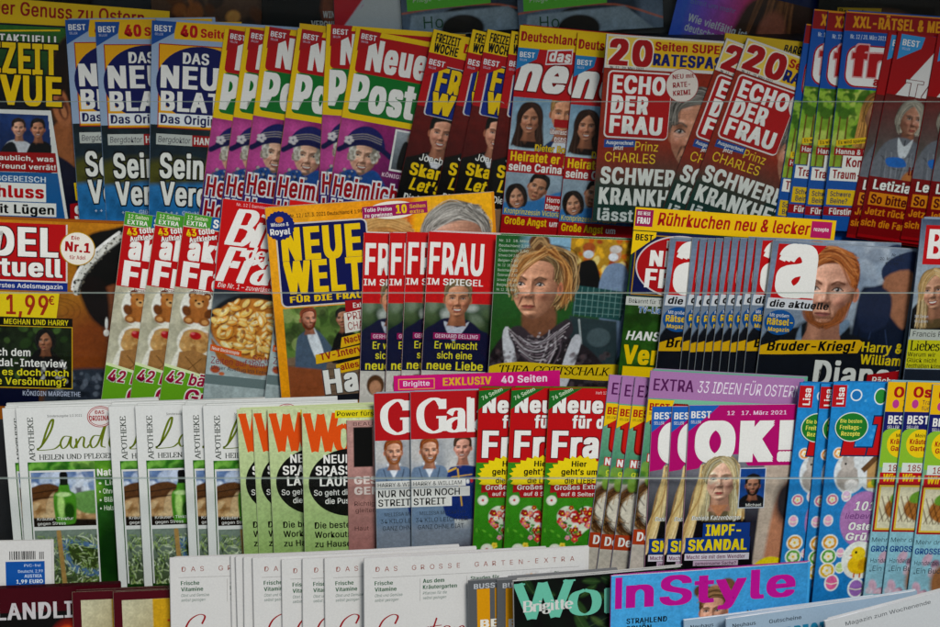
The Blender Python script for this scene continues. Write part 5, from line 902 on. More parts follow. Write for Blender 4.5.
# ======================= tier 2 =======================
def a_adel():
    c = Cover(2, 200, 195, '#b06a1c', spine='#6a4418')
    g = Img(200, 195, '#b8741e'); g.grad('#c88a20', '#5c4030', 0, 0, 0, 190); g.ell(165, 150, 40, 60, '#8a4c20', 25); g.noise(25, .15)
    g.poly([(150, 60), (152, 20), (180, 6), (215, 10), (215, 120), (180, 120), (168, 90)], '#17110f', 3)
    g.poly([(176, 66), (172, 96), (178, 120), (186, 150), (215, 150), (215, 70)], '#8a5638', 3); g.poly([(150, 60), (160, 95), (180, 108), (176, 60)], '#20140f', 4)
    for k in range(46):
        t = k / 45; x = 148 + 46 * t ** 1.4; y = 72 - 60 * t ** .8
        g.ell(x, y, 3.4, 3.4, '#d4d4cc', 1); g.ell(x + 2, y + 2, 1.4, 1.4, '#5c5c58', .8); g.ell(x - 4, y - 3, 1.6, 1.6, '#ecece8', .8); g.blobs(3, ['#2a2622', '#6c685c'], .6, 1.5, (x - 4, y - 4, x + 4, y + 4), k, .9, .7, 1)
    g.ell(178, 104, 1.6, 6, '#dcdcd8', .8); g.ell(178, 114, 3, 3.6, '#e8e4dc', .8)
    for r in (10, 16, 22): g.line([(130 + r * math.cos(a * .4), 92 + r * .6 * math.sin(a * .4)) for a in range(17)], .7, '#6a3a14', .8, .6)
    g.poly([(120, 195), (130, 160), (165, 152), (215, 158), (215, 195)], '#3c4450', 4); g.blobs(60, ['#5a6470', '#242a34', '#78808c'], 1, 3, (130, 158, 200, 195), 5, .7)
    c.photo(0, 0, g)
    c.part('masthead'); c.rect(20, 3, 119, 60, '#e0d8d4'); c.rect(20, 3, 117.5, 58.5, '#c0161e'); c.text('ADEL', 38, 8, 28, W_, w=92, b=.045, out=(.02, '#601018')); c.text('aktuell', 42, 39, 18, W_, w=92, b=.04, out=(.02, '#601018'))
    c.rect(20, 63, 119, 9, '#1d3f90'); c.text('Deutschlands erstes Adelsmagazin', 22, 65, 4.6, W_, w=112, b=.01)
    c.part('badge'); c.ell(149, 27, 17.5, 17.5, '#c8a020'); c.ell(149, 27, 16.5, 16.5, '#f2ece0'); c.text('Nr.1', 137, 20, 9.5, '#b81420', w=25, b=.045, rot=3); c.text('Die', 143, 14, 4, '#b81420', w=8); c.text('f\u00fcr Adel', 141, 34, 4, '#b81420', w=16)
    c.part('price_tag'); c.poly([(20, 74), (131, 74), (128, 100), (20, 100)], '#e8d020'); c.text('nur 1,99', 40, 77, 20, '#b03a1c', w=80, b=.02); c.text('\u20ac', 120, 77, 9, '#b03a1c', w=6)
    c.part('inset_photo'); c.rect(20, 100, 124, 9, '#14140f'); c.text('MEGHAN UND HARRY', 76, 102, 5.5, '#e0d020', w=64, b=.02); c.frame(20, 109, 124, 66, .8, '#d8b820')
    g = Img(122, 64, '#26341e'); g.noise(4, .5); g.blobs(90, ['#3c5a2a', '#18240f', '#5c7a40', '#0f160c'], 2, 5, None, 6, .6); g.poly([(70, 64), (82, 30), (96, 22), (112, 34), (120, 64)], '#15151a', 1.5)
    portrait(g, 96, 14, 11, skin='#a87450', hair='#120c0a', style='bob', smile=0, turn=-.8); g.ell(10, 20, 9, 12, '#8a5c40', 2); g.poly([(-5, 64), (-2, 34), (12, 30), (26, 40), (30, 64)], '#6e7076', 2); g.blobs(30, ['#c8c8c4', '#15151a'], .8, 1.8, (72, 34, 118, 60), 3, .8)
    c.photo(21, 110, g)
    c.part('headline'); c.text('Nach dem', 56, 133, 8, W_, w=46, b=.02, out=(.03, '#1a1a1a')); c.text('Skandal-Interview', 46, 144, 8, W_, w=92, b=.02, out=(.03, '#1a1a1a')); c.text('Gibt es doch noch', 50, 154.5, 7, '#e8dc30', w=90, b=.02, out=(.03, '#1a1a1a')); c.text('eine Vers\u00f6hnung?', 54, 164, 7.5, '#e8dc30', w=84, b=.02, out=(.03, '#1a1a1a'))
    c.rect(20, 176, 90, 19, '#151b3a'); c.text('K\u00d6NIGIN MARGRETHE', 94, 178, 5, '#c4cadc', w=58, b=.01)
    return c
K['adel'] = a_adel

def bear(g, cx, cy, s, body='#b5763a', dk='#7c4a20'):
    for sd in (-1, 1): g.ell(cx + sd * .62 * s, cy - 1.25 * s, .34 * s, .34 * s, dk, 1); g.ell(cx + sd * .62 * s, cy - 1.22 * s, .18 * s, .18 * s, '#d8a468', 1)
    g.ell(cx, cy + .25 * s, .95 * s, .9 * s, body, 1.2); g.ell(cx, cy - .7 * s, .85 * s, .72 * s, body, 1.2); g.ell(cx - .2 * s, cy - .9 * s, .5 * s, .35 * s, '#cf9450', 3, 0, .6)
    for sd in (-1, 1): g.ell(cx + sd * .95 * s, cy + .2 * s, .36 * s, .5 * s, dk, 1.5, sd * 30); g.ell(cx + sd * .65 * s, cy + .95 * s, .48 * s, .38 * s, '#a2682e', 1.2); g.ell(cx + sd * .68 * s, cy + .98 * s, .26 * s, .2 * s, '#d8a468', 1); g.ell(cx + sd * .3 * s, cy - .8 * s, .09 * s, .1 * s, '#1a100a', .6)
    g.ell(cx, cy - .5 * s, .36 * s, .28 * s, '#dcb078', 1); g.ell(cx, cy - .58 * s, .13 * s, .09 * s, '#2a160c', .6)
def a_aktiv():
    c = Cover(2, 150, 197, '#d8d2bc', spine='#c8c4b0')
    g = Img(150, 122, '#c9c4ae'); g.noise(6, .14); g.blobs(60, ['#e0dcc8', '#a8a48c', '#b8b098'], 2, 6, None, 2, .4, 3)
    for (x, y, s) in ((26, 22, 12), (62, 26, 10)): g.ell(x, y - 2, s * 1.5, s * 1.75, '#f0eee4', 1.5); bear(g, x, y, s)
    g.ell(27, 56, 18, 17, '#eeeade', 1.5); g.poly([(8, 96), (12, 64), (27, 58), (44, 64), (46, 96)], '#eeeade', 1.5)
    g.poly([(12, 60), (16, 46), (27, 42), (38, 46), (42, 60), (34, 68), (18, 68)], '#d0a468', 1.2); g.blobs(22, ['#e0bc84', '#a87844', '#c08c50'], 1, 3, (14, 46, 40, 64), 4, .7); g.ell(27, 49, 6, 4, '#c01c24', 1.2); g.ell(24, 47, 2, 1.4, '#e8747c', 1)
    g.poly([(13, 68), (27, 64), (42, 68), (43, 94), (12, 94)], '#b08452', 1, False); g.noise(3, .12, 3); g.line([(20, 72), (36, 88)], .8, '#7a5428'); g.line([(36, 72), (20, 90)], .8, '#7a5428')
    g.ell(75, 60, 20, 16, '#c89458', 2); g.ell(108, 40, 22, 18, '#b88448', 3)
    c.photo(0, 75, g)
    c.part('top_banner'); c.rect(0, 0, 27, 13, '#5aa63c'); c.text('12 Seiten', 3, 2, 4, '#f0f0d0', w=20, b=.01, rot=-2); c.text('EXTRA', 3, 7.5, 4.4, '#f4f4e8', w=20, b=.03, rot=-2); c.rect(27, 0, 123, 13, '#1f6fa8'); c.text('SCH\u00d6NE WOHNIDEEN', 29, 2.5, 8, W_, w=104, b=.04)
    c.part('masthead'); c.rect(0, 14, 150, 62, '#c4181f'); c.text('aktiv', 8, 24, 22, W_, w=56, b=.055); c.text('Frau', 5, 50, 24, W_, w=66, b=.06); c.text('...besser leben', 14, 76, 3.6, '#7c1014', w=34, b=.02)
    c.part('sticker'); c.text('43', 3, 17, 7, YEL, w=10, b=.04, rot=-14); c.text('tolle', 15, 14.5, 5.6, W_, w=16, b=.04, rot=-14, out=(.02, '#a01018')); c.text('Aufkleber', 7, 24.5, 5, W_, w=28, b=.04, rot=-16, out=(.02, '#a01018'))
    c.part('headline'); c.poly([(0, 158), (60, 168), (150, 160), (150, 197), (0, 197)], '#7ab42c'); c.poly([(0, 157), (30, 162), (60, 168), (60, 170), (30, 165), (0, 160)], '#e8f0c0')
    c.text('42 b\u00e4rige', 3, 164, 12, '#b01c50', w=66, b=.03, sh=.15, out=(.04, '#f4f0e4')); c.text('Gr\u00fc\u00dfe', 24, 181, 14, '#b01c50', w=60, b=.03, sh=.15, out=(.04, '#f4f0e4'))
    return c
K['aktiv'] = a_aktiv

def a_bild():
    c = Cover(2, 150, 205, '#a4b4b4', spine='#b8bcb8')
    g = Img(150, 115, '#a8bcc0'); g.grad('#2c3444', '#b4c0c0', 0, 0, 0, 75); g.noise(16, .1)
    g.ell(50, 34, 52, 34, '#23282f', 2); g.ell(46, 38, 45, 32, '#c88638', 2); g.noise(4, .12, 2); g.poly([(2, 52), (20, 68), (56, 76), (88, 62), (86, 74), (56, 86), (16, 78)], '#b4702c', 1.5)
    rg = np.random.RandomState(3)
    for k in range(150):
        x = 46 + 44 * (rg.rand() * 2 - 1); y = 36 + 30 * (rg.rand() * 2 - 1)
        if ((x - 46) / 43) ** 2 + ((y - 36) / 29) ** 2 > 1: continue
        a = rg.rand() * 180; r = 4.2 + 3.0 * rg.rand()
        g.ell(x + .8, y + 1.3, r, r * .52, '#8a4a14', 1.2, a, .7); g.ell(x, y, r, r * .5, ['#e8b050', '#f0c468', '#dc9838', '#f4d080'][rg.randint(4)], .7, a); g.ell(x - .4, y - .5, r * .7, r * .26, ['#fce8b8', '#f8dc98', '#fff0cc'][rg.randint(3)], .9, a, .85)
    g.blobs(26, ['#a85018', '#e89830', '#8c3c10'], .8, 2, (8, 10, 84, 62), 6, .7, .8); g.ell(9, 84, 5, 4, '#b85c34', 1.5); g.ell(16, 88, 3, 2, '#c87448', 1)
    c.photo(0, 92, g)
    c.part('masthead'); c.rect(0, 0, 150, 92, '#cf1b20'); c.text('Nr. 12 | Samstag, 20. M\u00e4rz 2021', 14, 2.5, 3, '#f0d0d0', w=60, b=0)
    c.serif('Bild', 6, 10, 34, W_, w=68, thick=.27, thin=.1, sh=.3); c.serif('der', 28, 45, 13, W_, w=26, thick=.24, thin=.1, sh=.25); c.serif('Frau', 1, 49, 33, W_, w=74, thick=.27, thin=.1, sh=.3)
    c.text('Die Nr. 1 \u2013 zuverl\u00e4ssig, f\u00fcr alle da', 3, 85, 5, W_, w=86, b=0, sh=.2)
    c.part('headline'); c.poly([(2, 150), (34, 154), (34, 160), (2, 157)], '#e06c20'); c.text('Neue Backrezepte', 4, 152, 3.4, W_, w=28, rot=6, b=.01); c.text('\u201eSo toll', 42, 157, 7, '#9c2c4c', w=28, b=0); c.text('Zeiten auf dem Bl.', 4, 163, 7, '#9c2c4c', w=66, b=0); c.text('Unser Ausflug ins Freie', 5, 172, 4, '#445', w=58, b=0)
    c.rect(0, 182, 150, 10, '#7c8c8c')
    return c
K['bild'] = a_bild

def a_welt():
    c = Cover(2, 228, 205, '#e09a1c', spine='#b8b4a8')
    g = Img(228, 205, '#e39a1a'); g.grad('#f0a81c', '#d8681c', 90, 10, 150, 20); g.ell(20, 40, 40, 60, '#f0b42c', 20, 0, .7); g.noise(30, .06)
    g.poly([(150, -5), (235, -5), (235, 80), (140, 60)], '#f0b820', 8, False); portrait(g, 116, 66, 44, skin='#d89c78', hair='#c08c50', style='short', smile=0, neck=False); g.strands([(78, 50), (90, 24), (116, 16), (140, 22)], [(80, 60), (96, 36), (120, 28), (152, 44)], 90, ['#e0b87c', '#a87438', '#ceaa70'], 1, .5, 2, 1)
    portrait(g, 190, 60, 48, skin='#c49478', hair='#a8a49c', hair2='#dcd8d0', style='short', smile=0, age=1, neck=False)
    c.photo(0, 0, g)
    c.part('masthead'); c.rrect(8, 17, 92, 86, 6, '#d8d0c8'); c.rrect(9.5, 18.5, 89, 83, 5, '#1a2264'); c.text('NEUE', 13, 23, 31, YEL, w=80, b=.055); c.text('WELT', 13, 57, 31, YEL, w=80, b=.055); c.text('F\u00dcR DIE FRAU', 17, 92, 6, YEL, w=74, b=.05)
    c.part('badge'); c.burst(13, 19, 15, 15, 22, '#1d2f80', .93); c.ell(13, 13, 4, 3, '#e08c20'); c.text('Wissen &', 4, 16, 3.6, W_, w=18); c.text('Royal', 3, 22, 6, W_, w=20, b=.03)
    c.part('top_banner'); c.text('Nr. 12 / 17. 3. 2021 Deutschland \u20ac 1,99', 24, 8, 3.6, '#2a2010', w=72, b=.0); c.ell(127, 11, 25, 9, '#f0ece0'); c.poly([(96, 6), (162, 4), (162, 16), (96, 18)], '#a8246c'); c.text('Tolle Preise', 98, 7.5, 3.8, W_, w=28, b=.02); c.text('zu gewinnen', 98, 13, 3.8, W_, w=28, b=.02); c.text('10', 130, 6.5, 8, YEL, w=11, b=.05); c.text('Seiten', 144, 6.6, 3.8, '#f0c030', w=16, b=.02); c.text('extra', 144, 11.8, 3.8, '#f0c030', w=14, b=.02)
    c.part('inset_photo'); g = Img(100, 95, '#6e8a48'); g.noise(8, .3); g.blobs(70, ['#86a458', '#4c6a30', '#a8b878', '#3a4c28'], 3, 8, (0, 0, 100, 45), 8, .6); g.poly([(-4, 52), (60, 46), (104, 52), (104, 100), (-4, 100)], '#8a7460', 2, False)
    for k in range(5): g.line([(0, 60 + k * 8), (100, 56 + k * 8)], 1, '#5c4a3a', 1, .7)
    g.poly([(8, 95), (10, 40), (18, 26), (32, 24), (44, 40), (52, 56), (40, 60), (34, 95)], '#5a6c80', 1.5); g.poly([(22, 26), (30, 22), (38, 52), (30, 56)], '#dfe4ea', 1.2); portrait(g, 25, 12, 11, skin='#cf9070', hair='#8a4420', smile=0, turn=.9, beard='#8a4420')
    g.poly([(46, 60), (50, 34), (60, 26), (74, 34), (80, 58)], '#18181e', 1.5); portrait(g, 60, 14, 10, skin='#b07c5c', hair='#18100e', style='short', smile=0, turn=-.6); g.poly([(48, 44), (78, 44), (76, 58), (46, 60)], '#1c1c22', 2); g.poly([(0, 60), (34, 66), (36, 100), (0, 100)], '#9c5c38', 2, False)
    c.photo(9, 104, g)
    c.part('headline'); c.rect(72, 100, 60, 12, '#b01822'); c.text('Exklusiv', 80, 103, 5, W_, w=24, b=.02); c.poly([(70, 113), (108, 107), (106, 130), (70, 134)], '#e8e4dc'); c.text('PRINZ', 73, 113, 8, '#a81824', w=26, b=0, rot=-5); c.text('CHARLES', 73, 123, 8, '#a81824', w=34, b=0, rot=-5)
    c.poly([(66, 138), (112, 130), (110, 141), (64, 149)], '#e8bc1c'); c.text('Nach dem', 68, 138.5, 6.5, '#a81824', w=36, b=.03, rot=-9); c.poly([(38, 154), (106, 144), (104, 156), (38, 164)], '#e8bc1c'); c.text('TV-Interview', 42, 153.5, 7, '#a81824', w=58, b=.03, rot=-8); c.poly([(58, 166), (104, 158), (102, 170), (58, 176)], '#e8bc1c'); c.text('alles aus?', 62, 166, 6.5, '#a81824', w=40, b=.03, rot=-8)
    c.text('Harry', 44, 172, 24, W_, w=76, b=.045, rot=-3, out=(.015, '#555')); c.rect(9, 198, 160, 7, '#2a2c34')
    return c
K['welt'] = a_welt

def a_spiegel():
    c = Cover(2, 145, 200, '#e4e2de', spine='#b02028')
    g = Img(145, 148, '#506838'); g.grad('#8c9c8c', '#3c5438', 0, 0, 0, 40); g.blobs(40, ['#dfe4e0', '#6c8058', '#34442c', '#9aa894'], 3, 8, (0, 0, 145, 50), 2, .5, 4)
    g.poly([(-5, -5), (150, -5), (150, 25), (-5, 25)], '#cf1d22', .8, False); g.poly([(-5, 150), (-4, 66), (12, 46), (24, 40), (44, 42), (58, 52), (70, 66), (72, 150)], '#23284a', 1.5); g.poly([(20, 44), (28, 62), (34, 62), (46, 44), (34, 50)], '#c8ccd8', 1); portrait(g, 33, 20, 19, skin='#d0946c', hair='#8a7858', style='side', smile=1, age=.7)
    g.poly([(76, 150), (76, 70), (100, 60), (145, 80), (145, 150)], '#6c7c60', 5); c.photo(0, 47, g)
    c.part('masthead'); c.rect(0, 0, 145, 47, '#cf1d22'); c.text('FRAU', 2, 11, 31, W_, w=55, b=.034); c.text('IM SPIEGEL', 1, 47, 6.5, W_, w=57, b=.02)
    c.part('headline'); c.rect(10, 103, 48, 6.5, '#a8246c'); c.text('GERHARD DELLING', 12, 104.3, 4, '#f0dce8', w=44, b=.01); c.text('Er w\u00fcnscht', 12, 112, 7.5, '#ece03c', w=44, b=.015); c.text('sich eine', 15, 122.5, 7.5, '#ece03c', w=36, b=.015); c.text('neue Liebe', 5, 133, 8.5, '#ece03c', w=58, b=.025)
    c.rect(0, 143, 145, 57, '#d4d0c8'); c.part('inset_photo'); g = Img(66, 24, '#ddd8d0'); 
    for x in (16, 42): g.ell(x, 12, 9, 11, '#6a4a30', 1.5); g.ell(x, 15, 6, 8, '#c89878', 1.5)
    c.photo(0, 146, g)
    return c
K['spiegel'] = a_spiegel

def a_thea():
    c = Cover(2, 148, 195, '#3f7a34', spine='#dcdad4')
    g = Img(148, 195, '#2c6a2a'); g.grad('#2f7038', '#38622a', 0, 0, 0, 140); g.ell(62, 10, 34, 26, '#8fb4c8', 12); g.noise(20, .15)
    # supermarket street scene at the right
    g.poly([(76, -5), (150, -5), (150, 46), (76, 50)], '#b8912c', 1, False); g.blobs(60, ['#e8b830', '#c8641c', '#e8d890', '#8a6420', '#a83020'], 1.5, 4, (78, 0, 148, 44), 9, .8)
    g.poly([(82, 60), (84, 30), (94, 22), (104, 26), (110, 58)], '#15151a', 1.2); g.ell(95, 13, 6, 8, '#c08a68', 1); g.ell(95, 9, 6.5, 5, '#a85c2c', 1.2); g.ell(95, 16, 5.4, 4, '#c8d0d4', 1)
    g.poly([(108, 62), (112, 32), (124, 24), (136, 30), (140, 62), (136, 120), (120, 120)], '#8498b0', 1.5); g.ell(123, 15, 6, 8, '#c89a80', 1); g.ell(123, 10, 6.2, 4, '#cfcac4', 1.2); g.ell(121, 18, 5, 4, '#dfe4e8', 1)
    g.poly([(84, 48), (140, 54), (134, 84), (82, 78)], '#2c5a58', 1, False)
    for k in range(9): g.line([(85 + k * 6, 50), (84 + k * 6, 80)], .7, '#86a8a4', .7, .8)
    for k in range(4): g.line([(84, 55 + k * 7), (138, 60 + k * 6)], .7, '#86a8a4', .7, .7)
    g.poly([(80, 80), (130, 84), (136, 150), (80, 150)], '#3c4c50', 3, False); g.line([(90, 84), (96, 120)], 2, '#a8b0b0'); g.ell(112, 102, 12, 10, '#5c6c70', 2); g.ell(150, 90, 14, 50, '#24481c', 5)
    # the woman
    g.poly([(-6, 160), (-2, 130), (12, 104), (34, 96), (60, 96), (100, 112), (124, 140), (128, 170), (-6, 170)], '#3a3438', 2); g.poly([(12, 104), (20, 98), (34, 160), (22, 160)], '#d4d4d8', 1.2); g.poly([(84, 104), (94, 108), (80, 160), (70, 160)], '#cfcfd4', 1.2)
    g.poly([(34, 60), (34, 106), (62, 112), (64, 70)], '#8a6048', 3)
    g.ell(60, 36, 24, 28, '#3c2414', 3); g.strands([(46, 8), (80, 20), (84, 50), (72, 72)], [(46, 12), (64, 24), (68, 50), (60, 66)], 110, ['#94703c', '#d8bc8c', '#4c3420', '#6c4c2c', '#b8986c'], 1.1, .75, 21, 2.5)
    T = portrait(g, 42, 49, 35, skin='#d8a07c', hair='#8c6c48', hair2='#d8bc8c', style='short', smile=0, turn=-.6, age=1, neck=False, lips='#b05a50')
    g.strands([(50, 12), (26, 20), (18, 44), (20, 62)], [(56, 14), (34, 26), (22, 42), (24, 56)], 50, ['#b89868', '#7c5c3c', '#dcc49c', '#4c3420'], 1.1, .7, 17, 2)
    g.ell(44, 6, 11, 9, '#6c4c30', 2); g.strands([(36, 8), (44, -2), (52, 8)], [(38, 12), (44, 6), (54, 12)], 30, ['#b8986c', '#4c3420'], 1, .6, 2, 1); g.strands([(50, 12), (24, 22), (16, 50)], [(60, 14), (40, 28), (20, 46)], 30, ['#c89458', '#8a5828', '#e0b880'], 1.1, .65, 7, 2); g.strands([(52, 14), (72, 28), (82, 62)], [(60, 14), (74, 34), (70, 70)], 30, ['#b88048', '#7c4c24', '#d8a868'], 1.1, .65, 8, 2)
    g.poly([(18, 100), (30, 92), (48, 104), (70, 88), (80, 84), (84, 98), (66, 120), (50, 138), (34, 126)], '#4a4248', 2)
    for k in range(15): g.line([(17 + k * 1.1, 95 + k * 1.9), (34 + k * .9, 108 + k * 1.6), (54 + k * .3, 108 + k * 1.5), (80 - k * .9, 88 + k * 2.2)], 1.5, ['#d8d0d4', '#120e12', '#8c7c84', '#1a161a', '#b0a4a8', '#0e0a0e'][k % 6], 1.1, .75)
    for k in range(6): g.line([(60 + k * 2, 96 + k), (58 + k * 3, 116), (50 + k * 3, 136)], 1.3, ['#cfc6ca', '#120e12', '#7c6c74'][k % 3], 1.1, .7)
    g.blobs(70, ['#d8d0d4', '#0e0a0e', '#8c8084', '#3c3438'], .6, 1.4, (20, 96, 82, 134), 14, .6, .8)
    for k in range(11): g.line([(20 + k * 3, 100 + k), (40 + k * 2.6, 118 - k * 1.5), (62 + k * 2, 100 - k)], .9, ['#c8c0c4', '#1c181c', '#8a7c84'][k % 3], .9, .75)
    g.blobs(60, ['#5c5458', '#221e22', '#6c5a5c'], 1, 3, (0, 120, 30, 160), 3, .6); g.blobs(60, ['#5c5458', '#221e22', '#6c5a5c'], 1, 3, (86, 118, 124, 160), 4, .6)
    c.photo(0, 0, g)
    c.part('small_print')
    for k in range(11): c.text(['Nr. 12  18. M\u00e4rz', 'Deutschland 2,20', '\u00d6sterreich 2,50', 'Schweiz CHF 3,80', 'Belgien 2,60'][k % 5], 3, 4 + k * 5, 2.6, '#c8d4c4', w=20 if k > 2 else 30, b=0)
    c.part('headline'); pts = [(0, 136), (30, 130), (80, 132), (132, 130), (138, 134), (132, 147), (70, 146), (20, 148), (2, 146)]; c.poly(pts, '#e2c424', True); c.serif('THEA GOTTSCHALK', 10, 134, 8, '#1a1a14', w=116, thick=.15, thin=.06, sh=.2)
    c.poly([(134, 128), (146, 122), (144, 132), (138, 138)], '#58a83c')
    return c
K['thea'] = a_thea

def a_ruhr():
    c = Cover(2, 212, 198, '#2b4a1e', spine='#1f2f4c')
    g = Img(150, 198, '#2f5a20'); g.grad('#2c5224', '#3c6a24', 0, 60, 0, 170); g.noise(6, .3); g.blobs(50, ['#4c8230', '#1e3a14'], 3, 8, (0, 100, 150, 198), 4, .5); portrait(g, 80, 120, 34, hair='#5a4a38', style='side'); c.photo(0, 0, g)
    c.part('top_banner'); c.rect(0, 0, 212, 23, '#f0c80f'); c.rect(1, 2, 18, 17, '#a81c64'); c.text('DIE NEUE', 3, 4, 3.6, W_, w=13, b=.04); c.text('FRAU', 3, 10, 6, W_, w=13, b=.05)
    c.text('R\u00fchrkuchen neu & lecker', 24, 4, 12.5, '#b5141c', w=160, b=.025, sh=.12); c.rect(186, 2, 22, 17, '#c02470'); c.text('rezepte', 189, 8, 4, W_, w=16)
    c.part('masthead'); c.rect(2, 24, 150, 66, '#16225a'); c.frame(4, 27, 146, 62, 1.2, '#b8901c'); c.ell(52, 58, 46, 32, '#d8d0d0', 48); c.ell(52, 58, 44.5, 30.5, '#b81822', 48); c.text('DIE', 36, 32, 7, W_, w=16, b=.04); c.text('NEUE', 20, 43, 15, W_, w=56, b=.05); c.text('FRAU', 17, 62, 18, W_, w=62, b=.05)
    c.rect(0, 91, 64, 9, '#cfd0ca'); c.text('Bekannt f\u00fcr TV-', 3, 93, 4.5, '#222', w=40, b=.0); c.text('TV-Liebling', 14, 101, 6, '#2a7ab8', w=40, b=.03, out=(.04, '#e8e8e4'))
    c.part('headline'); c.text('HANS SIG', 4, 127, 9, W_, w=62, b=.03, sh=.2); c.text('Verlobt', 3, 142, 19, YEL, w=80, b=.045); c.rect(4, 164, 46, 18, YEL)
    c.part('corner_flag'); c.poly([(0, 24), (24, 24), (24, 29), (0, 48)], YEL); c.text('BEST', 3, 27, 6, '#1a1a1a', w=18, b=.04)
    return c
K['ruhr'] = a_ruhr

def a_diakt():
    c = Cover(2, 152, 200, '#8f9cab', spine='#b9b7b0', T=.0024)
    g = Img(152, 200, '#8c9aaa'); g.grad('#7f8fa3', '#aab4be', 0, 0, 152, 60); g.noise(26, .12)
    g.blobs(30, ['#c0c8d0', '#6c7c90', '#98a8b8'], 4, 12, (86, 0, 152, 60), 8, .5, 5); g.poly([(100, 200), (96, 60), (112, 40), (160, 44), (160, 200)], '#1d2940', 3); g.line([(118, 60), (112, 110)], 1, '#3c4c6c'); g.line([(130, 84), (140, 120)], 1.2, '#3c4c6c'); g.line([(104, 70), (100, 110)], 1, '#0e1624', 1.5); g.line([(120, 30), (136, 34), (152, 28)], 1.4, '#10182c'); g.ell(133, 20, 3, 3.4, '#c8b070', 1); g.poly([(118, 20), (130, 8), (152, 2), (152, 24), (132, 34), (120, 32)], '#2c3a58', 1.5); g.poly([(122, 30), (152, 24), (152, 80), (136, 72), (126, 56)], '#a8785c', 3); g.poly([(98, 52), (116, 40), (132, 50), (130, 80), (104, 86)], '#2a3550', 3)
    g.poly([(-5, 200), (0, 100), (30, 88), (60, 86), (100, 92), (130, 110), (150, 200)], '#20242c', 2)
    g.ell(66, 88, 30, 12, '#20262e', 3); g.poly([(40, 84), (44, 100), (62, 96), (86, 76), (90, 84), (66, 106), (38, 104)], '#7c90a4', 2)
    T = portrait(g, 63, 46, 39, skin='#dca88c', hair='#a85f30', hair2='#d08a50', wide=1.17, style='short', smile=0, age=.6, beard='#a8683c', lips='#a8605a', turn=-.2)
    g.strands([(38, 34), (44, 10), (66, 4), (86, 12)], [(42, 30), (52, 18), (70, 14), (90, 40)], 90, ['#c07c44', '#7a3c1c', '#d89c64', '#b06c3a'], 1, .6, 9, 2.5)
    g.poly([(-10, 205), (-8, 172), (8, 150), (34, 142), (56, 150), (66, 172), (68, 205)], '#8a6c48', 2); g.strands([(20, 146), (-4, 170), (-10, 200)], [(26, 150), (10, 176), (6, 200)], 40, ['#d8b888', '#6a4c2c', '#b89464'], 1.2, .7, 5, 2); g.strands([(24, 146), (50, 156), (64, 190)], [(24, 152), (38, 168), (44, 200)], 40, ['#d8b888', '#6a4c2c', '#b89464'], 1.2, .7, 6, 2)
    c.photo(0, 0, g)
    c.part('masthead'); g0 = [(6, 4), (50, 2), (44, 26), (42, 50), (50, 66), (46, 70), (0, 70)]
    c.poly([(6, 3), (56, 2), (46, 14), (42, 30), (43, 50), (48, 58), (4, 58)], '#c8151d'); c.text('a', 7, -12, 66, W_, w=42, b=.045)
    c.poly([(2, 58), (49, 58), (50, 69), (1, 69)], '#d8dade'); c.text('die aktuelle', 4, 60, 7, '#16161a', w=62, b=.035, sh=.15)
    c.part('badge'); c.ell(17, 83, 16, 13, '#1d63a0'); c.text('Mit gro\u00dfem', 6, 74, 3.4, W_, w=20, b=0); c.text('R\u00e4tsel-', 4, 79, 6.5, YEL, w=27, b=.03); c.text('Magazin', 6, 88, 4.2, YEL, w=22, b=.02)
    c.part('headline'); c.poly([(0, 108), (20, 101), (104, 96), (109, 99), (104, 110), (20, 116), (-2, 117)], '#e0b416'); c.text('Bruder-Krieg!', 7, 103, 9.5, '#141414', w=92, b=.035, sh=.18, rot=-3)
    c.text('Harry &', 108, 98, 10, '#ddc41c', w=44, b=.025); c.text('William', 108, 111, 10, '#ddc41c', w=44, b=.025); c.text('Dianas', 60, 120, 26, '#dcdcd6', w=100, b=.03, out=(.012, '#333'))
    c.poly([(118, 132), (152, 126), (152, 150), (118, 150)], '#b01c26'); c.text('R\u00e4che', 124, 134, 7, W_, w=26); c.text('Nr. 12', 126, 5, 3, '#2a2f38', w=12, b=0); c.text('20. M\u00e4rz 2021', 114, 9.5, 3, '#2a2f38', w=26, b=0); c.text('\u20ac 1,99', 120, 14, 3, '#2a2f38', w=14, b=0)
    return c
K['diakt'] = a_diakt

def a_bunte():
    c = Cover(2, 140, 215, '#99a7b5', spine='#7c8a9c')
    g = Img(140, 170, '#98a8b8'); g.grad('#5c6c84', '#a8b4be', 0, 0, 0, 60); g.noise(20, .15); g.poly([(-4, 120), (0, 92), (20, 80), (60, 84), (80, 120)], '#14161c', 2)
    portrait(g, 22, 72, 20, skin='#c89878', hair='#cfae78', hair2='#f0dcb4', style='long', smile=1, turn=-.5, tilt=-8); g.poly([(40, 120), (50, 70), (80, 60), (100, 90), (110, 120)], '#2c3444', 3); c.photo(0, 0, g)
    c.part('masthead'); c.rect(5, 6, 110, 40, '#c81824'); c.text('BUNTE', 9, 11, 28, W_, w=104, b=.04)
    c.part('headline'); c.text('Mit Zeiten', 4, 98, 3, '#c8ccd4', w=14, b=0); c.text('im Leben', 4, 103, 3, '#c8ccd4', w=14, b=0); c.rect(1, 113, 90, 11, '#c9ccc4'); c.text('Francis Fulton', 4, 115, 5.5, '#333', w=48, b=.0)
    c.rect(0, 124, 90, 30, '#d4cf24'); c.serif('Liebes', 3, 125, 10, '#1a1a1a', w=32, thick=.16, thin=.07); c.text('Warum wir', 1, 137, 4.6, '#2a2a1c', w=30, b=.01); c.text('Gl\u00fcck nicht', 1, 143, 4.6, '#2a2a1c', w=32, b=.01); c.text('festhalten k\u00f6nnen', 1, 149, 4.6, '#2a2a1c', w=44, b=.01); c.rect(0, 155, 90, 60, '#2a3240')
    return c
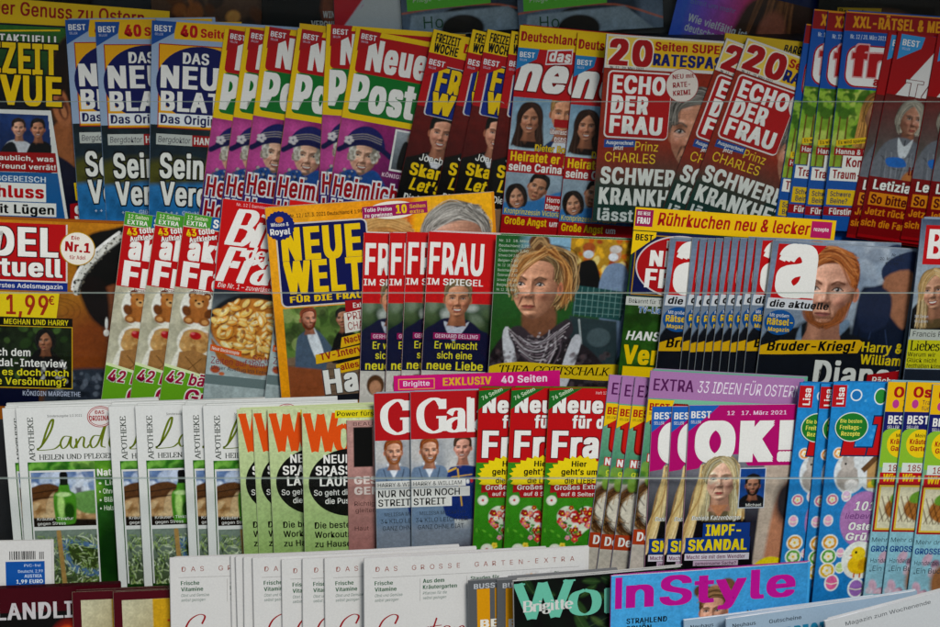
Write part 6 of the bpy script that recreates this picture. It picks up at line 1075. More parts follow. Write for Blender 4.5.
K['bunte'] = a_bunte
# ======================= tier 3 =======================
def a_land():
    c = Cover(3, 150, 205, '#e6e6e2', spine='#c4c6c0', T=.0028)
    g = Img(150, 156, '#2f6a26'); g.grad('#3a7a2a', '#16380f'); g.noise(8, .3)
    g.blobs(26, ['#7cb83c', '#2c5c1c', '#a4d058'], 4, 12, (60, 0, 150, 40), 4, .5, 5)
    g.ell(108, 96, 16, 14, '#6f8070', 3); g.ell(112, 94, 10, 8, '#aab8ac', 4); g.ell(104, 124, 20, 16, '#8a988c', 3); g.ell(108, 122, 14, 10, '#c0c8c0', 4); g.ell(80, 100, 16, 30, '#1c4412', 8)
    c.photo(8, 57, g)
    c.rect(8, 55, 66, 2, '#e6e6e2'); g = Img(65, 12, '#4c9030'); g.blobs(24, ['#7cb850', '#2f6c20', '#a8d070'], 3, 8, None, 4, .7, 2); c.photo(9, 57, g)
    c.part('inset_photo'); c.rect(9, 66, 65, 123, '#e2e2de')
    g = Img(62, 58, '#8a6a48'); g.grad('#8fa6c4', '#6c5236', 0, 0, 0, 30); g.blobs(50, ['#c8d4e6', '#6c86b0', '#8aa0c4', '#e0e6f0'], 3, 7, (0, 0, 73, 18), 3, .8, 2)
    g.poly([(-3, 18), (18, 12), (38, 24), (20, 32), (-3, 34)], '#6c4828', 1.5); g.poly([(-3, 34), (24, 28), (76, 34), (76, 60), (-3, 60)], '#c8a478', 2); g.blobs(40, ['#d8b888', '#a07848', '#e0c8a0'], 1, 4, (0, 32, 73, 50), 6, .6, 1, 3); g.poly([(36, 26), (76, 20), (76, 42), (50, 44)], '#7ca860', 2); g.poly([(-3, 48), (76, 52), (76, 60), (-3, 60)], '#2a2018', 2, False); g.noise(2, .12); g.line([(0, 22), (30, 18)], 1, '#3a2412'); g.line([(0, 28), (24, 26)], .8, '#3a2412')
    g.blobs(0, ['#fff'], 1, 2); g.poly([(26, 20), (28, 12), (36, 12), (38, 20), (43, 26), (42, 52), (36, 56), (28, 56), (22, 52), (21, 26)], '#5c9c30', 1.2); g.ell(28, 36, 3.5, 13, '#c4e890', 2); g.ell(36, 42, 5, 9, '#2c5c14', 2); g.poly([(28, 14), (36, 14), (36, 4), (28, 4)], '#1a2418', .8, False); g.ell(32, 3, 4, 4, '#15180f', 1); g.ell(31, 24, 7, 2.4, '#c8e4a4', 1.2)
    c.photo(10.5, 68, g); c.text('Kr\u00e4uter-Tinktur', 14, 116, 3.2, W_, w=36, b=0); c.text('gegen Stress', 14, 121, 3.2, W_, w=28, b=0)
    g = Img(62, 60, '#5c6c44'); g.grad('#8a988c', '#4c5c30'); rg = np.random.RandomState(4)
    g.poly([(30, 10), (76, 24), (76, 50), (40, 48), (28, 28)], '#6484a8', 1.5); g.poly([(34, 16), (76, 28), (76, 42), (42, 40)], '#46562c', 2)
    for k in range(420):
        x, y = rg.rand() * 70, 6 + rg.rand() * 52; a = 1.2 + rg.randn() * .9; g.line([(x, y), (x + 5 * math.cos(a), y + 5 * math.sin(a))], 1, ['#c0d0a4', '#7c9850', '#2c3c18', '#dfe8cc', '#a0b470', '#4c6428'][rg.randint(6)], .7, .85)
    g.line([(24, 2), (27, 60)], 4.5, '#b4945c', 1)
    c.photo(10.5, 130, g)
    c.part('masthead'); 
    for pts, wd in (([(26, 45), (31, 42), (36, 30), (41, 20), (44, 18), (42, 26), (36, 36), (30, 43), (27, 46), (36, 46), (44, 45), (50, 41)], 2.0), ([(60, 34), (54, 34), (50, 40), (52, 45), (57, 42), (61, 34), (60, 42), (63, 45), (66, 41)], 1.8), ([(66, 36), (66, 45)], 1.8), ([(66, 42), (71, 35), (74, 36), (73, 43), (76, 45), (79, 42)], 1.8), ([(90, 34), (84, 34), (80, 40), (82, 45), (87, 42), (92, 32), (98, 18), (99, 16), (93, 34), (91, 43), (95, 45)], 1.9), ([(99, 40), (106, 38), (108, 33), (102, 34), (99, 41), (102, 46), (110, 43)], 1.7), ([(112, 35), (112, 46), (114, 38), (120, 34)], 1.7)):
        c.stroke([(18 + (p[0] - 26) * .98, 13 + (p[1] - 18) * 1.12) for p in pts], wd * 1.15, '#7c8a1c', .8)
    c.text('Sonderausgabe 1/2 2021', 30, 8, 2.4, '#555', w=34, b=0); c.serif('HEILEN UND PFLEGEN', 20, 49.5, 5, '#4c524a', w=74, thick=.16, thin=.08)
    c.serif('APOTHEKE', 10.5, 55, 5.2, '#5c625a', w=45, thick=.16, thin=.08, rot=-90)
    c.part('badge'); c.ell(82, 11, 13, 11, '#b83a3c', rot=-4); c.ell(82, 11, 12.3, 10.3, '#e8e2de', rot=-4); c.ell(82, 11, 11.4, 9.4, '#b83a3c', rot=-4); c.ell(82, 11, 10.8, 8.8, '#e8e2de', rot=-4); c.text('DAS', 77, 4.5, 3.6, '#b01c24', w=9, b=.03); c.text('ORIGINAL', 71, 10, 5, '#b01c24', w=22, b=.03)
    c.part('headline'); c.text('Nat\u00fcrlich', 76, 66, 7, W_, w=38, b=.03); 
    for k, s in enumerate(('\u2022 Lindern', '\u2022 Ohne Chemie', '\u2022 Bl\u00e4hungen', '\u2022 Halsschmerz')): c.text(s, 77, 78 + k * 9, 5.2, '#e4ecd8', w=34, b=.01)
    return c
K['land'] = a_land

def a_wo():
    c = Cover(3, 150, 205, '#c8d8a0', spine='#dfe0c0', T=.0026)
    g = Img(150, 205, '#c4d69c'); g.grad('#d6e0b4', '#8ab050', 0, 0, 0, 205); g.ell(120, 120, 50, 90, '#b08060', 25, 0, .5); c.photo(0, 0, g)
    c.part('masthead'); c.serif('Wo', 3, 5, 38, '#e8641c', w=44, thick=.26, thin=.09, track=-.06); c.serif('men', 47, 6, 38, '#e8641c', w=76, thick=.24, thin=.07, track=.0)
    c.part('badge'); c.ell(46, 76, 41, 35, '#1b1d1a', 48); c.text('NEUE', 20, 47, 8.5, W_, w=27, b=.03); c.text('SPASS-', 12, 58.5, 9, W_, w=42, b=.03); c.text('L\u00c4UFE', 16, 70, 9, W_, w=36, b=.03); c.text('So geht dir nie', 10, 83, 5.8, W_, w=48, b=.01); c.text('die Puste', 21, 92, 5.8, W_, w=30, b=.01)
    c.part('headline'); c.text('Die besten', 10, 117, 6.5, '#15180f', w=40, b=.02); c.text('Workouts f\u00fcr', 10, 127, 6.5, '#15180f', w=50, b=.02); c.text('zu Hause', 10, 137, 6.5, '#15180f', w=36, b=.02); c.part('top_banner'); c.rect(32, 1.5, 118, 8, '#e6d828'); c.text('Power f\u00fcrs Immunsystem', 34, 3, 4.6, '#15180f', w=86, b=.01)
    return c
K['wo'] = a_wo
def a_pink():
    c = Cover(3, 120, 190, '#c49a92', spine='#a8827c')
    g = Img(120, 190, '#c49a94'); g.grad('#caa29a', '#a87470', 0, 0, 0, 160); g.noise(15, .08); g.poly([(6, 7), (25, 7), (25, 48), (6, 48)], '#161414', 1, False); c.photo(0, 0, g)
    c.part('masthead'); c.text('BEAUTY', 6, 2, 3.6, '#6c4c48', w=30, b=.0)
    c.part('headline'); c.text('GESUND', 6, 58, 7.5, '#efe0da', w=50, b=.045); c.text('GENUG', 6, 69, 7.5, '#efe0da', w=44, b=.045); c.text('Richtig', 6, 84, 4.5, '#5a3634', w=20, b=0); c.text('gleiten', 7, 91, 4.5, '#5a3634', w=20, b=0); c.text('Haut', 6, 110, 4.5, '#5a3634', w=14, b=0)
    return c
K['pink'] = a_pink
def a_gala():
    c = Cover(3, 148, 205, '#b9bfc4', spine='#9aa6ae')
    g = Img(148, 165, '#b4b8bc'); g.grad('#c4c6c8', '#9aa0a8', 0, 0, 0, 100); g.noise(18, .06); g.poly([(30, 0), (60, 0), (56, 110), (34, 110)], '#cfcfcc', 6, False)
    g.blobs(26, ['#e0e0dc', '#a8acb0', '#8c949c', '#d4d0c8'], 4, 12, (0, 0, 148, 70), 4, .5, 5)
    g.poly([(-4, 70), (0, 34), (8, 28), (26, 27), (36, 34), (42, 70), (40, 165), (-4, 165)], '#7f94ac', 1.2); g.poly([(11, 24), (18, 40), (25, 24)], '#e4eaf0', 1, False); g.line([(8, 30), (16, 60)], 1, '#4c5c70'); g.line([(28, 30), (22, 60)], 1, '#4c5c70'); portrait(g, 18, 12, 12.5, skin='#dca888', hair='#a8521f', hair2='#d08a50', beard='#b0703c', smile=1, lips='#b06a5a', turn=.3)
    g.poly([(34, 80), (36, 36), (44, 29), (60, 29), (70, 37), (74, 80)], '#1e3c80', 1.2); g.line([(46, 32), (50, 70)], 1.4, '#e0b850'); g.line([(40, 40), (60, 38)], 1, '#e0b850'); g.line([(37, 34), (44, 31)], 2, '#e0b850'); g.ell(60, 44, 1.6, 2.4, '#d83838', .8); g.ell(56, 45, 1.6, 2.4, '#e8e8e8', .8); portrait(g, 51, 10, 12, skin='#dca48c', hair='#5a4028', style='receding', smile=1, turn=-.3)
    g.poly([(-2, 90), (148, 90), (148, 165), (-2, 165)], '#8c94a0', 12, False); g.ell(56, 140, 26, 30, '#4c3c48', 14); c.photo(0, 48, g)
    c.part('masthead'); c.rect(0, 0, 148, 48, '#c2232b'); c.serif('Gala', 8, 8, 33, W_, w=76, thick=.22, thin=.07, track=.0)
    c.part('headline'); c.rect(0, 90, 54, 7.5, '#e8e6e2'); c.text('HARRY & WILLIAM', 2, 91.8, 4, '#222', w=48, b=.0); c.rect(0, 98, 58, 10, '#e8e6e2'); c.text('NUR NOCH', 2, 99.5, 7, '#161616', w=46, b=.015); c.rect(0, 107.5, 40, 10.5, '#e8e6e2'); c.text('STREIT', 2, 109, 7, '#161616', w=32, b=.015)
    c.text('MELISSA MCCARTHY', 8, 123, 3.6, '#3a424c', w=46, b=0); c.text('34 KILO LEICHTER', 4, 129.5, 4.6, '#3a424c', w=52, b=.0); c.text('GANZ OHNE DI\u00c4T', 6, 137, 4.6, '#3a424c', w=46, b=.0)
    return c
K['gala'] = a_gala
def a_exkl():
    c = Cover(3, 165, 215, '#d41c84', spine='#c01878')
    c.part('top_banner'); c.frame(4, 3, 36, 11, 1, '#e8a860'); c.text('Brigitte', 9, 5.5, 5, '#f4dce8', w=26, b=.02); c.text('EXKLUSIV', 48, 3.5, 7.5, '#e8b83c', w=48, b=.04); c.text('40 Seiten', 106, 3.5, 7, '#f4dce8', w=46, b=.03)
    return c
K['exkl'] = a_exkl

def flower(g, x, y, r, col, n=5, cc='#f0d040', edge=None):
    if edge: g.ell(x, y, r * 1.75, r * 1.75, edge, 1)
    for k in range(n): g.ell(x + r * .8 * math.cos(k * 6.283 / n + .4), y + r * .8 * math.sin(k * 6.283 / n + .4), r * .62, r * .62, col, .8)
    g.ell(x, y, r * .42, r * .42, cc, .7)
def a_nfdf():
    c = Cover(3, 140, 205, '#4c9c26', spine='#8c1c20')
    g = Img(140, 150, '#4a9a26'); g.grad('#4c9c28', '#3f8c22'); g.noise(20, .08)
    pts = [(34 + 17 * 1.16 * math.sin(t) ** 3, 62 - 1.35 * (13 * math.cos(t) - 5 * math.cos(2 * t) - 2 * math.cos(3 * t) - math.cos(4 * t))) for t in np.linspace(0, 6.2, 28)]
    g.poly(pts, '#dfe6d0', 1.2); rg = np.random.RandomState(6); P_ = np.array(pts)
    for k in range(70):
        t = rg.rand() * 6.283; q = rg.rand() ** .5 * .92; x = 34 + q * 17 * 1.16 * math.sin(t) ** 3; y = 62 - q * 1.35 * (13 * math.cos(t) - 5 * math.cos(2 * t) - 2 * math.cos(3 * t) - math.cos(4 * t))
        if k % 4 == 0: g.ell(x, y, 2.6, 1.2, ['#2c6c1c', '#5c9c3c'][k % 8 == 0], .7, rg.rand() * 180)
        else: flower(g, x, y, 1.7 + rg.rand() * 1.4, ['#c01c24', '#d84048', '#a81420', '#e88c94', '#f0e8e4', '#c8242c'][rg.randint(6)], 5, '#f0d040')
    for k in range(40): flower(g, rg.rand() * 90, 26 + rg.rand() * 110, 1.2 + rg.rand() * 1.6, ['#f4f0e8', '#e8a0b8', '#d84c50', '#f0d850', '#f4f0e8'][rg.randint(5)], 5, '#e8b830') if rg.rand() > .4 else g.ell(rg.rand() * 90, 26 + rg.rand() * 110, 2.4, 1.1, '#74b840', .7, rg.rand() * 180)
    for (x, y, r, cc) in ((70, 34, 4.5, '#e8a0b8'), (74, 60, 4, '#f0ece4'), (8, 40, 3, '#f0ece4'), (14, 92, 3.6, '#f0ece4'), (40, 98, 5.5, '#e8d8a0'), (90, 44, 5, '#d84c50'), (64, 82, 4, '#c85890')): flower(g, x, y, r, cc, 6, '#c8242c' if cc != '#d84c50' else '#f0d040', '#dfe8cc')
    c.photo(0, 75, g)
    c.part('masthead'); c.rect(0, 0, 140, 76, '#c91a22'); c.text('Heft 12  17. M\u00e4rz 2021  1,40', 46, 3, 2.8, '#f0d0d0', w=44, b=0); c.text('Neue', 4, 9, 15.5, W_, w=50, b=.05, out=(.02, '#801018')); c.text('f\u00fcr die', 24, 28, 12, W_, w=44, b=.045, out=(.02, '#801018')); c.text('Frau', 5, 44, 26, W_, w=66, b=.045, out=(.02, '#801018'))
    c.poly([(0, 3), (16, 1), (32, 0), (12, 12), (0, 22)], '#2c7c34'); c.text('76 Seiten', 2, 9, 4, '#d8e8c8', w=22, b=.02, rot=-28)
    c.part('badge'); c.burst(34, 90, 33, 22, 26, '#f2dc20', .88); c.text('Hier', 26, 74, 5.6, '#141414', w=15, b=.03); c.text('geht\u2019s um', 16, 82, 6, '#141414', w=36, b=.03); c.text('die LIEBE', 20, 91, 6, '#141414', w=30, b=.02); c.poly([(6, 99), (62, 96), (60, 104), (54, 111), (14, 112), (12, 106), (6, 107)], '#b81c26'); c.text('Gro\u00dfes Extra', 10, 99, 5, W_, w=46, b=.02, rot=-2); c.text('auf 8 Seiten', 17, 106, 4, W_, w=34, b=.01)
    c.part('headline'); c.text('76', 68, 140, 13, '#b02468', w=16, b=.0, out=(.03, '#e0e8d0'))
    return c
K['nfdf'] = a_nfdf

def a_bella():
    c = Cover(3, 155, 205, '#7ab89c', spine='#b48cb4')
    g = Img(155, 175, '#78b898'); g.grad('#8cc4a4', '#5c9c7c', 0, 0, 0, 60); g.noise(14, .08)
    g.poly([(-4, 78), (60, 72), (155, 78), (155, 175), (-4, 175)], '#c8c0b4', 3, False); g.ell(34, 108, 42, 36, '#6a4828', 3)
    g.ell(34, 108, 32, 27, '#e0d8c8', 2); rg = np.random.RandomState(2)
    for k in range(160):
        a = rg.rand() * 6.283; r = 30 + 10 * rg.rand(); x, y = 34 + r * math.cos(a), 108 + r * .85 * math.sin(a); b = a + 1.57 + rg.randn() * .4; g.line([(x - 6 * math.cos(b), y - 5 * math.sin(b)), (x + 6 * math.cos(b), y + 5 * math.sin(b))], .9, ['#8a643c', '#4c3018', '#b08c5c', '#2f1c10'][rg.randint(4)], .8, .8)
    for (x, y, cc) in ((24, 104, '#c88a5c'), (38, 96, '#e8c88c'), (44, 112, '#d8743c'), (30, 118, '#e8dcc8')): g.ell(x, y, 8, 10, cc, 1.2, 20); g.ell(x - 2, y - 3, 3, 4, '#f4ecdc', 2, 0, .6)
    g.blobs(12, ['#d8602c', '#e8a040', '#c83c30'], 2, 4, (30, 84, 58, 104), 5, .9, 1); g.blobs(14, ['#5c8c2c', '#8cb048'], 3, 7, (0, 66, 40, 84), 7, .8, 1.5)
    c.photo(0, 30, g)
    c.part('top_banner'); c.rect(0, 0, 155, 27, '#b98ab8'); c.text('EXTRA', 4, 7.5, 11.5, '#6a2c68', w=40, b=.02); c.text('33 IDEEN F\u00dcR OSTERN', 48, 7.5, 11.5, '#efe4ee', w=104, b=.0, sh=.1)
    c.part('masthead'); c.poly([(26, 27), (155, 27), (155, 31), (22, 33)], '#8cc8a8'); c.text('tina', 5, 36, 38, '#d0281c', w=92, b=.08, out=(.02, '#8c1810')); c.rect(5, 83, 30, 9, '#c8281c'); c.text('NEU', 6, 84, 7, W_, w=18, b=.04); c.text('gute', 8, 95, 6, '#d8e048', w=18, b=.02)
    c.part('headline'); c.rect(0, 162, 40, 16, '#b84c24'); c.text('Deko', 4, 165, 9, W_, w=26, b=.03); c.poly([(0, 28), (26, 28), (24, 36), (0, 52)], '#f0cc14'); c.text('BEST', 2, 32, 7, '#b81a1c', w=20, b=.04); c.text('SELLER', 2, 41, 2.6, '#222', w=9, b=0)
    return c
K['bella'] = a_bella

def a_ok():
    c = Cover(3, 120, 205, '#c0107c', spine='#c8c0c8')
    g = Img(120, 155, '#26262e'); g.grad('#8c8c94', '#30303a', 0, 0, 0, 70); g.noise(14, .1)
    g.poly([(80, -5), (125, -5), (125, 160), (70, 160)], '#c8b8a8', 2, False); g.poly([(84, 110), (96, 40), (125, 30), (125, 160), (80, 160)], '#c89070', 4); g.ell(108, 50, 16, 24, '#3a3438', 8); g.ell(92, 130, 22, 22, '#e8d41c', 1.2)
    g.poly([(-2, 160), (0, 76), (14, 60), (30, 56), (48, 60), (66, 76), (70, 160)], '#15151b', 1.5)
    portrait(g, 35, 25, 22.5, skin='#ecc0a4', hair='#dcc898', hair2='#fbf0d4', style='longwavy', smile=0, lips='#b8303c', turn=-.15)
    g.strands([(16, 10), (10, 40), (0, 70), (-6, 100)], [(20, 20), (16, 44), (12, 70), (4, 96)], 46, ['#f0dcac', '#b8945c', '#e4cc94'], 1.4, .8, 3, 2); g.strands([(50, 10), (56, 40), (60, 66)], [(54, 20), (58, 46), (54, 62)], 30, ['#f0dcac', '#b8945c', '#e4cc94'], 1.4, .8, 4, 1.5)
    g.poly([(26, 52), (35, 66), (44, 52)], '#c8906c', 1.5, False)
    c.photo(0, 50, g)
    c.part('masthead'); c.poly([(0, 0), (120, 0), (120, 62), (62, 62), (50, 46), (36, 42), (22, 48), (12, 64), (0, 66)], '#c0107c'); c.text('OK!', 7, 18, 38, W_, w=100, b=.07); c.text('12   17. M\u00e4rz 2021', 38, 6, 4, '#f4d8ea', w=60, b=.02)
    g = Img(50, 34, '#c0107c'); portrait(g, 27, 27, 22.5, skin='#ecc0a4', hair='#dcc898', hair2='#fbf0d4', style='longwavy', smile=0, lips='#b8303c', turn=-.15, neck=False); c.part('cover_photo'); c.photo(8, 48, g, [(8 + 27 + 19.5 * math.cos(a * .3927), 48 + 20 + 17 * math.sin(a * .3927)) for a in range(16)])
    c.part('inset_photo'); c.rect(54, 64, 27, 42, '#cfd4dc'); g = Img(25, 40, '#24589c'); g.poly([(-2, 42), (2, 30), (12, 26), (24, 30), (27, 42)], '#14161c', 1); portrait(g, 13, 17, 10.5, skin='#c08868', hair='#1c1410', beard='#1c1410', smile=0); c.photo(55, 65, g); c.rect(60, 100, 20, 5, '#22262c'); c.text('Michael', 62, 101, 3, W_, w=16, b=0)
    c.part('headline'); c.text('Daniela Katzenberger', 8, 113, 4.6, W_, w=50, b=.02, sh=.15, out=(.04, '#111')); c.rect(20, 121, 48, 15, '#1d4c94'); c.text('IMPF-', 23, 123, 11, '#f0dc20', w=36, b=.04); c.rect(3, 136, 66, 16, '#1d4c94'); c.text('SKANDAL', 6, 138.5, 11, '#f0dc20', w=60, b=.045); c.rect(3, 153, 66, 7, '#dcd8de'); c.text('Macht sie mit dem Wendler', 5, 154.5, 4, '#7c1c5c', w=60, b=.015); c.rect(12, 160.5, 46, 5.5, '#c8b4c4'); c.text('gemeinsame Sache?', 14, 161.8, 3.4, '#5c2c54', w=42, b=.015)
    c.text('Gl', 88, 174 + 2, 11, '#16161a', w=14, b=.04); pass
    c.part('corner_flag'); c.poly([(0, 0), (30, 0), (22, 8), (0, 26)], '#2a74c0'); c.text('BEST', 2, 6, 6.5, W_, w=20, b=.035); c.text('SELLER', 2, 15, 3, W_, w=10, b=0)
    return c
K['ok'] = a_ok

def chick(g, cx, cy, s):
    g.ell(cx, cy, 1.5 * s, 1.7 * s, '#f0f0e8', 1); g.ell(cx, cy + .4 * s, .95 * s, .85 * s, '#f0c81c', 1); g.ell(cx - .1 * s, cy - .6 * s, .62 * s, .6 * s, '#f4d42c', 1); g.ell(cx - .3 * s, cy - .7 * s, .1 * s, .12 * s, '#1a1a1a', .5); g.poly([(cx - .6 * s, cy - .5 * s), (cx - .95 * s, cy - .42 * s), (cx - .6 * s, cy - .32 * s)], '#e07c1c', .6, False); g.ell(cx + .35 * s, cy + .4 * s, .4 * s, .5 * s, '#d8a814', 1.4); g.line([(cx - .3 * s, cy + 1.2 * s), (cx - .3 * s, cy + 1.5 * s)], .14 * s, '#d8741c'); g.line([(cx + .2 * s, cy + 1.2 * s), (cx + .2 * s, cy + 1.5 * s)], .14 * s, '#d8741c')
def a_lisa():
    c = Cover(3, 105, 205, '#3498d4', spine='#2070a8')
    g = Img(105, 260, '#2488c8'); g.grad('#349cd8', '#2a88c4'); g.blobs(60, ['#5cb8e8', '#7cc8ec'], 1, 2.2, None, 3, .7, .8, 1); 
    g.ell(26, 92, 17, 22, '#e4e8e8', 1.2); g.ell(24, 98, 12, 13, '#b8b0a8', 2); g.ell(22, 84, 7, 8, '#c8c0b8', 1.5); g.ell(18, 74, 2.6, 9, '#b8b0a8', 1.2, -12); g.ell(26, 73, 2.6, 9, '#c8c0b8', 1.2, 10); g.ell(20, 83, 1, 1.2, '#1a1a1a', .6); g.ell(28, 105, 7, 6, '#e8e4e0', 2)
    g.ell(58, 90, 25, 24, '#e4e8e8', 1.2); g.poly([(42, 84), (58, 68), (76, 84), (74, 108), (44, 108)], '#c8a470', 1, False); g.poly([(36, 88), (58, 64), (80, 88), (76, 90), (58, 72), (40, 92)], '#7c5c3c', 1, False); g.ell(58, 90, 5, 6, '#3a2818', 1); g.blobs(10, ['#f0d02c', '#78a83c', '#e8e8e0'], 2, 4, (44, 100, 78, 112), 3, .9, 1); g.ell(66, 98, 6, 7, '#e8c818', 1)
    g.ell(45, 141, 25, 30, '#b888bc', 1.2); g.ell(45, 141, 24, 29, '#c08cc0', 1.2)
    for (x, y, r, cc) in ((12, 72, 5, '#e89a24'), (10, 120, 5, '#d86c9c'), (12, 165, 7, '#e8a828'), (12, 180, 7, '#6cb044'), (12, 195, 7, '#e8c020')): g.ell(x, y, r * 1.2, r * 1.2, '#eef0e8', 1); g.ell(x, y, r, r, cc, 1); flower(g, x, y, r * .5, '#f4ecd8')
    for (x, y, r, cc) in ((24, 116, 4, '#e8c8e0'), (8, 142, 4, '#f0b8d0'), (72, 120, 5, '#f0d8e8'), (90, 130, 6, '#f4c430'), (88, 150, 5, '#e878a8'), (24, 176, 3.4, '#f0b8d0'), (25, 192, 4, '#c8e098'), (70, 196, 6, '#b8489c'), (92, 70, 6, '#78b84c'), (90, 190, 7, '#e8a828'), (18, 208, 6, '#e878a8'), (44, 214, 7, '#a87cc0')): g.ell(x, y, r * 1.25, r * 1.5, '#f0f2ec', .9); g.ell(x, y, r, r * 1.25, cc, .9); g.line([(x - r, y), (x, y + 1.5), (x + r, y)], 1, '#fff4d8', .8)
    chick(g, 44, 184, 12); chick(g, 76, 18, 12); g.ell(76, 172, 9, 12, '#f0f0e8', 1); g.ell(76, 172, 7.5, 10.5, '#e8b020', 1)
    c.photo(0, 0, g)
    c.part('masthead'); c.text('LISA', 14, 36, 36, '#d01c24', w=112, b=.06, sh=.12, out=(.02, '#10406c')); c.part('corner_flag'); c.rect(0, 3, 14, 22, '#c8202a'); c.text('Lisa', 4.5, 22.5, 7, W_, w=17, b=.03, rot=-90)
    c.part('badge'); c.ell(22, 45, 17, 15, '#e0e8e0'); c.ell(22, 45, 16, 14, '#2f8c3c'); c.text('Die besten', 10, 37, 3.8, '#f0e870', w=22, b=.02); c.text('Freitags-', 10, 43, 4.4, '#f0e870', w=22, b=.03); c.text('Rezepte', 12, 49.5, 4.4, '#f0e870', w=19, b=.03)
    c.part('sticker'); c.ell(24, 13, 6, 6, '#e8eef0'); c.ell(24, 13, 4.6, 4.6, '#2a86c4'); c.ell(49, 14, 7, 8.5, '#e8eef0'); c.ell(49, 14, 5.8, 7.2, '#3f9c48'); pass
    c.part('headline'); c.text('101', 33, 122, 9, W_, w=21, b=.03, sh=.2, out=(.02, '#9c5c9c')); c.text('liebevolle', 25, 134, 6, '#7c3c84', w=40, b=.0, sh=.2); c.part('greeting_title'); c.text('Oster-', 29, 144, 7.5, W_, w=34, b=.04, sh=.15, out=(.02, '#9c5c9c')); c.text('Gr\u00fc\u00dfe', 27, 155, 7.5, W_, w=38, b=.04, sh=.15, out=(.02, '#9c5c9c'))
    return c
K['lisa'] = a_lisa

def a_oster():
    c = Cover(3, 125, 220, '#9fc4cc', spine='#7ca4b0')
    g = Img(125, 220, '#8cb840'); g.grad('#8cb83c', '#9cc8d4', 0, 60, 0, 150); g.noise(10, .1); g.blobs(70, ['#c88aa0', '#e0b0c0', '#a85c78', '#d8c8d0'], 2, 5, (0, 180, 125, 220), 3, .8, 2); g.ell(40, 205, 18, 22, '#a87850', 5); c.photo(0, 0, g)
    c.part('top_banner'); c.rect(0, 0, 125, 30, '#f0c414'); c.text('Ostern', 7, 5, 10, '#b81a22', w=48, b=.04); c.text('Traumhaft', 17, 18, 4.4, '#5c2c4c', w=26, b=0); c.text('f\u00fcr jeden', 17, 24, 4.4, '#5c2c4c', w=24, b=0); c.ell(10, 22, 3.4, 4.4, '#c84c9c')
    c.part('masthead'); c.rect(0, 30, 125, 36, '#242a78'); c.poly([(30, 66), (44, 30), (60, 66)], '#b8182c'); c.text('BEST', 4, 34, 8, W_, w=22, b=.04); c.text('SELLER', 4, 44, 3, W_, w=12, b=0); c.poly([(0, 52), (20, 48), (60, 62), (60, 84), (0, 86)], '#9cc840', True)
    c.part('badge'); c.ell(20, 62, 14.5, 14.5, '#f2d41c'); c.text('Mein', 14, 52, 3.6, '#222', w=10, b=.01); c.text('Kr\u00e4uter-', 9, 57.5, 5, '#b81a22', w=22, b=.03); c.text('Garten', 10, 64.5, 5, '#b81a22', w=20, b=.03)
    c.part('headline'); c.rect(4, 82, 121, 10, '#dfe4dc'); c.text('185 G\u00e4rten', 10, 84, 6.5, '#a83a24', w=40, b=.01); c.rect(2, 92, 123, 11, '#c8202a'); c.text('Wir woll\u2019n', 5, 93.5, 7.5, YEL, w=40, b=.035, sh=.1)
    c.part('inset_photo'); c.rect(1, 103, 60, 51, '#b01c24'); c.rect(3, 105, 56, 47, '#e8c850'); g = Img(52, 43, '#e4dcc0'); g.ell(28, 22, 22, 14, '#b87c3c', 1.5)
    for k in range(-3, 5): g.line([(14 + k * 6, 10), (24 + k * 6, 36)], 1.2, '#6a4018', 1, .8); g.line([(34 + k * 6, 10), (20 + k * 6, 36)], 1.2, '#6a4018', 1, .6)
    g.ell(20, 10, 10, 6, '#7ca83c', 1.5, -20); g.ell(34, 8, 6, 4, '#e8b83c', 1.2); c.photo(5, 107, g)
    c.part('small_print'); c.text('Mehr drin', 2, 160, 4.6, '#34505c', w=30, b=0); c.text('GROSSER', 2, 169, 6, '#2860a0', w=32, b=.03); c.text('Handarbeit', 3, 182, 4.6, '#34505c', w=28, b=0); c.text('\u201eEin Buch', 3, 190, 5.5, '#34505c', w=32, b=0)
    return c
K['oster'] = a_oster

# ======================= tier 4 =======================
def a_barcode():
    c = Cover(4, 105, 190, '#dcdad6', spine='#c8c6c0')
    c.part('barcode'); rg = np.random.RandomState(5); x = 64.0
    while x < 90: w = .5 + 1.1 * rg.rand(); c.rect(x, 11, w, 9, '#15151a'); x += w + .5 + rg.rand() * .9
    x = 93
    while x < 98: c.rect(x, 12, .8, 8, '#15151a'); x += 1.7
    c.part('price_tag'); c.rect(60, 22, 38, 26, '#1f64ac'); c.text('PVC-frei', 78, 25, 2.8, '#d8e4f0', w=16, b=0); c.text('Deutschl. 2,99', 72, 31, 3, '#d8e4f0', w=24, b=0); c.text('AUSTRIA', 78, 36, 3.4, '#d8e4f0', w=17, b=.02); c.text('1,99 EURO', 70, 41.5, 4, '#e8f0f8', w=26, b=.035)
    return c
K['barcode'] = a_barcode
def a_maroon():
    c = Cover(4, 175, 215, '#54101e', spine='#3c0c16', T=.0028)
    g = Img(175, 180, '#140c0c'); g.grad('#1c1010', '#0c0808'); g.ell(130, 40, 22, 28, '#b83418', 12); g.ell(124, 30, 9, 12, '#e86c24', 6); g.ell(80, 46, 30, 20, '#4c2c20', 12); g.noise(6, .25); c.photo(0, 26, g)
    c.part('masthead'); c.rect(0, 0, 175, 24, '#541020'); c.text('LANDLIEBE', 56, 16, 17, '#ccc8c8', w=112, b=.03)
    return c
K['maroon'] = a_maroon
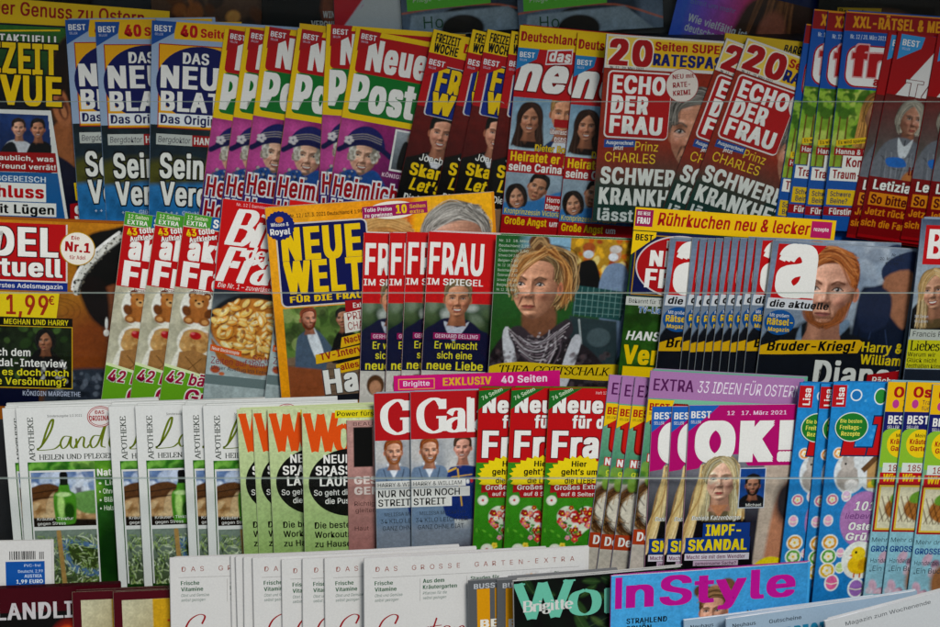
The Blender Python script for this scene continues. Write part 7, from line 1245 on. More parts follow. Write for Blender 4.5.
def a_cream():
    c = Cover(4, 130, 215, '#c9c2a6', spine='#4c101c', T=.0028)
    g = Img(112, 190, '#c6c2a4'); g.grad('#cdc9ac', '#b8a878', 0, 0, 60, 40); g.noise(18, .06); g.poly([(30, 0), (120, 0), (120, 80), (30, 80)], '#d0a828', 1, False); c.photo(8, 9, g)
    c.part('border_frame'); c.rect(0, 0, 130, 9, '#5e1424'); c.rect(0, 9, 8, 206, '#5e1424'); c.part('headline'); c.text('7', 52, 32, 14, '#c8502c', w=12, b=.03)
    return c
K['cream'] = a_cream
def a_garten():
    c = Cover(4, 224, 215, '#dedcd8', spine='#cfccc8', T=.0042)
    c.part('top_banner'); s = 'DAS GROSSE GARTEN-EXTRA'; x = 11
    for ch in s:
        if ch != ' ': c.text(ch, x, 9, 5, '#a8685c', b=.0)
        x += 9.0 if ch not in 'I-' else 8
    c.rect(8, 20, 210, .4, '#b0aca8')
    c.part('small_print')
    for x, l1, l2, l3 in ((10, 'Frische', 'Vitamine', 'Obst und Gem\u00fcse'), (58, 'Aus dem', 'Kr\u00e4utergarten', 'Pflanzen f\u00fcr die'), (106, 'Stauden f\u00fcr', 'trockene B\u00f6den', 'Sonnige Beete'), (192, 'Bienen-', 'Paradies', 'Summende G\u00e4ste')):
        c.text(l1, x, 24, 4.2, '#2c6c48', b=.03, sx=.82); c.text(l2, x, 30.5, 4.2, '#2c6c48', b=.03, sx=.82); c.text(l3, x, 37.5, 3, '#6c8478', b=0, sx=.8, sh=.15); c.text('selbst gezogen', x, 42.5, 3, '#6c8478', b=0, sx=.8, sh=.15)
    for x in (55, 102, 148, 188): c.rect(x, 23, .4, 24, '#b4b0ac')
    c.part('masthead'); rd = '#a8222c'
    for pts, wd in (([(30, 70), (33, 62), (27, 60), (18, 66), (13, 78), (15, 88), (22, 89), (28, 82), (30, 76), (25, 77), (31, 76), (29, 90)], 2), ([(48, 76), (41, 75), (36, 82), (38, 89), (44, 86), (49, 76), (47, 86), (50, 90), (54, 85)], 1.8), ([(56, 77), (55, 90), (58, 80), (64, 75)], 1.8), ([(72, 66), (68, 80), (68, 89), (73, 87)], 1.8), ([(65, 75), (77, 74)], 1.5), ([(77, 84), (84, 81), (85, 76), (80, 76), (77, 84), (80, 90), (88, 85)], 1.7), ([(90, 77), (90, 90), (93, 80), (98, 76), (100, 80), (99, 89), (103, 88)], 1.8), ([(115, 76), (108, 76), (104, 83), (106, 89), (112, 86), (116, 76), (114, 87), (118, 90)], 1.8)):
        c.stroke(pts, wd, rd, .8)
    c.part('flower_picture'); g = Img(36, 20, '#dedcd8'); 
    for k in range(16): a = k * .3927; g.ell(18 + 8 * math.cos(a), 14 + 7 * math.sin(a), 4.4, 2.2, '#e8a81c', 1, math.degrees(a))
    g.ell(18, 14, 5, 4.4, '#7c4c18', 1.2); c.photo(150, 22, g)
    return c
K['garten'] = a_garten
def a_be():
    c = Cover(4, 150, 200, '#6c6e70', spine='#8a8a8a', T=.0035)
    c.part('masthead'); c.text('BUSSTELLE', 5, 3.5, 5, '#c8cacc', w=46, b=.03); c.part('cover_photo'); c.rect(8, 9, 13, 120, '#dfa414'); c.rect(26, 9, 100, 120, '#c8941c'); c.part('headline'); c.text('BEST', 11, 42, 8, '#f0ece0', w=40, b=.045)
    return c
K['be'] = a_be
def a_women():
    c = Cover(4, 170, 200, '#18201a', spine='#c8c6c0', T=.004)
    g = Img(170, 120, '#141c16'); g.noise(12, .5)
    rg = np.random.RandomState(9)
    for k in range(46):
        x, y = rg.rand() * 170, rg.rand() * 120; a = rg.rand() * 180; cc = ['#2c4a2a', '#1c3020', '#3c5c30', '#526a3a', '#20342c'][rg.randint(5)]; r = 6 + 10 * rg.rand(); g.ell(x, y, r, r * .38, cc, 2, a, .75); g.line([(x - r * math.cos(R(a)), y - r * math.sin(R(a))), (x + r * math.cos(R(a)), y + r * math.sin(R(a)))], .6, '#6c8454', .8, .4)
    g.poly([(40, 120), (46, 84), (62, 66), (80, 70), (90, 90), (96, 120)], '#1c1410', 4); c.photo(0, 0, g)
    c.part('masthead'); c.serif('Wo', 1, 3, 38, '#7cc8b0', w=84, thick=.19, thin=.045, track=-.04); c.serif('man', 92, 3, 38, '#7cc8b0', w=90, thick=.26, thin=.05)
    c.part('headline'); c.serif('Brigitte', 9, 22, 11, '#dcdcd6', w=50, thick=.22, thin=.08, track=.02)
    return c
K['women'] = a_women
def a_style():
    c = Cover(4, 206, 190, '#54aede', spine='#b01894', T=.0035)
    g = Img(206, 120, '#52acdc'); g.grad('#5cb4e4', '#489ccc', 0, 0, 206, 60); 
    g.ell(108, 36, 15, 20, '#c08a68', 2); g.ell(94, 22, 9, 7, '#6c4c34', 2); g.ell(120, 18, 9, 8, '#7c5c40', 2); portrait(g, 106, 44, 20, skin='#cf9c7c', hair='#6a4a30', hair2='#a8845c', style='short', smile=0, turn=-.3)
    g.strands([(90, 26), (104, 18), (122, 22)], [(92, 34), (106, 28), (124, 30)], 40, ['#a8845c', '#4c3420'], 1, .6, 2, 1.5); g.poly([(70, 120), (78, 78), (106, 72), (136, 80), (146, 120)], '#c89070', 2); c.photo(0, 0, g)
    c.part('masthead'); M = '#c41c9c'
    c.rect(4, 2, 7, 33, M); c.text('nStyle', 15, 4, 30, M, w=178, b=.03)
    c.part('headline'); c.text('STRAHLEND', 16, 46, 5.5, '#1c2a34', w=42, b=.03); c.text('SCH\u00d6N', 16, 54, 5.5, '#1c2a34', w=26, b=.03); c.text('Neue Looks', 142, 46, 5, '#1c2a34', w=44, b=.02)
    return c
K['style'] = a_style
def a_pale():
    c = Cover(4, 200, 190, '#a9bccb', spine='#c4d0d8', T=.004)
    c.part('masthead'); c.text('BRIGITTE BE GREEN', 60, 18, 26, '#2c8cac', w=150, b=.03); c.part('small_print'); c.text('Neuhaus', 6, 6, 4, '#30404c', w=24, b=.01); c.text('Gutscheine', 44, 7, 4, '#30404c', w=34, b=.01)
    return c
K['pale'] = a_pale
def a_white():
    c = Cover(4, 200, 190, '#d0d2d2', spine='#dcdcda', T=.004); c.part('small_print'); c.text('Magazin zum Wochenende', 20, 6, 4, '#50585c', w=90, b=.0); return c
K['white'] = a_white
# ======================= placement =======================
SHELF = {0: 36, 1: 262, 2: 462, 3: 640, 4: 840}
YAWS = {0: 4, 1: 6, 2: 7, 3: 6.5, 4: 9.5}
NRS = {k: (NRM * math.cos(R(v)) + EX * math.sin(R(v))).normalized() for k, v in YAWS.items()}
SHZ = {k: hit(470, SHELF[k], PR[k], NRM).z for k in SHELF}
ORD = ['leftmost', 'second from left', 'third from left', 'fourth from left', 'fifth from left', 'sixth from left', 'seventh from left', 'eighth from left',
       'ninth from left', 'tenth from left', 'eleventh from left', 'twelfth from left', 'thirteenth from left', 'fourteenth from left']

# group key: (description, group phrase)
D = {
 'genuss': ('yellow supplement banner with red Easter baking words at the top left corner', None),
 'revue': ('dark magazine with huge yellow letters and a man in profile, far left', None),
 'backstrip': ('yellow edged magazine mostly hidden behind the pink covers with blue hat lady', None),
 'bargeld': ('yellow magazine hidden behind tilted brown red covers, only its black title words showing', None),
 'blatt': ('pale blue magazine with white letters on navy oval', 'pale blue navy oval magazines'),
 'post': ('yellow bordered magazine with woman in blue hat', 'yellow bordered magazines with blue hat lady'),
 'woche': ('dark red magazine with man in tuxedo', 'dark red tuxedo magazines'),
 'dasneue': ('red magazine with couple photos', 'red magazines with couple photos'),
 'echo': ('brown red magazine with big red number twenty', 'brown red number twenty magazines'),
 'aktu': ('blue magazine with dark red top strip and blonde', 'blue magazines with dark red strip'),
 'tag': ('red magazine with white diagonal and grey haired woman', 'red magazines with grey haired woman'),
 'brown': ('dark brown cover foot behind the pale blue magazines in the top tier', None),
 'winter': ('black cover foot with grey winter words in the top tier', None),
 'tulip': ('grey cover foot with dark red corner and green stems in the top tier', None),
 'garden': ('slate cover foot with green handwritten garden banner in top tier', 'green banner garden magazines in top tier'),
 'tv': ('blue cover foot with white television question and brown hair in top tier', None),
 'dark': ('near black cover foot with dull yellow words', 'near black magazines in top tier'),
 'adel': ('orange brown magazine with dark haired woman in a sparkling tiara', None),
 'aktiv': ('red and cream magazine with teddy bear biscuits', 'red and cream teddy bear magazines'),
 'bild': ('red magazine with slanted white serif title and golden tart', 'red magazines with golden tart'),
 'welt': ('orange magazine with yellow title on navy block and couple on a bench', None),
 'spiegel': ('red titled magazine with tall white letters and smiling man', 'red titled magazines with smiling man'),
 'thea': ('green magazine with large portrait of a woman in a patterned scarf', None),
 'ruhr': ('dark green magazine under wide yellow cake banner beside the scarf woman cover', None),
 'diakt': ('magazine with white letter a on red, red haired bearded man', 'fanned magazines with red haired man'),
 'bunte': ('grey magazine with red title block and blonde woman, right end of second tier', None),
 'land': ('white herb magazine with olive script title and green bottle', 'white herb magazines with green bottle'),
 'wo': ('pale green magazine with orange letters and black disc', 'pale green magazines with black disc'),
 'pink': ('dusty pink magazine with black rectangle, squeezed beside black disc covers', None),
 'exkl': ('bright magenta magazine with orange outlined box, behind the two grey portrait covers', None),
 'gala': ('grey magazine with red title band and bearded red haired man', 'grey magazines with red title band'),
 'nfdf': ('red and green magazine with yellow starburst and floral heart', 'red and green starburst magazines'),
 'bella': ('mint magazine with lilac top banner and egg nest', 'mint magazines with lilac banner'),
 'ok': ('magenta magazine with white letters and long haired blonde', 'magenta magazines with blonde woman'),
 'lisa': ('bright blue magazine with Easter stickers', 'bright blue Easter sticker magazines'),
 'oster': ('yellow topped magazine with waffle photo', 'yellow topped waffle magazines'),
 'barcode': ('white back cover with barcode and blue price block, bottom left', None),
 'maroon': ('thick maroon magazine with white title and black photo, bottom left', None),
 'cream': ('maroon bordered cream magazine', 'maroon bordered cream magazines'),
 'garten': ('thick white garden magazine with red script title', 'thick white garden magazines'),
 'be': ('grey magazine with orange yellow column', 'grey magazines with orange column'),
 'women': ('dark leafy magazine with huge mint letters, bottom centre', None),
 'style': ('sky blue magazine with wide magenta title in the bottom tier', None),
 'pale': ('pale blue magazine with teal letters, bottom right', None),
 'white': ('plain white magazine with small grey words', 'plain white magazines at the bottom right'),
}
# (kind, top-left x, y, lower-left x, y, copies hidden behind it)
ROWS = {
 0: [('dark', -60, None, -60, 0, 0), ('brown', 150, None, 152, 0, 0), ('winter', 262, None, 262, 0, 0), ('tulip', 333, None, 335, 0, 0), ('garden', 399, None, 403, 0, 0), ('garden', 516, None, 519, 0, 0), ('tv', 683, None, 668, 0, 0), ('dark', 822, None, 815, 0, 0)],
 1: [('genuss', -9, -3, -9, 200, 0), ('revue', -66, 21, -60, 213, 1), ('blatt', 65, 20, 79, 213, 1), ('blatt', 95, 22, 106, 213, 0), ('blatt', 152, 20, 149, 213, 3), 
     ('post', 225, 28, 200, 206, 0), ('post', 246, 27.5, 222, 206, 0), ('post', 265.5, 26, 242, 206, 0), ('backstrip', 300, 23, 285, 210, 0), ('post', 298, 28, 273, 206, 0), ('post', 327, 24, 318, 200, 0), ('post', 356.5, 28, 328, 203, 0),
     ('woche', 434, 29, 399, 190, 0), ('woche', 473, 29, 437, 190, 0), ('woche', 488, 29, 456, 190, 0), ('woche', 512, 31, 488, 190, 0),
     ('dasneue', 520.5, 25, 503, 205, 1), ('dasneue', 578, 33, 561, 210, 0), ('bargeld', 726, 33, 700, 210, 0), ('echo', 607, 34, 594, 207, 0), ('echo', 727, 38, 672, 187, 0), ('echo', 748, 38, 693, 190, 0),
     ('aktu', 807, 24, 778, 200, 0), ('aktu', 815, 9, 790, 200, 0), ('aktu', 829, 11, 806, 200, 0), ('aktu', 847, 11, 824, 205, 1),
     ('tag', 889, 32, 851, 215, 0), ('tag', 899, 31, 862, 215, 0), ('tag', 939, 34, 905, 218, 0), ('tag', 956, 36, 925, 218, 0)],
 2: [('adel', -76, 216, -72, 380, 3), ('aktiv', 125.5, 212, 103, 392, 0), ('aktiv', 157, 212, 132, 392, 0), ('aktiv', 185, 213, 160, 392, 0),
     ('bild', 223, 199, 204, 385, 0), ('bild', 290, 200, 266, 385, 0), ('welt', 265, 208, 280, 380, 2),
     ('spiegel', 364, 233, 360, 380, 1), ('spiegel', 390, 233, 386, 380, 1), ('spiegel', 407, 232, 402, 380, 0), ('spiegel', 429, 232, 421, 380, 2), ('thea', 497, 235, 488, 380, 3),
     ('ruhr', 636, 207, 618, 380, 0), ('diakt', 671, 238, 656, 370, 1)] +
    [('diakt', 693 + 8.1 * k, 238.5 - .1 * k, 679 + 8.0 * k, 372, 0) for k in range(9)] + [('diakt', 774, 240, 756, 376, 1), ('bunte', 923, 219, 905, 368, 2)],
 3: [('land', 2, 409, 14, 545, 4), ('land', 15.5, 408, 27, 575, 1), ('land', 108.5, 407, 118.5, 574, 3), ('land', 135, 406, 144, 572, 1), ('land', 182, 406, 190, 570, 3), ('land', 203, 406, 209, 555, 1),
     ('wo', 237, 410, 244, 545, 3), ('wo', 252.5, 410, 259, 545, 0), ('wo', 267.6, 410, 274, 545, 1), ('wo', 302, 410, 305, 545, 3), ('pink', 347, 421, 349, 545, 0), ('exkl', 394, 376.5, 397, 540, 0),
     ('gala', 374, 394, 377, 540, 2), ('gala', 410.5, 392.5, 412, 540, 1), ('nfdf', 479.5, 388, 473, 545, 2), ('nfdf', 512, 388, 504, 545, 1), ('nfdf', 550, 388, 541, 545, 1),
     ('bella', 610, 375, 588, 545, 0), ('bella', 623, 377, 600, 545, 0), ('bella', 636, 378, 614, 545, 0), ('bella', 651.5, 371, 632, 545, 2),
     ('ok', 653, 407, 644, 560, 0), ('ok', 673, 407, 664, 560, 0), ('ok', 690, 406, 681, 562, 0),
     ('lisa', 801, 383, 781, 560, 1), ('lisa', 822, 384, 804, 560, 0), ('lisa', 834.5, 382, 812, 603, 1), ('oster', 889, 382, 864, 590, 1), ('oster', 908.5, 382, 882, 600, 0), ('oster', 934, 385, 908, 600, 0)],
 4: [('barcode', -58, 543, -54, 640, 1), ('maroon', -64, 592, -60, 660, 5), ('cream', 72, 593, 75, 660, 4), ('cream', 113, 593, 116, 660, 3),
     ('garten', 170, 560, 172, 660, 3), ('garten', 231, 558, 233, 660, 0), ('garten', 236, 558, 238, 660, 0), ('garten', 244, 558, 246, 660, 0), ('garten', 253, 560, 255, 660, 0), ('garten', 282, 560, 283, 660, 0), ('garten', 303, 560, 304, 660, 0), ('garten', 325, 560, 326, 660, 0), ('garten', 364.5, 560, 365, 660, 2),
     ('be', 469, 582, 470, 660, 2), ('be', 498, 581, 499, 660, 0), ('women', 514, 582, 515, 660, 3), ('style', 612, 577, 610, 660, 2), ('pale', 685, 621, 686, 680, 1), ('pale', 727, 620, 729, 680, 3), ('white', 826, 622, 834, 680, 7)],
}

def solve():
    out = []
    for row, items in ROWS.items():
        q = -1e9; NR = NRS[row]; BASE_B = -.034 if row < 4 else -.02
        for it in items:
            kind, tx, ty, bx, by, hid = it
            if row == 0:
                P0 = hit(bx, SHELF[0], PR[0] + NRM * BASE_B, NRM)
            else:
                P0 = hit(tx, ty, PR[row] + NRM * BASE_B, NRM)
            T = THICK[kind] + .0007
            qb = P0.dot(NR); qh = []
            for k in range(hid + 1):
                q = max(qb, q + T) if k == 0 else q + T; qh.append(q)
            for k in range(hid + 1):
                Q = NR * (qh[k] / NR.dot(NR))
                j = hid - k            # 0 = front copy
                rg = random.Random(len(kind) * 131 + int(tx) * 7 + k)
                if row == 0:
                    B = hit(bx, SHELF[0], Q, NR); Tp = hit(tx, SHELF[0] - 60, Q, NR); up = (Tp - B).normalized(); TL = None
                else:
                    dx = 0 if j == 0 else 1.5 + rg.uniform(0, 2.5) + j * .6; dy = 0 if j == 0 else -rg.uniform(0, 1.4) - j * (1.3 if kind == 'land' else .35)
                    jy = rg.uniform(-.9, .9) if kind in ('diakt', 'garten') else rg.uniform(-.25, .25); jb = rg.uniform(-1.2, 1.2) if hid == 0 else 0
                    dy += jy; bx2 = bx + jb
                    TL = hit(tx + dx, ty + dy, Q, NR); B = hit(bx2 + dx, by + dy, Q, NR); up = (TL - B).normalized()
                out.append(dict(kind=kind, row=row, TL=TL, B=B, up=up, front=(j == 0), px=tx))
    return out
WID = {}; THICK = {}
class _Stop(Exception): pass
def probe():
    """reads width and thickness of each kind before its artwork is drawn"""
    orig = Cover.__init__
    def fake(c, row, w, h, base='#fff', spine=None, T=.0024): WID[cur[0]] = (row, w, h); THICK[cur[0]] = T; raise _Stop()
    Cover.__init__ = fake; cur = [None]
    for k, f in K.items():
        cur[0] = k
        try: f()
        except _Stop: pass
    Cover.__init__ = orig
probe()
P = solve()
# height of each kind so that it stands on its shelf
HK = {}
for p in P:
    if p['row'] == 0: continue
    zl = p['up']; xr = zl.cross(NRS[p['row']] * -1).normalized()
    if xr.x < 0: xr = -xr
    p['xr'] = xr
    w = WID[p['kind']][1] * UPX[p['row']]
    low = min(0, xr.z * w)
    h = (p['TL'].z + low - SHZ[p['row']]) / zl.z
    HK[p['kind']] = min(HK.get(p['kind'], 9), h)
_o = Cover.__init__
def _init(c, row, w, h, base='#ffffff', spine=None, T=.0024):
    if CUR[0] in HK: h = HK[CUR[0]] / UPX[row]
    _o(c, row, w, h, base, spine, T)
Cover.__init__ = _init; CUR = [None]

def empty(name, mat=None):
    o = bpy.data.objects.new(name, None); COL.objects.link(o); o.empty_display_size = .02
    if mat: o.matrix_world = mat
    return o
def link(name, me, parent):
    o = bpy.data.objects.new(name, me); COL.objects.link(o); o.parent = parent; return o

NAMES = {'genuss': 'magazine', 'barcode': 'magazine'}
counts = {}
for p in P:
    if p['front']: counts[p['kind']] = counts.get(p['kind'], 0) + 1
seen = {}; protos = {}
def copy_tree(o, parent=None, depth=0, bare=False):
    c = o.copy(); COL.objects.link(c); c.parent = parent
    for ch in o.children:
        if bare and depth == 1: continue
        copy_tree(ch, c, depth + 1, bare)
    return c
for p in P:
    k = p['kind']; row = p['row']
    CUR[0] = k
    if k not in protos:
        c = K[k](); m = c.build()
        root = empty('magazine')
        pb = link('page_block', m['page_block'], root); cv = link('cover', m['cover'], root)
        for n, me in m.items():
            if n not in ('cover', 'page_block'): link(n, me, cv)
        protos[k] = (root, c); o = root; fresh = True
        if not p['front']: o = copy_tree(root, None, 0, True); fresh = True; protos[k] = (root, c); p['obj'] = o
    else:
        o = None
    root, c = protos[k]
    if o is None or (not p['front']):
        if o is None: 
            if p['front'] and not root.get('used'): o = root
            else: o = copy_tree(root, None, 0, not p['front'])
    if p['front'] and o is root: root['used'] = 1
    up = p['up']; xr = p.get('xr')
    if xr is None:
        xr = up.cross(NRS[row] * -1).normalized(); xr = xr if xr.x > 0 else -xr
    yl = up.cross(xr).normalized()
    if yl.y < 0: yl = -yl
    if row == 0: base = p['B']
    else: base = p['TL'] - up * (c.h * c.u)
    M = Matrix((xr, yl, up)).transposed().to_4x4(); M.translation = base
    o.matrix_world = M
    desc, grp = D[k]
    if p['front']:
        i = seen.get(k, 0); seen[k] = i + 1; n = counts[k]
        if n == 1: lab = desc
        else:
            pos = ORD[i] if i < n - 1 else 'rightmost'
            if k == 'tag' and i == n-1: pos = 'rightmost'
            lab = desc + ', ' + (pos if n > 2 else ('left one' if i == 0 else 'right one')) + ' of ' + ['', '', 'two', 'three', 'four', 'five', 'six', 'seven', 'eight', 'nine', 'ten', 'eleven', 'twelve'][n]
        if grp: o['group'] = grp
        o['label'] = lab
    else:
        o['label'] = 'spare copy behind the ' + ' '.join(desc.split(',')[0].split()[:11]); o['group'] = 'spare copies of ' + (grp or 'single magazine: ' + ' '.join(desc.split()[:5]))
    o['category'] = 'magazine'
for o in list(S.objects):
    if 'used' in o: del o['used']

# ======================= the rack =======================
def simple(name, col, rough=.5, metal=0, scale=30, amp=.12):
    m, nt, b = new_mat(name); tc = nt.nodes.new('ShaderNodeTexCoord'); nz = nt.nodes.new('ShaderNodeTexNoise'); nz.inputs['Scale'].default_value = scale; nz.inputs['Detail'].default_value = 5
    cr = nt.nodes.new('ShaderNodeValToRGB'); c = hexc(col); cr.color_ramp.elements[0].position = .3; cr.color_ramp.elements[1].position = .75
    cr.color_ramp.elements[0].color = tuple(x * (1 - amp) for x in c) + (1,); cr.color_ramp.elements[1].color = tuple(min(1, x * (1 + amp)) for x in c) + (1,)
    L(nt, tc.outputs['Object'], nz.inputs['Vector']); L(nt, nz.outputs['Fac'], cr.inputs['Fac']); L(nt, cr.outputs['Color'], b.inputs['Base Color'])
    b.inputs['Roughness'].default_value = rough; b.inputs['Metallic'].default_value = metal; return m
STEEL = simple('grey_powder_coated_steel', '#2c2d30', .5)
EDGE = simple('polished_acrylic_edge', '#98a49c', .35, 0, 60, .1)
_nt = EDGE.node_tree; _b = _nt.nodes['Principled BSDF']; _t = _nt.nodes.new('ShaderNodeBsdfTransparent'); _m = _nt.nodes.new('ShaderNodeMixShader'); _m.inputs['Fac'].default_value = .62
L(_nt, _t.outputs[0], _m.inputs[1]); L(_nt, _b.outputs[0], _m.inputs[2]); L(_nt, _m.outputs[0], _nt.nodes['Material Output'].inputs['Surface'])
def pane_mat():
    m = bpy.data.materials.new('clear_acrylic'); m.use_nodes = True; nt = m.node_tree; nt.nodes.clear()
    out = nt.nodes.new('ShaderNodeOutputMaterial'); tr = nt.nodes.new('ShaderNodeBsdfTransparent'); tr.inputs['Color'].default_value = (.98, .99, .985, 1)
    gl = nt.nodes.new('ShaderNodeBsdfGlossy'); gl.inputs['Roughness'].default_value = .06; fr = nt.nodes.new('ShaderNodeFresnel'); fr.inputs['IOR'].default_value = 1.3
    tc = nt.nodes.new('ShaderNodeTexCoord'); nz = nt.nodes.new('ShaderNodeTexNoise'); nz.inputs['Scale'].default_value = 3; bp = nt.nodes.new('ShaderNodeBump'); bp.inputs['Distance'].default_value = .004; bp.inputs['Strength'].default_value = .2
    L(nt, tc.outputs['Object'], nz.inputs['Vector']); L(nt, nz.outputs['Fac'], bp.inputs['Height']); L(nt, bp.outputs['Normal'], gl.inputs['Normal'])
    mx = nt.nodes.new('ShaderNodeMixShader'); ge = nt.nodes.new('ShaderNodeNewGeometry'); iv = nt.nodes.new('ShaderNodeMath'); iv.operation = 'SUBTRACT'; iv.inputs[0].default_value = 1; mu = nt.nodes.new('ShaderNodeMath'); mu.operation = 'MULTIPLY'
    L(nt, ge.outputs['Backfacing'], iv.inputs[1]); L(nt, iv.outputs[0], mu.inputs[0]); L(nt, fr.outputs['Fac'], mu.inputs[1]); L(nt, mu.outputs[0], mx.inputs['Fac']); L(nt, tr.outputs[0], mx.inputs[1]); L(nt, gl.outputs[0], mx.inputs[2]); L(nt, mx.outputs[0], out.inputs['Surface'])
    return m
PANE = pane_mat()
rack = empty('magazine_rack', Matrix.Translation((0, 1.9, 0))); rack['label'] = 'stepped grey steel rack with clear acrylic panes holding every magazine'; rack['category'] = 'display rack'
def slab(name, corners, thick, mat, nrm, parent=rack, bev=0):
    """corners: four world points of one face; extruded along -nrm"""
    V = [Vector(c) for c in corners]; V += [v - nrm * thick for v in V]; inv = parent.matrix_world.inverted() if parent else Matrix()
    inv = Matrix.Translation(-parent.matrix_world.translation) if parent is rack else Matrix()
    me = bpy.data.meshes.new(name); me.from_pydata([tuple(inv @ v) for v in V], [], [(0, 1, 2, 3), (7, 6, 5, 4), (0, 4, 5, 1), (1, 5, 6, 2), (2, 6, 7, 3), (3, 7, 4, 0)])
    bm = bmesh.new(); bm.from_mesh(me); bmesh.ops.recalc_face_normals(bm, faces=bm.faces)
    if bev: bmesh.ops.bevel(bm, geom=bm.edges[:], offset=bev, segments=2, affect='EDGES')
    bm.to_mesh(me); bm.free(); me.materials.append(mat); o = bpy.data.objects.new(name, me); COL.objects.link(o); o.parent = parent; return o
X0, X1 = -1.15, 1.15
LINEY = {0: -70, 1: 101, 2: 292, 3: 477, 4: 665}
for k in range(5):
    C0 = PR[k]; zs = SHZ[k] - .0015
    def onplane(x, z, off):
        t = (z - C0.z) / UPV.z; p = C0 + UPV * t + NRM * off; return Vector((x, p.y, z + NRM.z * off))
    backoff = -.074 if k else -.06
    ztop = SHZ[k] + (.30 if k else .34)
    slab('back_panel', [onplane(X0, zs, backoff), onplane(X1, zs, backoff), onplane(X1, ztop, backoff), onplane(X0, ztop, backoff)], .002, STEEL, NRM)
    a = onplane(X0, zs, backoff + .001); b = onplane(X0, zs, .07)
    a.z = b.z = zs
    slab('shelf', [a, Vector((X1, a.y, a.z)), Vector((X1, b.y, b.z)), b], .003, STEEL, Vector((0, 0, 1)))
    # acrylic panes in front of the tier
    po = .036 if k else .03; c_ = hit(470, LINEY[k], C0 + NRM * po, NRM); yp = c_.y; up_px = c_.z
    seams = [X0, hit(512 if k == 2 else 506, LINEY[k], c_, Vector((0, -1, 0))).x, X1]; SH_FRONT = yp
    for s in range(2):
        xa, xb = seams[s] + .0006, seams[s + 1] - .0006; r = .009; th = .0045; V = []; F = []
        for (ins, yy) in ((.001, yp - th), (0, yp - th + .001), (0, yp)):
            pts = []
            for cx, cz, a0 in ((xb - r, up_px - r, 0), (xa + r, up_px - r, 90)):
                for i in range(7): a_ = R(a0 + i * 15); pts.append((cx + (r - ins) * math.cos(a_), cz + (r - ins) * math.sin(a_)))
            pts += [(xa + ins, zs - .0), (xb - ins, zs - .0)]
            V += [(x, yy - 1.9, z) for x, z in pts]
        n = len(pts); F.append(tuple(range(n))); F.append(tuple(range(3 * n - 1, 2 * n - 1, -1)))
        for q in (0, n):
            for i in range(n): F.append((q + i, q + n + i, q + n + (i + 1) % n, q + (i + 1) % n))
        me = bpy.data.meshes.new('acrylic_pane'); me.from_pydata(V, [], F); me.materials.append(PANE); me.materials.append(EDGE)
        for i, f in enumerate(me.polygons): f.material_index = 0 if i < 2 or abs(f.normal.z) < .5 else 1
        bm = bmesh.new(); bm.from_mesh(me); bmesh.ops.recalc_face_normals(bm, faces=bm.faces); bm.to_mesh(me); bm.free()
        o = bpy.data.objects.new('acrylic_pane', me); COL.objects.link(o); o.parent = rack
    # riser under the shelf lip, down to the next tier's back
    print('tier', k, 'plane y', round(C0.y, 3), 'z', round(C0.z, 3), 'shelf', round(SHZ[k], 3))
for x in (X0 - .02, X1):
    y0 = 1.15; y1 = 2.35
    slab('side_panel', [(x, y0, .02), (x, y1, .02), (x, y1, 1.9), (x, y0 + .5, 1.9)], .02, STEEL, Vector((-1, 0, 0)))
SHADE_Y = 1.34; SHADE_Z = 2.3  # unseen slab added above the rack to shade the upper tiers
slab('added_shade_slab', [(X0 - .1, SHADE_Y, SHADE_Z), (X1 + .1, SHADE_Y, SHADE_Z), (X1 + .1, 2.6, SHADE_Z + .1), (X0 - .1, 2.6, SHADE_Z + .1)], .03, STEEL, Vector((0, 0, 1)))
slab('rear_wall', [(X0, 2.37, .02), (X1, 2.37, .02), (X1, 2.37, 2.26), (X0, 2.37, 2.26)], .02, STEEL, Vector((0, -1, 0)))
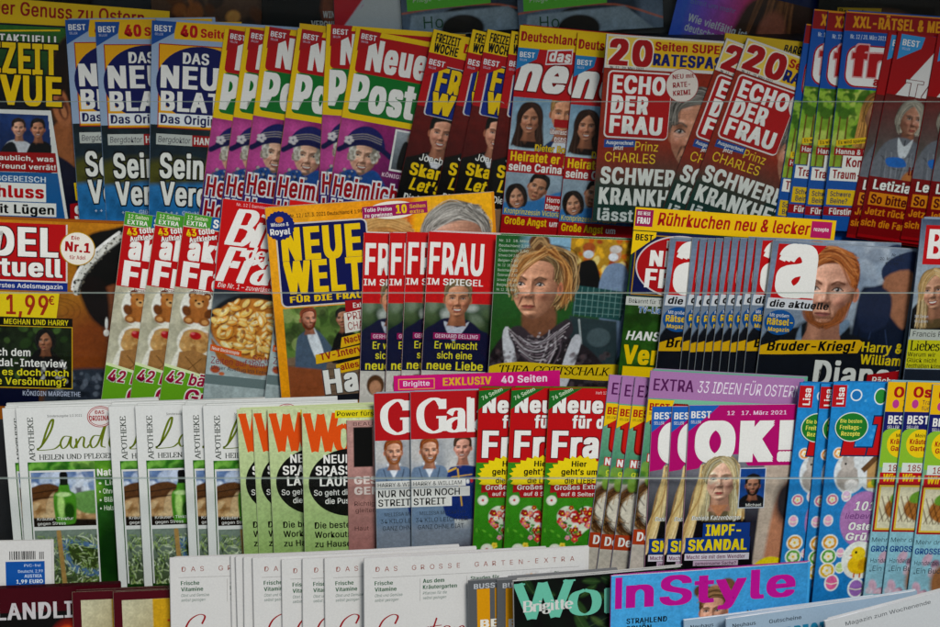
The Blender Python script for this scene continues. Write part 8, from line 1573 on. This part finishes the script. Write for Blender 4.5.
# ======================= pavement, air and light =======================
def paving():
    m, nt, b = new_mat('grey_paving'); tc = nt.nodes.new('ShaderNodeTexCoord'); br = nt.nodes.new('ShaderNodeTexBrick'); br.inputs['Scale'].default_value = 2.2
    br.inputs['Color1'].default_value = (.1, .098, .094, 1); br.inputs['Color2'].default_value = (.13, .127, .12, 1); br.inputs['Mortar'].default_value = (.08, .08, .075, 1); br.inputs['Mortar Size'].default_value = .012
    L(nt, tc.outputs['Object'], br.inputs['Vector']); L(nt, br.outputs['Color'], b.inputs['Base Color']); b.inputs['Roughness'].default_value = .85; return m
me = bpy.data.meshes.new('pavement'); me.from_pydata([(-40, -40, 0), (40, -40, 0), (40, 40, 0), (-40, 40, 0)], [], [(0, 1, 2, 3)]); me.materials.append(paving())
g = bpy.data.objects.new('pavement', me); COL.objects.link(g); g['kind'] = 'structure'

w = bpy.data.worlds.new('World'); S.world = w; w.use_nodes = True; nt = w.node_tree; bg = nt.nodes['Background']
sky = nt.nodes.new('ShaderNodeTexSky'); sky.sky_type = 'NISHITA'; sky.sun_disc = False; SE, SR = R(50), R(152)
sky.sun_elevation = SE; sky.sun_rotation = SR; sky.air_density = 1.6; sky.dust_density = 1.0
L(nt, sky.outputs['Color'], bg.inputs['Color']); bg.inputs['Strength'].default_value = .055
sd = bpy.data.lights.new('sun', 'SUN'); sd.energy = 1.9; sd.angle = R(18); sd.color = (1, .985, .96)
so = bpy.data.objects.new('sun', sd); COL.objects.link(so)
dirv = Vector((math.sin(SR) * math.cos(SE), math.cos(SR) * math.cos(SE), math.sin(SE)))
so.rotation_euler = dirv.to_track_quat('Z', 'Y').to_euler()

cd = bpy.data.cameras.new('camera'); cd.lens = 50; cd.sensor_width = 36; cd.clip_end = 200; cd.clip_start = .05
co = bpy.data.objects.new('camera', cd); COL.objects.link(co); co.location = CAM; co.rotation_euler = (R(90) - PITCH, 0, 0); S.camera = co
cd.dof.use_dof = True; cd.dof.focus_distance = 1.78; cd.dof.aperture_fstop = 8
S.view_settings.view_transform = 'Standard'; S.view_settings.look = 'None'; S.view_settings.exposure = EXPOSURE; S.view_settings.gamma = 1
S.render.engine = 'CYCLES'; S.cycles.max_bounces = 6; S.cycles.transparent_max_bounces = 12
